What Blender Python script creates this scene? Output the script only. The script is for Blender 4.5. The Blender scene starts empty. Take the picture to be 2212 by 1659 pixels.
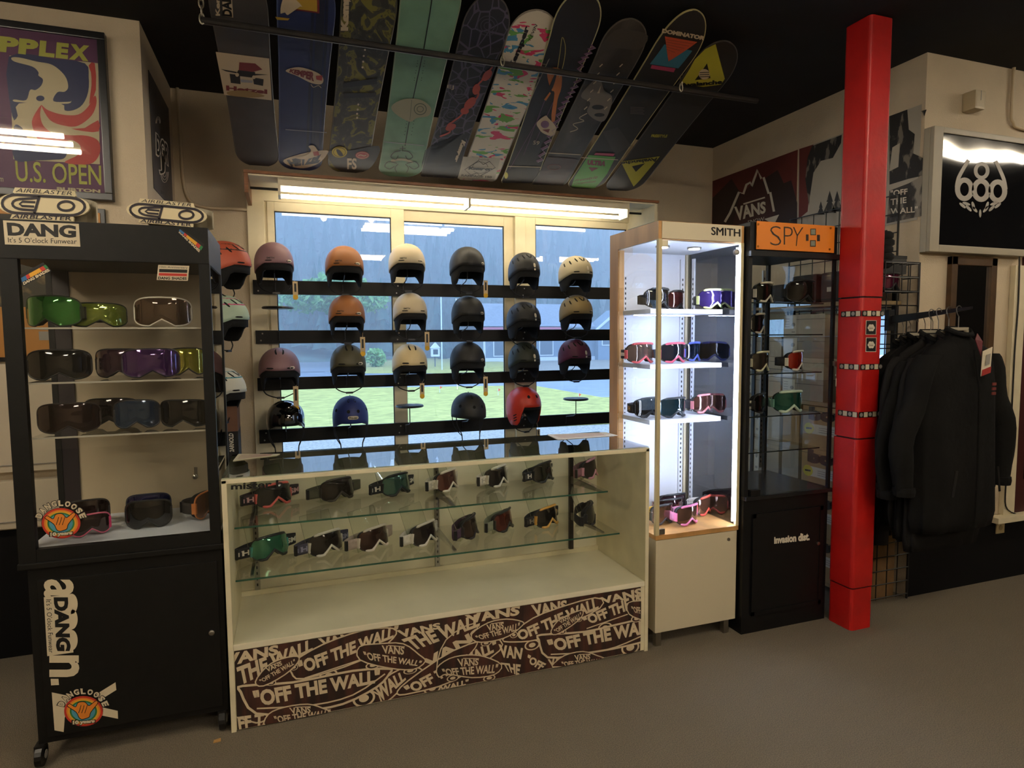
import bpy, bmesh, math, random
from mathutils import Vector, Matrix
rnd = random.Random(7)
S = bpy.context.scene
COL = S.collection
PI = math.pi
# ---------------------------------------------------------------- camera
PW, PH, FPX = 2212.0, 1659.0, 1366.2
YAW, PIT, ROL = 0.34124, -0.074074, -0.0071210
EYE = Vector((0, 0, 1.469))
_f = Vector((math.sin(YAW)*math.cos(PIT), math.cos(YAW)*math.cos(PIT), math.sin(PIT)))
_r = Vector((math.cos(YAW), -math.sin(YAW), 0)); _u = _r.cross(_f)
CR = math.cos(ROL)*_r + math.sin(ROL)*_u
CU = -math.sin(ROL)*_r + math.cos(ROL)*_u
cd = bpy.data.cameras.new('camera'); cam = bpy.data.objects.new('camera', cd); COL.objects.link(cam)
cd.sensor_fit = 'HORIZONTAL'; cd.sensor_width = 36; cd.lens = FPX/PW*36; cd.clip_start = .05; cd.clip_end = 500
cam.matrix_world = Matrix(((CR.x, CU.x, -_f.x, EYE.x), (CR.y, CU.y, -_f.y, EYE.y), (CR.z, CU.z, -_f.z, EYE.z), (0, 0, 0, 1)))
S.camera = cam
def ray(x, y): return CR*((x-PW/2)/FPX) - CU*((y-PH/2)/FPX) + _f
def onz(x, y, z): v = ray(x, y); return EYE + v*((z-EYE.z)/v.z)
def ony(x, y, Y): v = ray(x, y); return EYE + v*((Y-EYE.y)/v.y)
def onx(x, y, X): v = ray(x, y); return EYE + v*((X-EYE.x)/v.x)
# ---------------------------------------------------------------- exposure, sky
S.view_settings.view_transform = 'Standard'; S.view_settings.look = 'None'
S.view_settings.gamma = 1; S.view_settings.use_curve_mapping = False
S.view_settings.exposure = 0.52
S.cycles.transparent_max_bounces = 32
S.cycles.max_bounces = 10
S.cycles.sample_clamp_indirect = 6
SKY = (.40, .62, .96); SKY_STRENGTH = 5.2
TUBE = 12.0; PANEL = 36.0; LED = 90.0
w = bpy.data.worlds.new('sky'); S.world = w; w.use_nodes = True
_n = w.node_tree.nodes; _l = w.node_tree.links
_bg = _n['Background']; _bg.inputs[1].default_value = SKY_STRENGTH
_tc = _n.new('ShaderNodeTexCoord'); _sx = _n.new('ShaderNodeSeparateXYZ'); _rp = _n.new('ShaderNodeValToRGB')
_l.new(_tc.outputs['Generated'], _sx.inputs[0]); _l.new(_sx.outputs['Z'], _rp.inputs[0]); _l.new(_rp.outputs[0], _bg.inputs[0])
_rp.color_ramp.elements[0].color = (SKY[0]*.42, SKY[1]*.44, SKY[2]*.46, 1); _rp.color_ramp.elements[1].color = (*SKY, 1)
# ---------------------------------------------------------------- materials
def lin(h):
    h = h.lstrip('#'); c = [int(h[i:i+2], 16)/255 for i in (0, 2, 4)]
    return tuple(x/12.92 if x <= .04045 else ((x+.055)/1.055)**2.4 for x in c)
MATS = {}
def mat(name, col='808080', rough=.5, metal=0.0, noise=0.0, nscale=8.0, bump=0.0, bscale=60.0, emit=0.0, spec=.5, coat=0.0, col2=None, stretch=None, detail=4, sheen=0, lo=.35, hi=.65):
    if name in MATS: return MATS[name]
    m = bpy.data.materials.new(name); m.use_nodes = True; MATS[name] = m
    nt = m.node_tree; b = nt.nodes['Principled BSDF']; c = lin(col)
    b.inputs['Base Color'].default_value = (*c, 1); b.inputs['Roughness'].default_value = rough
    b.inputs['Metallic'].default_value = metal; b.inputs['Specular IOR Level'].default_value = spec
    b.inputs['Coat Weight'].default_value = coat; b.inputs['Coat Roughness'].default_value = .05
    b.inputs['Sheen Weight'].default_value = sheen
    if emit: b.inputs['Emission Color'].default_value = (*c, 1); b.inputs['Emission Strength'].default_value = emit
    vec = None
    if noise or bump or col2:
        tc = nt.nodes.new('ShaderNodeTexCoord'); vec = tc.outputs['Object']
        if stretch:
            mp = nt.nodes.new('ShaderNodeMapping'); mp.inputs['Scale'].default_value = stretch
            nt.links.new(vec, mp.inputs[0]); vec = mp.outputs[0]
    if noise or col2:
        nz = nt.nodes.new('ShaderNodeTexNoise'); nz.inputs['Scale'].default_value = nscale; nz.inputs['Detail'].default_value = detail
        nt.links.new(vec, nz.inputs['Vector'])
        rp = nt.nodes.new('ShaderNodeValToRGB'); rp.color_ramp.elements[0].position = lo; rp.color_ramp.elements[1].position = hi
        c2 = lin(col2) if col2 else tuple(min(1, x*(1+noise)) for x in c)
        c1 = c if col2 else tuple(x*(1-noise) for x in c)
        rp.color_ramp.elements[0].color = (*c1, 1); rp.color_ramp.elements[1].color = (*c2, 1)
        nt.links.new(nz.outputs['Fac'], rp.inputs[0]); nt.links.new(rp.outputs[0], b.inputs['Base Color'])
    if bump:
        n2 = nt.nodes.new('ShaderNodeTexNoise'); n2.inputs['Scale'].default_value = bscale; n2.inputs['Detail'].default_value = 3
        nt.links.new(vec, n2.inputs['Vector'])
        bp = nt.nodes.new('ShaderNodeBump'); bp.inputs['Strength'].default_value = bump; bp.inputs['Distance'].default_value = .01
        nt.links.new(n2.outputs['Fac'], bp.inputs['Height']); nt.links.new(bp.outputs[0], b.inputs['Normal'])
    return m
def glass_mat(name, tint=(1, 1, 1), ior=1.45, boost=1.0):
    m = bpy.data.materials.new(name); m.use_nodes = True; MATS[name] = m; nt = m.node_tree; nt.nodes.clear()
    o = nt.nodes.new('ShaderNodeOutputMaterial'); mx = nt.nodes.new('ShaderNodeMixShader'); t = nt.nodes.new('ShaderNodeBsdfTransparent')
    g = nt.nodes.new('ShaderNodeBsdfGlossy'); f = nt.nodes.new('ShaderNodeFresnel')
    t.inputs[0].default_value = (*tint, 1); g.inputs['Roughness'].default_value = 0.0; f.inputs[0].default_value = ior
    ge = nt.nodes.new('ShaderNodeNewGeometry'); iv = nt.nodes.new('ShaderNodeMath'); iv.operation = 'SUBTRACT'; iv.inputs[0].default_value = 1
    ml = nt.nodes.new('ShaderNodeMath'); ml.operation = 'MULTIPLY'
    nt.links.new(ge.outputs['Backfacing'], iv.inputs[1]); nt.links.new(f.outputs[0], ml.inputs[0]); nt.links.new(iv.outputs[0], ml.inputs[1])
    m2 = nt.nodes.new('ShaderNodeMath'); m2.operation = 'MULTIPLY'; m2.inputs[1].default_value = boost
    nt.links.new(ml.outputs[0], m2.inputs[0]); nt.links.new(m2.outputs[0], mx.inputs[0])
    nt.links.new(t.outputs[0], mx.inputs[1]); nt.links.new(g.outputs[0], mx.inputs[2]); nt.links.new(mx.outputs[0], o.inputs[0])
    return m
GLASS = glass_mat('clear_glass', (.97, .98, .97), 1.5, 1.3)
GLASS_TOP = glass_mat('counter_glass', (.93, .96, .94), 1.6, 2.2)
WINGLASS = glass_mat('window_glass', (.97, .98, 1), 1.5, 1.7)
ACRYL = glass_mat('acrylic', (.93, .95, .92), 1.49, 1.0)
GREENEDGE = mat('glass_edge', '2f5a48', .2)
# ---------------------------------------------------------------- mesh building
class MB:
    def __init__(s): s.v = []; s.f = []; s.m = []; s.uv = None
    def add(s, vs, fs, mi=0):
        k = len(s.v); s.v += [Vector(p) for p in vs]
        for f in fs: s.f.append([i+k for i in f]); s.m.append(mi)
        return s
    def box(s, x0, x1, y0, y1, z0, z1, mi=0, bev=0.0):
        if bev <= 0:
            return s.add([(x, y, z) for z in (z0, z1) for y in (y0, y1) for x in (x0, x1)],
                  [(0, 2, 3, 1), (4, 5, 7, 6), (0, 1, 5, 4), (2, 6, 7, 3), (0, 4, 6, 2), (1, 3, 7, 5)], mi)
        bm = bmesh.new(); bmesh.ops.create_cube(bm, size=1)
        for q in bm.verts: q.co = Vector(((x0+x1)/2+q.co.x*(x1-x0), (y0+y1)/2+q.co.y*(y1-y0), (z0+z1)/2+q.co.z*(z1-z0)))
        bmesh.ops.bevel(bm, geom=bm.edges[:], offset=bev, segments=2, profile=.7, affect='EDGES')
        bm.verts.index_update()
        s.add([q.co.copy() for q in bm.verts], [[q.index for q in f.verts] for f in bm.faces], mi); bm.free(); return s
    def tube(s, path, r, n=8, mi=0, closed=False, cap=True):
        P = [Vector(p) for p in path]; N = len(P); R = r if isinstance(r, (list, tuple)) else [r]*N
        T = []
        for i in range(N):
            a = P[(i-1) % N] if closed or i > 0 else P[i]; b = P[(i+1) % N] if closed or i < N-1 else P[i]
            T.append((b-a).normalized() if (b-a).length > 1e-9 else Vector((0, 0, 1)))
        u = T[0].orthogonal().normalized(); vs = []; fs = []
        for i in range(N):
            u = (u - T[i]*u.dot(T[i])); u = u.normalized() if u.length > 1e-6 else T[i].orthogonal().normalized()
            q = T[i].cross(u)
            for k in range(n):
                a = 2*PI*k/n; vs.append(P[i] + (u*math.cos(a)+q*math.sin(a))*R[i])
        for i in range(N if closed else N-1):
            j = (i+1) % N
            for k in range(n): fs.append((i*n+k, i*n+(k+1) % n, j*n+(k+1) % n, j*n+k))
        if cap and not closed: fs.append(list(range(n))[::-1]); fs.append([(N-1)*n+k for k in range(n)])
        return s.add(vs, fs, mi)
    def lathe(s, prof, c=(0, 0, 0), n=20, mi=0, axis='z', cap=True):
        vs = []; fs = []
        for r, h in prof:
            for k in range(n):
                a = 2*PI*k/n; p = (r*math.cos(a), r*math.sin(a), h)
                if axis == 'y': p = (p[0], -h, p[1])
                if axis == 'x': p = (h, p[0], p[1])
                vs.append(Vector(p)+Vector(c))
        for i in range(len(prof)-1):
            for k in range(n): fs.append((i*n+k, i*n+(k+1) % n, (i+1)*n+(k+1) % n, (i+1)*n+k))
        if cap: fs.append(list(range(n))[::-1]); fs.append([(len(prof)-1)*n+k for k in range(n)])
        return s.add(vs, fs, mi)
    def poly(s, pts, mi=0): return s.add(pts, [list(range(len(pts)))], mi)
    def slab(s, pts, d, mi=0):
        n = len(pts); d = Vector(d); a = [Vector(p) for p in pts]
        fs = [list(range(n))[::-1], [n+i for i in range(n)]] + [(i, (i+1) % n, n+(i+1) % n, n+i) for i in range(n)]
        return s.add(a+[p+d for p in a], fs, mi)
    def grid(s, fn, nu, nv, mi=0, wrap=False):
        vs = [fn(i, j) for i in range(nu) for j in range(nv)]; fs = []
        for i in range(nu-1):
            for j in range(nv if wrap else nv-1):
                k = (j+1) % nv; fs.append((i*nv+j, (i+1)*nv+j, (i+1)*nv+k, i*nv+k))
        return s.add(vs, fs, mi)
def wloc(o):
    p = Vector((0, 0, 0))
    while o is not None: p = p + o.location; o = o.parent
    return p
def obj(name, mb, mats, parent=None, smooth=False, local=False, label=None, cat=None, group=None, kind=None, solid=0, at=None, normals=True):
    me = bpy.data.meshes.new(name)
    org = Vector((0, 0, 0)) if local else wloc(parent)
    if at is not None: org = org + Vector(at)
    me.from_pydata([tuple(v-org) for v in mb.v], [], mb.f)
    for m in (mats if isinstance(mats, (list, tuple)) else [mats]): me.materials.append(m)
    me.polygons.foreach_set('material_index', mb.m)
    if mb.uv is not None:
        uv = me.uv_layers.new(name='UVMap')
        for lp in me.loops: uv.data[lp.index].uv = mb.uv[lp.vertex_index]
    if normals:
        bm = bmesh.new(); bm.from_mesh(me); bmesh.ops.recalc_face_normals(bm, faces=bm.faces[:]); bm.to_mesh(me); bm.free()
    if smooth: me.polygons.foreach_set('use_smooth', [True]*len(me.polygons))
    me.update()
    o = bpy.data.objects.new(name, me); COL.objects.link(o)
    if at is not None: o.location = Vector(at)
    if parent is not None: o.parent = parent
    if smooth == 2:
        md = o.modifiers.new('sub', 'SUBSURF'); md.levels = 1; md.render_levels = 1
    if solid:
        md = o.modifiers.new('solid', 'SOLIDIFY'); md.thickness = solid; md.offset = -1
    tag(o, label, cat, group, kind); return o
def tag(o, label=None, cat=None, group=None, kind=None):
    if label: o['label'] = label
    if cat: o['category'] = cat
    if group: o['group'] = group
    if kind: o['kind'] = kind
    return o
def thing(name, loc, label, cat, group=None, rz=0.0, rx=0.0):
    o = bpy.data.objects.new(name, None); COL.objects.link(o); o.empty_display_size = .05
    o.location = loc; o.rotation_euler = (rx, 0, rz); return tag(o, label, cat, group)
# ---------------------------------------------------------------- flat print: words and shapes on real surfaces
_T = {}
def text2d(s, bold=0.0, shear=0.0, sp=1.0):
    k = (s, bold, shear, sp)
    if k in _T: return _T[k]
    c = bpy.data.curves.new('words', 'FONT'); c.body = s; c.size = 1; c.offset = bold; c.shear = shear; c.space_character = sp; c.resolution_u = 3; c.fill_mode = 'FRONT'
    o = bpy.data.objects.new('words', c); COL.objects.link(o)
    dg = bpy.context.evaluated_depsgraph_get(); me = bpy.data.meshes.new_from_object(o.evaluated_get(dg))
    v = [(p.co.x, p.co.y) for p in me.vertices]; f = [list(p.vertices) for p in me.polygons]
    bpy.data.objects.remove(o); bpy.data.curves.remove(c); bpy.data.meshes.remove(me)
    x0 = min(p[0] for p in v); x1 = max(p[0] for p in v); y0 = min(p[1] for p in v); y1 = max(p[1] for p in v)
    v = [((x-x0)/(x1-x0), (y-y0)/(y1-y0)) for x, y in v]
    _T[k] = (v, f, (x1-x0)/(y1-y0)); return _T[k]
class Print:
    """flat print on a surface: fn maps 2D points to a point on the surface, nrm is the way it faces"""
    def __init__(s, fn, nrm): s.fn = fn; s.n = Vector(nrm).normalized(); s.clip = None; s.k = 0; s.fine = 0
    def p(s, q, off): 
        return Vector(s.fn(*q)) + s.n*off
    def _emit(s, mb, v, f, off, mi):
        if s.fine:
            bm = bmesh.new(); vs = [bm.verts.new((x, y, 0)) for x, y in v]
            for fc in f:
                try: bm.faces.new([vs[i] for i in fc])
                except ValueError: pass
            bmesh.ops.triangulate(bm, faces=bm.faces[:])
            for _ in range(6):
                ee = [e for e in bm.edges if e.calc_length() > s.fine]
                if not ee: break
                bmesh.ops.subdivide_edges(bm, edges=ee, cuts=1, use_grid_fill=False); bmesh.ops.triangulate(bm, faces=[q for q in bm.faces if len(q.verts) > 3])
            bm.verts.index_update(); mb.add([s.p((q.co.x, q.co.y), off) for q in bm.verts], [[q.index for q in fc.verts] for fc in bm.faces], mi); bm.free(); return
        if s.clip is None: mb.add([s.p(q, off) for q in v], f, mi); return
        for fc in f:
            P = [v[i] for i in fc]
            for (ax, ay, bx, by) in s.clip:
                Q = []
                side = [(bx-ax)*(q[1]-ay)-(by-ay)*(q[0]-ax) for q in P]
                for i in range(len(P)):
                    j = (i+1) % len(P)
                    if side[i] >= 0: Q.append(P[i])
                    if (side[i] >= 0) != (side[j] >= 0):
                        t = side[i]/(side[i]-side[j]); Q.append((P[i][0]+(P[j][0]-P[i][0])*t, P[i][1]+(P[j][1]-P[i][1])*t))
                P = Q
                if len(P) < 3: break
            if len(P) >= 3: mb.add([s.p(q, off) for q in P], [list(range(len(P)))], mi)
    def text(s, mb, t, quad, off=.0006, mi=0, bold=0.0, shear=0.0, sp=1.0):
        """quad: four points of the surface: top left, top right, bottom right, bottom left of the words"""
        v, f, _ = text2d(t, bold, shear, sp); a, b, c, d = quad; out = []
        for x, y in v:
            o = []
            for i in (0, 1):
                o.append((a[i]*(1-x)+b[i]*x)*y + (d[i]*(1-x)+c[i]*x)*(1-y))
            out.append(tuple(o))
        s._emit(mb, out, f, off, mi)
    def poly(s, mb, pts, off=.0004, mi=0):
        if s.clip is not None: 
            bm = bmesh.new(); vs = [bm.verts.new((x, y, 0)) for x, y in pts]; bm.faces.new(vs); bmesh.ops.triangulate(bm, faces=bm.faces[:]); bm.verts.index_update()
            s._emit(mb, pts, [[q.index for q in fc.verts] for fc in bm.faces], off, mi); bm.free(); return
        s._emit(mb, pts, [list(range(len(pts)))], off, mi)
    def band(s, mb, pts, wd, off=.0004, mi=0, closed=False):
        n = len(pts); L = []; R = []
        for i in range(n):
            a = pts[(i-1) % n] if closed or i else pts[i]; b = pts[(i+1) % n] if closed or i < n-1 else pts[i]
            dx, dy = b[0]-a[0], b[1]-a[1]; l = math.hypot(dx, dy) or 1; nx, ny = -dy/l*wd/2, dx/l*wd/2
            L.append((pts[i][0]+nx, pts[i][1]+ny)); R.append((pts[i][0]-nx, pts[i][1]-ny))
        fs = [(i, (i+1) % n, n+(i+1) % n, n+i) for i in range(n if closed else n-1)]
        s._emit(mb, L+R, fs, off, mi)
    def ell(s, mb, c, rx, ry, off=.0004, mi=0, rot=0.0, n=28, ring=0.0, a0=0, a1=2*PI):
        pts = []
        for k in range(n+1 if a1-a0 < 6.28 else n):
            a = a0+(a1-a0)*k/n; x = rx*math.cos(a); y = ry*math.sin(a)
            pts.append((c[0]+x*math.cos(rot)-y*math.sin(rot), c[1]+x*math.sin(rot)+y*math.cos(rot)))
        if ring: s.band(mb, pts, ring, off, mi, closed=a1-a0 > 6.28)
        else: s.poly(mb, pts, off, mi)
def py(Y): return Print(lambda x, y: ony(x, y, Y), (0, -1, 0))
def px(X): return Print(lambda x, y: onx(x, y, X), (-1, 0, 0))
def smooth_pts(pts, n=4, closed=False):
    out = []; N = len(pts)
    for i in range(N if closed else N-1):
        g = lambda k: pts[k % N] if closed else pts[max(0, min(N-1, k))]
        p0, p1, p2, p3 = g(i-1), g(i), g(i+1), g(i+2)
        for k in range(n):
            t = k/n; o = []
            for a, b, c, d in zip(p0, p1, p2, p3):
                o.append(.5*(2*b+(c-a)*t+(2*a-5*b+4*c-d)*t*t+(3*b-a-3*c+d)*t**3))
            out.append(tuple(o))
    if not closed: out.append(tuple(pts[-1]))
    return out
# common materials
BLACK = mat('black_laminate', '0b0a08', .5, spec=.35, noise=.25, nscale=30)
WHITEPRINT = mat('white_print', 'd9cfba', .5)
INK = mat('black_ink', '0c0a0a', .5)
STEEL = mat('steel', 'a8a49c', .28, metal=1)
DARKSTEEL = mat('dark_steel', '39342f', .35, metal=.8)
BLACKMETAL = mat('black_metal', '0d0c0c', .4)
# ---------------------------------------------------------------- the room
CEIL = 2.95; YW = 4.30; XR = 3.23; Y6 = 2.515; YL = 3.465; XJ = -.60
WALL = mat('painted_wall', 'c6b59a', .85, noise=.05, nscale=3, bump=.25, bscale=140)
CEILM = mat('black_ceiling', '16151a', .9, noise=.2, nscale=5)
WAIN = mat('black_wainscot', '080708', .8, spec=.2)
CARPET = mat('carpet', '736959', .95, noise=.28, nscale=260, bump=.6, bscale=300, detail=6)
CREAM = mat('cream_trim', 'd6caaa', .55, noise=.04, nscale=12)
def struct(name, mb, m, parent=None, **k): return obj(name, mb, m, parent, kind=None if parent else 'structure', **k)
struct('floor', MB().box(-5, 7, -5, YW+.15, -.1, 0), CARPET)
struct('ceiling', MB().box(-5, 7, -5, YW+.15, CEIL, CEIL+.1), CEILM)
WX0, WX1, WZ0, WZ1 = -.12, 2.60, .48, 2.335
b = MB()
b.box(XJ-.15, WX0, YW, YW+.15, 0, CEIL); b.box(WX1, XR+.15, YW, YW+.15, 0, CEIL)
b.box(WX0, WX1, YW, YW+.15, 0, WZ0); b.box(WX0, WX1, YW, YW+.15, WZ1, CEIL)
struct('wall_back', b, WALL)
struct('wall_left', MB().box(-5, XJ, YL, YL+.15, 0, CEIL), WALL)
struct('wall_alcove_left', MB().box(XJ-.15, XJ, YL+.15, YW, 0, CEIL), WALL)
RY0, RY1, RZ0, RZ1 = 2.70, 3.95, .95, 1.62
b = MB(); b.box(XR, XR+.15, Y6+.15, RY0, 0, CEIL); b.box(XR, XR+.15, RY1, YW, 0, CEIL); b.box(XR, XR+.15, RY0, RY1, 0, RZ0); b.box(XR, XR+.15, RY0, RY1, RZ1, CEIL)
struct('wall_right', b, WALL)
struct('wall_front_right', MB().box(XR, 7, Y6, Y6+.15, 0, CEIL), WALL)
struct('wall_rear', MB().box(-5, 7, -5.1, -5, 0, CEIL), WALL)
struct('wall_far_left', MB().box(-5.1, -5, -5, YL+.15, 0, CEIL), WALL)
struct('wall_far_right', MB().box(7, 7.1, -5, Y6+.15, 0, CEIL), WAIN)
struct('trim_1', MB().box(-5, XJ+.004, YL-.006, YL, 0, .60), WAIN)
struct('trim_2', MB().box(XR-.004, 7, Y6-.006, Y6, 0, .40), WAIN)
# window casing boards and sashes
struct('trim_3', MB().box(-.205, WX0+.015, YW-.022, YW, .40, 2.42, bev=.004), CREAM)
struct('trim_4', MB().box(WX1-.015, 2.72, YW-.022, YW, .40, 2.42, bev=.004), CREAM)
struct('trim_5', MB().box(-.205, 2.72, YW-.024, YW, WZ1-.012, 2.42, bev=.004), CREAM)
struct('trim_6', MB().box(-.22, 2.74, YW-.06, YW+.02, .42, .485, bev=.006), CREAM)
struct('trim_7', MB().box(1.555, 1.635, YW-.012, YW+.10, WZ0, WZ1, bev=.004), CREAM)
struct('trim_8', MB().box(WX0, WX0+.03, YW+.0, YW+.10, WZ0, WZ1), CREAM)
def window(n, x0, x1, y, gx0, gx1, gz1, gz0=.56):
    b = MB(); z0, z1 = WZ0, WZ1
    b.box(x0, gx0, y, y+.035, z0, z1, bev=.003); b.box(gx1, x1, y, y+.035, z0, z1, bev=.003)
    b.box(gx0, gx1, y, y+.035, gz1, z1, bev=.003); b.box(gx0, gx1, y, y+.035, z0, gz0, bev=.003)
    o = struct('window_%d' % n, b, CREAM)
    obj('pane', MB().box(gx0-.01, gx1+.01, y+.014, y+.020, gz0-.01, gz1+.01), WINGLASS, o)
    g = MB(); t = .006
    for a, c, d, e in ((gx0, gx0+t, gz0, gz1), (gx1-t, gx1, gz0, gz1), (gx0, gx1, gz1-t, gz1), (gx0, gx1, gz0, gz0+t)): g.box(a, c, y+.006, y+.013, d, e)
    obj('gasket', g, mat('dark_gasket', '1b1c20', .6), o)
    return o
window(1, WX0+.03, .765, YW-.012, -.048, .678, 2.266)
window(2, .745, 1.555, YW+.028, .768, 1.484, 2.256)
window(3, 1.635, WX1-.015, YW-.006, 1.712, 2.455, 2.275)
b = MB(); b.box(XR+.05, XR+.09, RY0, RY0+.04, RZ0, RZ1); b.box(XR+.05, XR+.09, RY1-.04, RY1, RZ0, RZ1); b.box(XR+.05, XR+.09, RY0, RY1, RZ0, RZ0+.04); b.box(XR+.05, XR+.09, RY0, RY1, RZ1-.04, RZ1)
b.box(XR+.05, XR+.09, 3.26, 3.31, RZ0, RZ1)
o = struct('window_4', b, CREAM); obj('pane', MB().box(XR+.067, XR+.072, RY0+.03, RY1-.03, RZ0+.03, RZ1-.03), WINGLASS, o)
# ---------------------------------------------------------------- lamps of the shop
TUBEM = mat('lit_tube', 'fff5dd', .4, emit=TUBE)
PANELM = mat('lit_panel', 'fff3df', .4, emit=PANEL)
LEDM = mat('lit_led', 'd3e0ff', .4, emit=LED)
FIXW = mat('fixture_white', 'd6c9ac', .45)
for i, (x, y) in enumerate(((1.55, .22), (-2.0, 1.35), (5.25, 1.34), (1.6, -2.9), (-2.2, -1.6), (4.9, -2.2))):
    t = thing('ceiling_light', (x, y, CEIL), 'white ceiling light fixture mounted overhead in the middle of the shop', 'light', 'ceiling lights of the shop')
    b = MB(); b.box(x-.62, x+.62, y-.32, y+.32, CEIL-.045, CEIL-.001); obj('housing', b, FIXW, t)
    for k in ((-.2, 0, .2) if i != 2 else (-.07, .09)): obj('tube', MB().tube([(x-.58, y+k, CEIL-.063), (x+.58, y+k, CEIL-.063)], .019, 10), PANELM, t)
for x, y in ((.46, .71), (1.0, .79)):
    t = thing('ceiling_spot', (x, y, CEIL), 'small round ceiling spot lamp in the middle of the shop', 'light', 'ceiling spots of the shop')
    obj('base', MB().lathe([(.05, -.03), (.05, -.001)], (x, y, CEIL), 16), FIXW, t); obj('bulb', MB().lathe([(.008, -.10), (.03, -.085), (.035, -.06), (.02, -.03)], (x, y, CEIL), 14), mat('lit_bulb', 'fff0d0', .4, emit=60), t)
# ---------------------------------------------------------------- shelf over the window and its tube light
YS = 3.90; ZS = ony(980, 400, 3.90).z
WOODTRIM = mat('brown_wood', '7a4a26', .5, noise=.2, nscale=20, stretch=(1, 12, 12))
SX0, SX1 = ony(526, 366, YS).x, ony(1424, 437, YS).x
t = thing('window_shelf', (1.2, YW, ZS), 'long thin brown-edged shelf board running over the window under the snowboards', 'shelf')
obj('board', MB().box(SX0, SX1, YS, YW, ZS-.016, ZS), [WOODTRIM], t)
obj('underside', MB().box(SX0+.02, SX1-.02, YS+.012, YW-.001, ZS-.026, ZS-.0165), CREAM, t)
obj('end_bracket', MB().box(SX0, SX0+.022, YS+.0, YW-.001, ZS-.125, ZS-.0165, bev=.004), [WOODTRIM], t)
obj('end_bracket', MB().box(SX1-.025, SX1, YS+.02, YW-.001, ZS-.14, ZS-.0165, bev=.004), CREAM, t)
t = thing('curtain_rod', (1.2, YS+.07, ZS-.06), 'thin black curtain rod showing at both ends of the tube light', 'rod')
obj('rod', MB().tube([(SX0+.022, YS+.20, ZS-.055), (SX1-.025, YS+.20, ZS-.055)], .008, 8), BLACKMETAL, t)
FY0, FY1, FX0, FX1 = YS+.02, YS+.18, ony(600, 395, YS+.02).x, ony(1360, 440, YS+.02).x
t = thing('tube_light', (1.2, YS+.07, ZS-.03), 'long white two-row fluorescent tube light hanging under the window shelf, switched on', 'light')
b = MB(); b.box(FX0, FX1, FY0, FY0+.05, ZS-.07, ZS-.027, bev=.004); b.box(FX0, FX1, FY0, FY1, ZS-.034, ZS-.027); obj('housing', b, FIXW, t)
FXM = ony(1015, 425, YS+.02).x
for a, c in ((FX0+.012, FXM-.008), (FXM+.009, FX1-.012)):
    for k, zz in ((.026, -.086), (.105, -.108)): obj('tube', MB().tube([(a, FY0+k, ZS+zz), (c, FY0+k, ZS+zz)], .0115, 12), TUBEM, t)
for x in (FX0, FXM-.007, FX1-.014):
    obj('socket', MB().box(x, x+.015, FY0+.004, FY0+.125, ZS-.124, ZS-.034, bev=.002), FIXW, t)
for x in (.1, 1.2, 2.2):
    pass
# ---------------------------------------------------------------- conduits
PIPE = mat('painted_pipe', 'c3b193', .6)
pa = smooth_pts([(-.56, YW-.012, 2.95), (-.555, YW-.012, 2.6), (-.55, YW-.012, 2.42), (-.52, YW-.012, 2.30), (-.43, YW-.012, 2.265), (-.3, YW-.012, 2.265), (-.16, YW-.012, 2.262)], 6)
tag(obj('conduit', MB().tube(pa, .009, 8), PIPE, smooth=True), 'thin painted conduit bending down the wall beside the window shelf', 'conduit')
A = ony(2190, 150, Y6-.015); Bq = ony(2178, 262, Y6-.015); Cq = ony(2212, 286, Y6-.015)
pa = smooth_pts([(A.x, Y6-.015, CEIL), (A.x, Y6-.015, Bq.z+.06), (A.x+.02, Y6-.015, Bq.z), (A.x+.12, Y6-.015, Bq.z-.03), (A.x+.8, Y6-.015, Bq.z-.03)], 5)
tag(obj('conduit', MB().tube(pa, .009, 8), PIPE, smooth=True), 'painted conduit dropping from the ceiling beside the black logo sign', 'conduit')
# ---------------------------------------------------------------- outside
GZ = -1.7
GRASS = mat('lawn_grass', '94904e', .9, noise=.3, nscale=2.2, stretch=(1, 3, 1), bump=.5, bscale=20, detail=8)
WET = mat('wet_asphalt', '747c8a', .35, noise=.2, nscale=.6, stretch=(1, 4, 1))
GRAVEL = mat('gravel', '7c7973', .8, noise=.35, nscale=14, detail=8)
struct('ground_gravel', MB().box(-30, 60, YW+.3, 130, GZ-.2, GZ), GRAVEL)
def patch(name, pts, z, m):
    P = [onz(x, y, z) for x, y in pts]
    return struct(name, MB().slab([Vector((p.x, p.y, z-.05)) for p in P], (0, 0, .05)), m)
patch('ground_lawn', [(300, 944), (690, 942), (1330, 912), (1700, 890), (1700, 850), (1300, 858), (1150, 832), (880, 836), (300, 842)], GZ+.06, GRASS)
patch('road', [(300, 842), (880, 836), (1150, 832), (1300, 858), (1900, 900), (1900, 806), (1040, 806), (880, 802), (300, 806)], GZ+.03, WET)
patch('ground_wet', [(300, 806), (700, 804), (745, 790), (760, 752), (300, 745)], GZ+.03, WET)
patch('ground_verge', [(740, 806), (1040, 806), (1100, 800), (1100, 782), (880, 770), (780, 782)], GZ+.05, GRASS)
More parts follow.
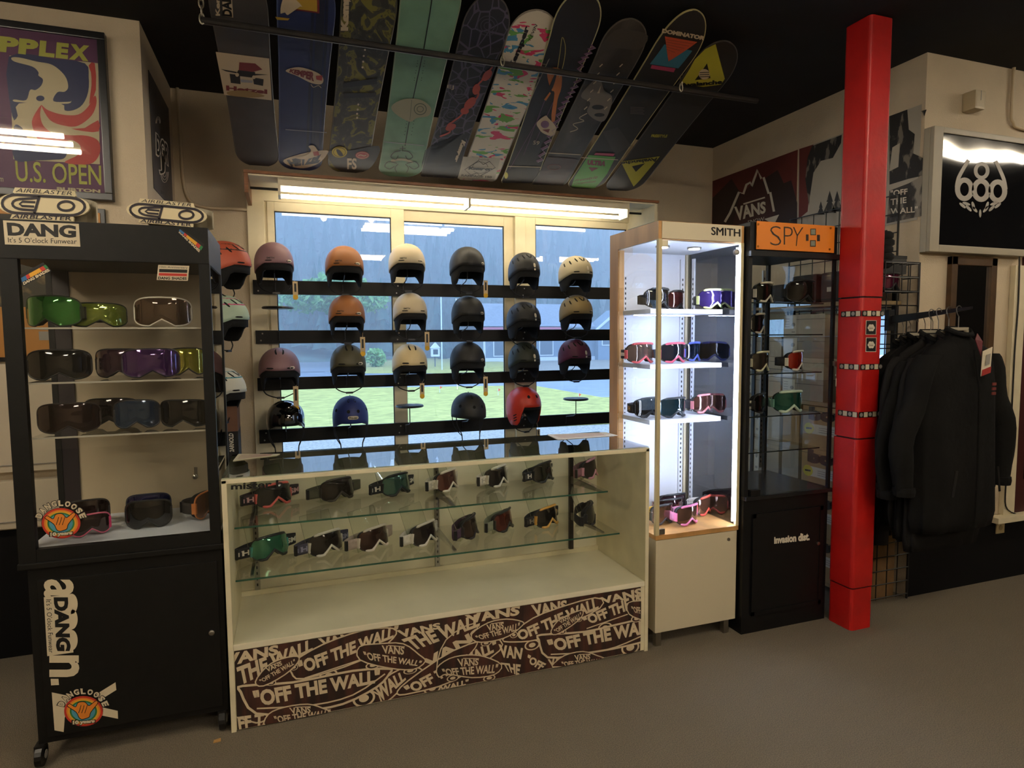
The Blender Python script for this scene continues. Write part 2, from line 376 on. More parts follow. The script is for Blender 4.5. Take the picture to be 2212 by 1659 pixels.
# house across the road
def at_g(x, y): return onz(x, y, GZ)
SIDING = mat('blue_siding', '6f8296', .7); HTRIM = mat('house_trim', 'c9cfd6', .6); ROOFM = mat('slate_roof', '77808f', .8, noise=.12, nscale=3)
DARKPANE = mat('dark_pane', '4b5a68', .15)
h0 = at_g(1045, 782); HY = h0.y; HX0 = h0.x; HX1 = HX0+16
def hz(x, y): p = ony(x, y, HY); return p
ev = hz(1120, 712).z
t = thing('house', (HX0, HY, GZ), 'blue-grey sided house with white windows and a red band across the road', 'house')
obj('wall', MB().box(HX0, HX1, HY, HY+9, GZ, ev), SIDING, t)
b = MB()
k = GZ+.55
while k < ev-.1: b.box(HX0-.01, HX1, HY-.025, HY, k, k+.012); k += .17
obj('siding_lines', b, mat('siding_edge', '5c6d80', .8), t, kind='stuff')
obj('base_band', MB().box(HX0-.05, HX1, HY-.06, HY, GZ, GZ+.5), HTRIM, t)
obj('corner_board', MB().box(HX0-.05, HX0+.22, HY-.08, HY-.03, GZ+.4, ev), HTRIM, t)
REDB = mat('red_fascia', 'b0566c', .6)
obj('red_band', MB().box(HX0-.5, HX1-5.2, HY-.9, HY-.78, ev, ev+.42), REDB, t)
obj('porch_roof', MB().slab([(HX0-.5, HY-.9, ev+.42), (HX0-.5, HY+.5, ev+.9), (HX0-.5, HY+.5, ev+.75), (HX0-.5, HY-.9, ev+.3)], (HX1-5.2-HX0+.5, 0, 0)), ROOFM, t)
obj('roof', MB().slab([(HX0-.4, HY-.6, ev+.4), (HX0-.4, HY+4.5, ev+3.6), (HX0-.4, HY+9.6, ev+.2), (HX0-.4, HY+9.6, ev), (HX0-.4, HY+4.5, ev+3.3), (HX0-.4, HY-.6, ev+.2)], (HX1-HX0, 0, 0)), ROOFM, t)
gx = hz(1330, 700).x
obj('gable', MB().slab([(gx-3.4, HY-1.0, ev), (gx+3.4, HY-1.0, ev), (gx+.2, HY-1.0, ev+2.7)], (0, 4, 0)), SIDING, t)
obj('gable_trim', MB().slab([(gx-3.7, HY-1.2, ev-.05), (gx-3.3, HY-1.2, ev-.05), (gx+.3, HY-1.2, ev+2.7), (gx+.2, HY-1.2, ev+3.05)], (0, .2, 0)), HTRIM, t)
obj('gable_wall', MB().box(gx-3.2, gx+3.2, HY-1, HY, GZ, ev), SIDING, t)
for (x0, x1, y0, y1) in ((1067, 1088, 730, 768), (1166, 1193, 735, 766), (1294, 1330, 735, 744), (1224, 1250, 732, 766)):
    p = hz(x0, y0); q = hz(x1, y1); yy = HY-.05 if x0 < 1240 else HY-1.05
    f = obj('window', MB().box(p.x-.13, q.x+.13, yy-.05, yy+.04, q.z-.13, p.z+.13), HTRIM, t)
    obj('pane', MB().box(p.x, q.x, yy-.06, yy-.04, q.z, p.z), DARKPANE, f)
# grey building further left, behind the shrub
g0 = onz(760, 752, GZ); GY = g0.y
def gy(x, y): return ony(x, y, GY)
t = thing('house', (g0.x, GY, GZ), 'dark grey two-window house half hidden behind the shrub', 'house')
p = gy(775, 722); q = gy(905, 760)
obj('wall', MB().box(p.x, q.x+2, GY, GY+10, GZ, p.z), mat('grey_siding', '5d6a78', .8), t)
obj('roof', MB().slab([(p.x-.5, GY-.6, p.z), (p.x-.5, GY+5, p.z+4.6), (p.x-.5, GY+10.6, p.z), (p.x-.5, GY+5, p.z+4)], (q.x+2.5-p.x, 0, 0)), mat('grey_roof', '6b7686', .8), t)
for x0, x1 in ((800, 810), (820, 832), (842, 850)):
    a = gy(x0, 745); c = gy(x1, 756)
    f = obj('window', MB().box(a.x-.15, c.x+.15, GY-.1, GY+.02, c.z-.15, a.z+.15), HTRIM, t); obj('pane', MB().box(a.x, c.x, GY-.12, GY-.09, c.z, a.z), DARKPANE, f)
# small library box on its post
l0 = onz(940, 793, GZ); LYY = l0.y
def ly(x, y): return ony(x, y, LYY)
t = thing('library_box', (l0.x, LYY, GZ), 'little white house-shaped box on a post by the road', 'box')
a = ly(931, 752); c = ly(949, 770); tp = ly(940, 742)
obj('post', MB().box(l0.x-.05, l0.x+.05, LYY-.05, LYY+.05, GZ, c.z), mat('post_wood', '585a5c', .8), t)
obj('cabinet', MB().box(a.x, c.x, LYY-.2, LYY+.2, c.z, a.z), HTRIM, t)
obj('roof', MB().slab([(a.x-.08, LYY-.28, a.z), (c.x+.08, LYY-.28, a.z), (tp.x, LYY-.28, tp.z+.1)], (0, .56, 0)), HTRIM, t)
wd = c.x-a.x
obj('pane', MB().box(a.x+.2*wd, c.x-.2*wd, LYY-.21, LYY-.2, c.z+.25*(a.z-c.z), a.z-.15*(a.z-c.z)), mat('dark_door', '37424c', .4), t)
# pole, flags
p0 = onz(955, 800, GZ); p1 = ony(955, 640, p0.y)
tag(obj('pole', MB().tube([(p0.x, p0.y, GZ), (p0.x, p0.y, p1.z+1)], .06, 8), HTRIM), 'thin white pole standing on the far side of the road', 'pole')
FLAG = mat('orange_flag', 'd8613c', .7)
for i, (x, y, lb) in enumerate(((950, 840, 'small orange marker flag in the lawn under the black full-brim helmet'), (1076, 846, 'small orange marker flag in the lawn beside the middle window post'), (1250, 858, 'small orange marker flag in the lawn behind the empty end holder'))):
    p = onz(x, y+8, GZ+.06)
    t = thing('marker_flag', p, lb, 'flag', 'marker flags in the lawn')
    obj('stick', MB().tube([p, p+Vector((0, 0, .38))], .008, 6), HTRIM, t); obj('flag', MB().slab([p+Vector((0, 0, .38)), p+Vector((.15, 0, .3)), p+Vector((0, 0, .2))], (0, .01, 0)), FLAG, t)
# trees
LEAF1 = mat('shrub_leaves', '6f9a5a', .9, noise=.3, nscale=6); LEAF2 = mat('spruce_needles', '33504c', .95, noise=.55, nscale=.5); BARK = mat('bark', '4f4a46', .9)
def blob(mb, c, r, n=80, s=.35, flat=1.0):
    for i in range(n):
        u = rnd.random()*2-1; a = rnd.random()*2*PI; q = math.sqrt(1-u*u); k = rnd.random()**.4
        p = Vector(c)+Vector((r*k*q*math.cos(a), r*k*q*math.sin(a), r*k*u*flat)); d = s*r*(.6+rnd.random()*.7)
        t1 = Vector((rnd.uniform(-1, 1), rnd.uniform(-1, 1), rnd.uniform(-1, 1))).normalized()*d; t2 = t1.orthogonal().normalized()*d*.7
        mb.add([p-t1, p+t2, p+t1, p-t2+Vector((0, 0, d*.3))], [(0, 1, 2), (0, 2, 3)])
s0 = onz(812, 793, GZ); st = ony(812, 752, s0.y)
t = thing('shrub', (s0.x, s0.y, GZ), 'round green shrub on the verge across the road', 'shrub')
b = MB(); blob(b, (s0.x, s0.y, GZ+(st.z-GZ)*.5), (st.z-GZ)*.52, 420, .22); obj('foliage', b, LEAF1, t)
obj('stem', MB().tube([(s0.x, s0.y, GZ), (s0.x, s0.y, GZ+.9)], .08, 6), BARK, t)
t = thing('broad_tree', (2, 75, GZ), 'round pale green tree at the foot of the wooded hill', 'tree')
c = ony(730, 615, 75); b = MB(); blob(b, (c.x, 75, c.z-1), 4.2, 700, .11, .6); blob(b, (c.x-4, 76, c.z-1.6), 2.8, 400, .12, .6); blob(b, (c.x+3.6, 76, c.z-1.6), 2.6, 400, .12, .6); obj('foliage', b, LEAF1, t, at=None)
obj('trunk', MB().tube([(c.x, 75, GZ), (c.x, 75, c.z)], .35, 8), BARK, t)
# wooded hillside rising beyond the house
def hill(i, j):
    x = -60+i*8.0; y = 85+j*9.0; z = GZ+max(0, j-1)**1.15*2.7+.8*math.sin(i*.9+j)+1.5*math.sin(i*.37)
    return (x, y, z if j else GZ-.5)
struct('hill', MB().grid(hill, 26, 12), mat('hill_ground', '4f6660', .95, noise=.25, nscale=.4), smooth=True)
b = MB(); tr = MB()
for k in range(1500):
    i = rnd.uniform(0, 25); j = rnd.uniform(.6, 10.5); x, y, z = hill(i, j); hh = rnd.uniform(5, 12); r = hh*rnd.uniform(.14, .2); n = 6
    for lv in range(4):
        zz = z+hh*(.12+.22*lv); rr = r*(1.15-.25*lv); a0 = rnd.random()*6
        b.add([(x+rr*math.cos(a0+2*PI*q/n)*(1 if q % 2 else .7), y+rr*math.sin(a0+2*PI*q/n)*(1 if q % 2 else .7), zz-.3*(q % 2)) for q in range(n)]+[(x, y, zz+hh*.36)], [(q, (q+1) % n, n) for q in range(n)])
o = obj('conifer_forest', b, LEAF2, normals=False); tag(o, 'hazy blue-green conifer forest covering the hillside', 'forest', kind='stuff')
# mist over the valley
m = bpy.data.materials.new('mist'); m.use_nodes = True; nt = m.node_tree; nt.nodes.clear()
ou = nt.nodes.new('ShaderNodeOutputMaterial'); vs = nt.nodes.new('ShaderNodeVolumeScatter'); vs.inputs['Color'].default_value = (.86, .93, 1, 1); vs.inputs['Density'].default_value = .012; vs.inputs['Anisotropy'].default_value = 0
nt.links.new(vs.outputs[0], ou.inputs['Volume'])
o = obj('mist', MB().box(-70, 150, 52, 190, GZ-.3, 90), m); tag(o, 'pale mist lying over the valley and hillside', 'mist', kind='stuff')
# ---------------------------------------------------------------- red column
RED = mat('red_paint', 'b01512', .45, noise=.12, nscale=6, bump=.15, bscale=30)
SEAM = mat('column_seam', '2a0606', .6)
cx0, cx1, cy0, cy1 = 2.594, 2.732, 2.305, 2.450
t = thing('support_column', ((cx0+cx1)/2, (cy0+cy1)/2, 0), 'bright red floor to ceiling square column with checkered tape beside the black jackets', 'column'); t['kind'] = 'structure'
def rsq(x0, x1, y0, y1, r, n=4):
    o = []
    for cx, cy, a0 in ((x1-r, y1-r, 0), (x0+r, y1-r, PI/2), (x0+r, y0+r, PI), (x1-r, y0+r, 1.5*PI)):
        for k in range(n+1): a = a0+PI/2*k/n; o.append((cx+r*math.cos(a), cy+r*math.sin(a)))
    return o
def segm(z0, z1, g=0.0, r=.018): return MB().slab([(x, y, z0) for x, y in rsq(cx0-g, cx1+g, cy0-g, cy1+g, r)], (0, 0, z1-z0))
cz = [onx(1792, 1252, cx0).z, onx(1800, 940, cx0).z, onx(1812, 645, cx0).z]
zz = [0, cz[0], cz[1], cz[2], CEIL]
for i in range(4): obj('sheath', segm(zz[i]+(.004 if i else 0), zz[i+1]-.004, .002 if i % 2 else 0), RED, t)
obj('core', segm(.002, CEIL-.002, -.006), SEAM, t)
NX = Print(lambda x, y: Vector((cx0-.001, cy1-x, y)), (-1, 0, 0))     # left face, x from the back edge
NY = Print(lambda x, y: Vector((cx0+x, cy0-.001, y)), (0, -1, 0))     # front face
OFFW = mat('tape_cream', 'cbbfa2', .5); GREYD = mat('tape_grey', '8f8a82', .5)
for py_ in (677, 793, 896):
    z = ony(1860, py_, cy0).z; h = .0135; b = MB()
    NY.poly(b, [(.002, z-h), (.138, z-h), (.138, z+h), (.002, z+h)], .002, 0)
    NX.poly(b, [(.03, z-h), (.145, z-h), (.145, z+h), (.03, z+h)], .002, 0)
    for k in range(5):
        x = .017+.0285*k
        (NY.ell if k % 2 == 0 else lambda bb, c, rx, ry, off, mi: NY.poly(bb, [(c[0]-.012, z-.012), (c[0]+.012, z-.012), (c[0]+.012, z+.012), (c[0]-.012, z+.012)], off, mi))(b, (x, z), .010, .010, .003, 2 if k % 2 == 0 else 1)
    for k in range(4):
        x = .044+.0285*k
        if k % 2 == 0: NX.ell(b, (x, z), .010, .010, .003, 2)
        else: NX.poly(b, [(x-.012, z-.012), (x+.012, z-.012), (x+.012, z+.012), (x-.012, z+.012)], .003, 1)
    obj('checker_tape', b, [INK, OFFW, GREYD], t)
for y0_ in (708, 745):
    a = ony(1871, y0_-15, cy0); c = ony(1892, y0_+15, cy0); b = MB(); P = py(cy0-.001)
    P.poly(b, [(1870, y0_-16), (1893, y0_-16), (1892, y0_+15), (1869, y0_+15)], .0015, 1); P.poly(b, [(1871, y0_-15), (1892, y0_-15), (1891, y0_+14), (1870, y0_+14)], .002, 0)
    for k in range(7):
        q = 2*PI*k/6; P.ell(b, (1881+(4.6*math.cos(q) if k < 6 else 0), y0_+(4.6*math.sin(q) if k < 6 else 0)), 3.4, 3.4, .0025, 1)
    for k in range(3): P.ell(b, (1878+3*k, y0_+1), .8, 1, .003, 0)
    obj('sticker', b, [INK, WHITEPRINT], t, label='small black square sticker with a pale six-petal emblem')
# ---------------------------------------------------------------- the glass counter
KX0, KX1, KY0, KY1, KZ = -.240, 1.548, 2.485, 2.985, .965
LAM = mat('counter_laminate', 'e3d8b6', .45, noise=.06, nscale=9)
LAMD = mat('counter_inside', 'e2dabf', .5, noise=.07, nscale=6)
t = thing('display_counter', ((KX0+KX1)/2, (KY0+KY1)/2, 0), 'long cream laminate glass-top counter with a skate-shoe lettered front panel', 'counter')
TH = .018; dz = .335
obj('side_panel', MB().box(KX0, KX0+TH, KY0, KY1, 0, KZ-.008, bev=.002), LAM, t)
obj('side_panel', MB().box(KX1-TH, KX1, KY0, KY1, 0, KZ-.008, bev=.002), LAM, t)
obj('back_panel', MB().box(KX0+TH, KX1-TH, KY1-.012, KY1, 0, KZ-.008), LAMD, t)
obj('display_floor', MB().box(KX0+TH, KX1-TH, KY0+.002, KY1-.012, dz-.022, dz, bev=.002), mat('counter_floor', 'ebe2c6', .5, noise=.05, nscale=5), t)
obj('back_rail', MB().box(KX0+TH, KX1-TH, KY1-.028, KY1-.012, dz, dz+.022), LAM, t)
obj('front_panel', MB().box(KX0+TH, KX1-TH, KY0+.006, KY0+.02, 0.004, dz-.022), LAM, t)
b = MB(); b.box(KX0, KX1, KY0, KY0+.022, KZ-.022, KZ-.0055, bev=.002); b.box(KX0, KX0+.02, KY0+.022, KY1, KZ-.02, KZ-.0055); b.box(KX1-.02, KX1, KY0+.022, KY1, KZ-.02, KZ-.0055); b.box(KX0+.02, KX1-.02, KY1-.02, KY1, KZ-.02, KZ-.0055)
obj('top_frame', b, LAM, t)
obj('top_glass', MB().box(KX0+.002, KX1-.002, KY0+.002, KY1-.002, KZ-.005, KZ), GLASS_TOP, t)
obj('front_glass', MB().box(KX0+TH, KX1-TH, KY0+.004, KY0+.008, dz, KZ-.022), GLASS, t)
sz = [.752, .560]; SHY = KY0+.10
for k, z in enumerate(sz):
    b = MB(); b.box(KX0+.03, KX1-.16+.04*k, SHY-.04*k, KY1-.04, z-.007, z); o = obj('glass_shelf', b, GLASS, t)
    obj('edge', MB().box(KX0+.03, KX1-.16+.04*k, SHY-.04*k-.0012, SHY-.04*k-.0002, z-.007, z), GREENEDGE, o)
for x in (KX0+.085, .66, 1.375):
    b = MB(); b.box(x-.011, x+.011, KY1-.03, KY1-.013, dz+.022, KZ-.03); o = obj('shelf_standard', b, STEEL if x < 1.3 else DARKSTEEL, t)
    b = MB()
    for k in range(22): b.box(x-.003, x+.003, KY1-.0312, KY1-.0302, dz+.04+k*.026, dz+.052+k*.026)
    obj('slot', b, INK, o, kind='stuff')
    for k, z in enumerate(sz):
        obj('shelf_bracket', MB().slab([(x-.006, KY1-.03, z-.008), (x-.006, SHY+.02, z-.008), (x-.006, SHY+.02, z-.014), (x-.006, KY1-.03, z-.045)], (.012, 0, 0)), STEEL, t)
sd = MB(); sd.box(.575, .6, KY1-.0145, KY1-.0125, dz+.03, KZ-.03); obj('door_edge', sd, LAMD, t)
# words on the glass
P = py(KY0+.0035); b = MB(); P.text(b, 'mister b', [(499, 1044), (612, 1036), (612, 1053), (499, 1058)], .0006, bold=.03); obj('lettering', b, INK, t)
# lettered front panel
Y = KY0+.0055
WRAP = mat('printed_brown', '2a1d18', .5, col2='4a2a20', nscale=6, stretch=(5, 1, .6), detail=8, lo=.4, hi=.62)
fp = Print(lambda x, z: Vector((x, Y, z)), (0, -1, 0))
zt = dz-.024; PX0, PX1 = KX0+TH+.002, KX1-TH-.02
b = MB(); fp.poly(b, [(PX0, .006), (PX1, .006), (PX1, zt), (PX0, zt)], .0005); wrap = obj('front_print', b, WRAP, t)
fp.clip = [(PX0, .006, PX1, .006), (PX1, .006, PX1, zt), (PX1, zt, PX0, zt), (PX0, zt, PX0, .006)]
def w3(x, y): p = ony(480+x/4.608, 1240+y/4.608, Y); return (p.x, p.z)
def w4(x, y): p = ony(930+x/4.514, 1240+y/4.514, Y); return (p.x, p.z)
mW = MB(); LAY = [0.0]
def lt(s, m, q, bold=.045):
    LAY[0] += .00004; fp.text(mW, s, [m(*p) for p in q], .001+LAY[0], 0, bold=bold)
def ol(m, pts, wd=.006, fill=True, n=3, closed=True, wheels=()):
    pp = smooth_pts([m(*p) for p in pts], n, closed)
    for (x, y, rx, ry) in wheels:
        LAY[0] += .00003; c = m(x, y); e = m(x+rx, y); g = m(x, y+ry); R1 = abs(e[0]-c[0]); R2 = abs(g[1]-c[1])
        fp.ell(mW, c, R1*1.25, R2*1.25, .001+LAY[0], 0); fp.ell(mW, c, R1, R2, .00103+LAY[0], 1); fp.ell(mW, c, R1*.55, R2*.55, .00105+LAY[0], 0)
    LAY[0] += .00006
    if fill: fp.poly(mW, pp, .001+LAY[0], 1)
    LAY[0] += .00003; fp.band(mW, pp, wd, .001+LAY[0], 0, closed)
# background words, then boards on top
lt('VANS', w3, [(20, 800), (560, 700), (560, 800), (20, 930)])
lt('THE WALL', w3, [(140, 930), (900, 640), (900, 760), (180, 1110)])
ol(w3, [(150, 1560), (110, 1420), (340, 1480), (470, 1440), (500, 1500), (300, 1560)], .006)
lt('FF TA', w3, [(150, 1420), (520, 1370), (500, 1480), (170, 1560)])
lt('VANS', w3, [(950, 640), (1370, 570), (1370, 640), (1000, 740)])
ol(w3, [(700, 880), (1000, 700), (1400, 560), (1700, 540), (1700, 640), (1400, 850), (820, 1040), (690, 980)], .006, wheels=((1060, 1010, 75, 50),))
lt('"OFF THE WALL"', w3, [(740, 870), (1760, 490), (1740, 620), (790, 1000)])
ol(w3, [(820, 1035), (1380, 850)], .005, fill=False, closed=False)
ol(w3, [(1560, 1200), (1500, 1130), (1800, 930), (2000, 960), (1850, 1080), (1620, 1280)], .006, fill=False)
lt('WALL', w3, [(1500, 1120), (1800, 960), (1830, 1050), (1580, 1280)])
lt('VANS', w3, [(1730, 560), (2170, 480), (2170, 540), (1780, 640)])
lt('THE WALL', w3, [(1780, 650), (2580, 380), (2560, 520), (1910, 760)])
lt('VANS', w3, [(1980, 860), (2560, 520), (2600, 600), (2040, 960)])
ol(w3, [(1740, 1190), (1850, 1060), (2300, 760), (2700, 640), (2760, 760), (2300, 1060), (1900, 1180)], .006, wheels=((2090, 1130, 70, 55),))
lt('"OFF THE WALL"', w3, [(1800, 1120), (2720, 640), (2740, 760), (1870, 1200)])
ol(w4, [(60, 920), (150, 640), (420, 480), (460, 640), (400, 760), (180, 960)], .005, fill=False)
lt('VANS', w4, [(330, 400), (880, 300), (860, 400), (380, 480)])
lt('VANS', w4, [(975, 300), (1330, 250), (1320, 350), (1010, 420)])
ol(w4, [(820, 660), (700, 640), (860, 520), (1100, 380), (1600, 230), (1650, 330), (1200, 560), (1030, 640)], .006, wheels=((990, 690, 60, 40),))
lt('OFF THE WALL', w4, [(830, 560), (1620, 220), (1640, 340), (870, 650)])
lt('VANS', w4, [(1640, 230), (2060, 130), (2060, 220), (1680, 290)])
lt('"OFF THE WALL', w4, [(1470, 420), (2240, 90), (2240, 240), (1520, 500)])
ol(w4, [(1520, 530), (1920, 390)], .005, fill=False, closed=False, wheels=((1700, 520, 55, 38),))
lt('VAN', w4, [(660, 680), (900, 720), (880, 830), (680, 810)])
lt('THE', w4, [(680, 860), (880, 880), (860, 990), (740, 940)])
lt('"OFF', w4, [(950, 780), (1130, 870), (1070, 940), (930, 850)])
lt('VA', w4, [(1140, 830), (1270, 800), (1290, 890), (1150, 900)])
lt('WALL"', w4, [(90, 1090), (370, 1020), (370, 1070), (90, 1150)])
# whole skateboards
BRD = lambda x0, x1: None
ol(w3, [(205, 1110), (700, 1075), (1300, 960), (1660, 940), (1665, 985), (1540, 1120), (1200, 1290), (800, 1360), (340, 1385), (185, 1170)], .009, wheels=((1410, 1235, 90, 65),))
lt('"OFF THE WALL"', w3, [(300, 1160), (1570, 940), (1570, 1075), (335, 1325)])
ol(w3, [(345, 1335), (900, 1300), (1300, 1200), (1620, 990)], .006, fill=False, closed=False)
ol(w4, [(1075, 590), (1500, 560), (1900, 470), (2200, 420), (2200, 600), (1900, 700), (1500, 770), (1140, 810), (1055, 640)], .009, wheels=((1945, 715, 70, 55),))
lt('"OFF THE WALL"', w4, [(1130, 640), (2200, 420), (2200, 560), (1170, 760)])
ol(w4, [(1170, 780), (1550, 760), (1800, 710), (2080, 590)], .006, fill=False, closed=False)
for m, o_, q1, q2, wh in (
    (w3, [(330, 1070), (440, 920), (590, 840), (750, 815), (750, 880), (620, 1000), (410, 1110)], [(430, 930), (585, 865), (600, 900), (450, 975)], [(365, 1050), (720, 840), (730, 890), (395, 1080)], ((490, 1080, 38, 22), (715, 925, 32, 24))),
    (w3, [(1365, 720), (1560, 690), (1800, 690), (1960, 800), (2020, 865), (1900, 945), (1650, 930), (1370, 850)], [(1585, 705), (1815, 720), (1805, 800), (1600, 785)], [(1400, 765), (1990, 860), (1960, 915), (1430, 850)], ((1500, 905, 60, 28), (1870, 960, 55, 25))),
    (w3, [(460, 1390), (620, 1320), (850, 1290), (1000, 1330), (1090, 1380), (1000, 1440), (700, 1500), (430, 1510)], [(665, 1325), (880, 1315), (880, 1375), (690, 1390)], [(510, 1410), (1080, 1340), (1060, 1420), (540, 1480)], ()),
    (w4, [(400, 580), (560, 470), (740, 435), (890, 460), (890, 500), (760, 600), (600, 650), (440, 655)], [(540, 490), (710, 465), (710, 525), (560, 555)], [(430, 600), (870, 465), (860, 545), (470, 640)], ((540, 670, 42, 22), (810, 590, 30, 24))),
    (w4, [(60, 910), (180, 820), (350, 785), (520, 800), (690, 880), (620, 975), (400, 1005), (160, 970), (80, 1000)], [(255, 820), (470, 820), (460, 885), (280, 900)], [(105, 920), (660, 870), (640, 960), (140, 990)], ((215, 1010, 48, 26), (570, 1010, 48, 24))),
    (w4, [(1170, 555), (1240, 450), (1370, 380), (1475, 350), (1470, 410), (1370, 500), (1220, 585)], [(1245, 450), (1350, 395), (1360, 430), (1265, 480)], [(1195, 540), (1460, 365), (1470, 420), (1225, 570)], ((1285, 560, 28, 18), (1445, 440, 24, 18))),
    (w4, [(1180, 890), (1300, 790), (1480, 750), (1620, 790), (1690, 830), (1500, 900), (1260, 900)], [(1395, 785), (1555, 775), (1550, 825), (1410, 840)], [(1270, 850), (1680, 815), (1660, 870), (1290, 900)], ()),
    (w4, [(1925, 275), (2080, 255), (2250, 250), (2250, 480), (2080, 450), (1930, 385)], [(2100, 270), (2250, 270), (2250, 300), (2100, 300)], [(1950, 310), (2250, 330), (2250, 430), (1970, 370)], ((2005, 430, 45, 28),))):
    ol(m, o_, .005, wheels=wh); lt('VANS', m, q1, .03); lt('"OFF THE WALL"', m, q2, .03)
    a, c, d, e = q1; ol(m, [(a[0]+.28*(c[0]-a[0]), a[1]+.28*(c[1]-a[1])-2), c], .0035, fill=False, closed=False)
obj('lettering', mW, [mat('print_cream', 'd6c3a2', .5), WRAP], wrap)
# ---------------------------------------------------------------- tall cases
def rail_slots(parent, x, y, z0, z1, step=.026, face='y', m=INK):
    b = MB(); k = z0
    while k < z1:
        if face == 'y': b.box(x-.003, x+.003, y-.0012, y-.0002, k, k+.012)
        else: b.box(x-.0012, x-.0002, y-.003, y+.003, k, k+.012)
        k += step
    return obj('slot', b, m, parent, kind='stuff')
# white lit case
AX0, AX1, AY0, AY1, AZ = 1.588, 2.055, 2.490, 2.945, 1.985
MAPLE = mat('maple', 'b98a52', .45, noise=.15, nscale=14, stretch=(1, 1, .15)); PUTTY = mat('putty_panel', 'cfc3a6', .5)
WHITEP = mat('white_panel', 'dfe3ec', .45)
t = thing('display_case', ((AX0+AX1)/2, (AY0+AY1)/2, 0), 'tall maple-trimmed glass goggle case lit bright white inside', 'display case')
zb = .542; zh = 1.905
obj('cabinet', MB().box(AX0+.006, AX1-.004, AY0+.02, AY1, .072, zb-.022), PUTTY, t)
dr = obj('door', MB().box(AX0+.004, AX1-.006, AY0+.004, AY0+.02, .072, zb-.024, bev=.002), PUTTY, t)
obj('lock', MB().lathe([(.008, 0), (.008, .004), (.004, .005)], (AX1-.055, AY0+.004, .478), 14, axis='y'), STEEL, dr)
for x in (AX0+.03, AX1-.05):
    for y in (AY0+.03, AY1-.04): obj('leg', MB().box(x-.014, x+.014, y-.014, y+.014, 0, .072), STEEL, t)
obj('deck', MB().box(AX0, AX1, AY0, AY1, zb-.022, zb, bev=.002), MAPLE, t)
obj('header', MB().box(AX0, AX1, AY0+.002, AY1, zh, AZ), [MAPLE], t)
obj('header_panel', MB().box(AX0+.016, AX1-.016, AY0-.002, AY0+.002, zh+.002, AZ-.002), PUTTY, t)
P = py(AY0-.002); b = MB(); [P.text(b, 'SMITH', [(1536+d_, 490+e_), (1598+d_, 495+e_), (1598+d_, 511+e_), (1536+d_, 507+e_)], .0006) for d_, e_ in ((0, 0), (1.2, 0), (.6, .8))]; obj('lettering', b, INK, t)
PALE = mat('pale_post', 'c6b88e', .45)
obj('front_post', MB().box(AX0, AX0+.018, AY0, AY0+.018, zb, zh), PALE, t)
obj('front_post', MB().box(AX1-.016, AX1, AY0, AY0+.016, zb, zh), PALE, t)
obj('back_post', MB().box(AX0, AX0+.035, AY1-.085, AY1, zb, zh), MAPLE, t)
obj('back_post', MB().box(AX1-.025, AX1, AY1-.03, AY1, zb, zh), PUTTY, t)
obj('back_panel', MB().box(AX0+.035, AX1-.025, AY1-.02, AY1-.004, zb, zh), WHITEP, t)
obj('ceiling_panel', MB().box(AX0+.004, AX1-.004, AY0+.02, AY1-.02, zh-.004, zh), WHITEP, t)
for x in (AX0+.075, AX1-.045):
    o = obj('shelf_standard', MB().box(x-.012, x+.012, AY1-.030, AY1-.02, zb+.01, zh-.03), WHITEP, t); rail_slots(o, x, AY1-.030, zb+.05, zh-.12)
o = obj('shelf_standard', MB().box(AX1-.014, AX1-.006, AY1-.09, AY1-.066, zb+.01, zh-.03), WHITEP, t); rail_slots(o, AX1-.014, AY1-.078, zb+.05, zh-.12, face='x')
gl = obj('door', MB().box(AX0+.018, AX1-.018, AY0+.006, AY0+.011, zb+.003, zh-.003), GLASS, t, label='clear glass door with corner clips')
obj('clip', MB().box(AX0+.02, AX0+.05, AY0+.002, AY0+.013, zb+.004, zb+.028), STEEL, gl); obj('clip', MB().box(AX0+.02, AX0+.05, AY0+.002, AY0+.013, zh-.034, zh-.004), LAM, gl)
obj('lock', MB().lathe([(.014, 0), (.014, .012), (.007, .014)], (AX1-.045, AY0+.005, zh-.045), 16, axis='y'), STEEL, gl)
obj('side_glass', MB().box(AX0+.003, AX0+.008, AY0+.018, AY1-.085, zb, zh), GLASS, t)
obj('side_glass', MB().box(AX1-.010, AX1-.005, AY0+.018, AY1-.03, zb, zh), glass_mat('side_glass', (.55, .58, .62), 1.5, 3.0), t)
b = MB(); b.box(AX1-.026, AX1-.018, AY0+.016, AY0+.022, zb+.02, zh-.02); obj('led_strip', b, LEDM, t)
obj('led_strip', MB().box(AX0+.0185, AX0+.0215, AY0+.013, AY0+.019, zb+.02, zh-.02), LEDM, t)
asz = []
for k, (yy) in enumerate((668, 785, 902)):
    z = ony(1500, yy, AY0+.12).z; asz.append(z); w_ = .045 if k == 0 else .055
    o = obj('shelf', MB().box(AX0+.03, AX1-.03, AY0+.11, AY1-.035, z-.022, z, bev=.002), WHITEP, t)
    obj('led_strip', MB().box(AX0+.06, AX1-.06, AY0+.30, AY0+.315, z-.026, z-.0225), mat('lit_led_soft', 'd3e0ff', .4, emit=24), o)
for x in (AX0+.13, AX0+.31):
    o = obj('puck_light', MB().lathe([(.034, -.008), (.034, 0)], (x, AY0+.17, zh-.004), 20), STEEL, t); obj('bulb', MB().lathe([(.026, -.010), (.026, -.0085)], (x, AY0+.17, zh-.004), 18), mat('lit_puck', 'fff3dc', .4, emit=20), o)
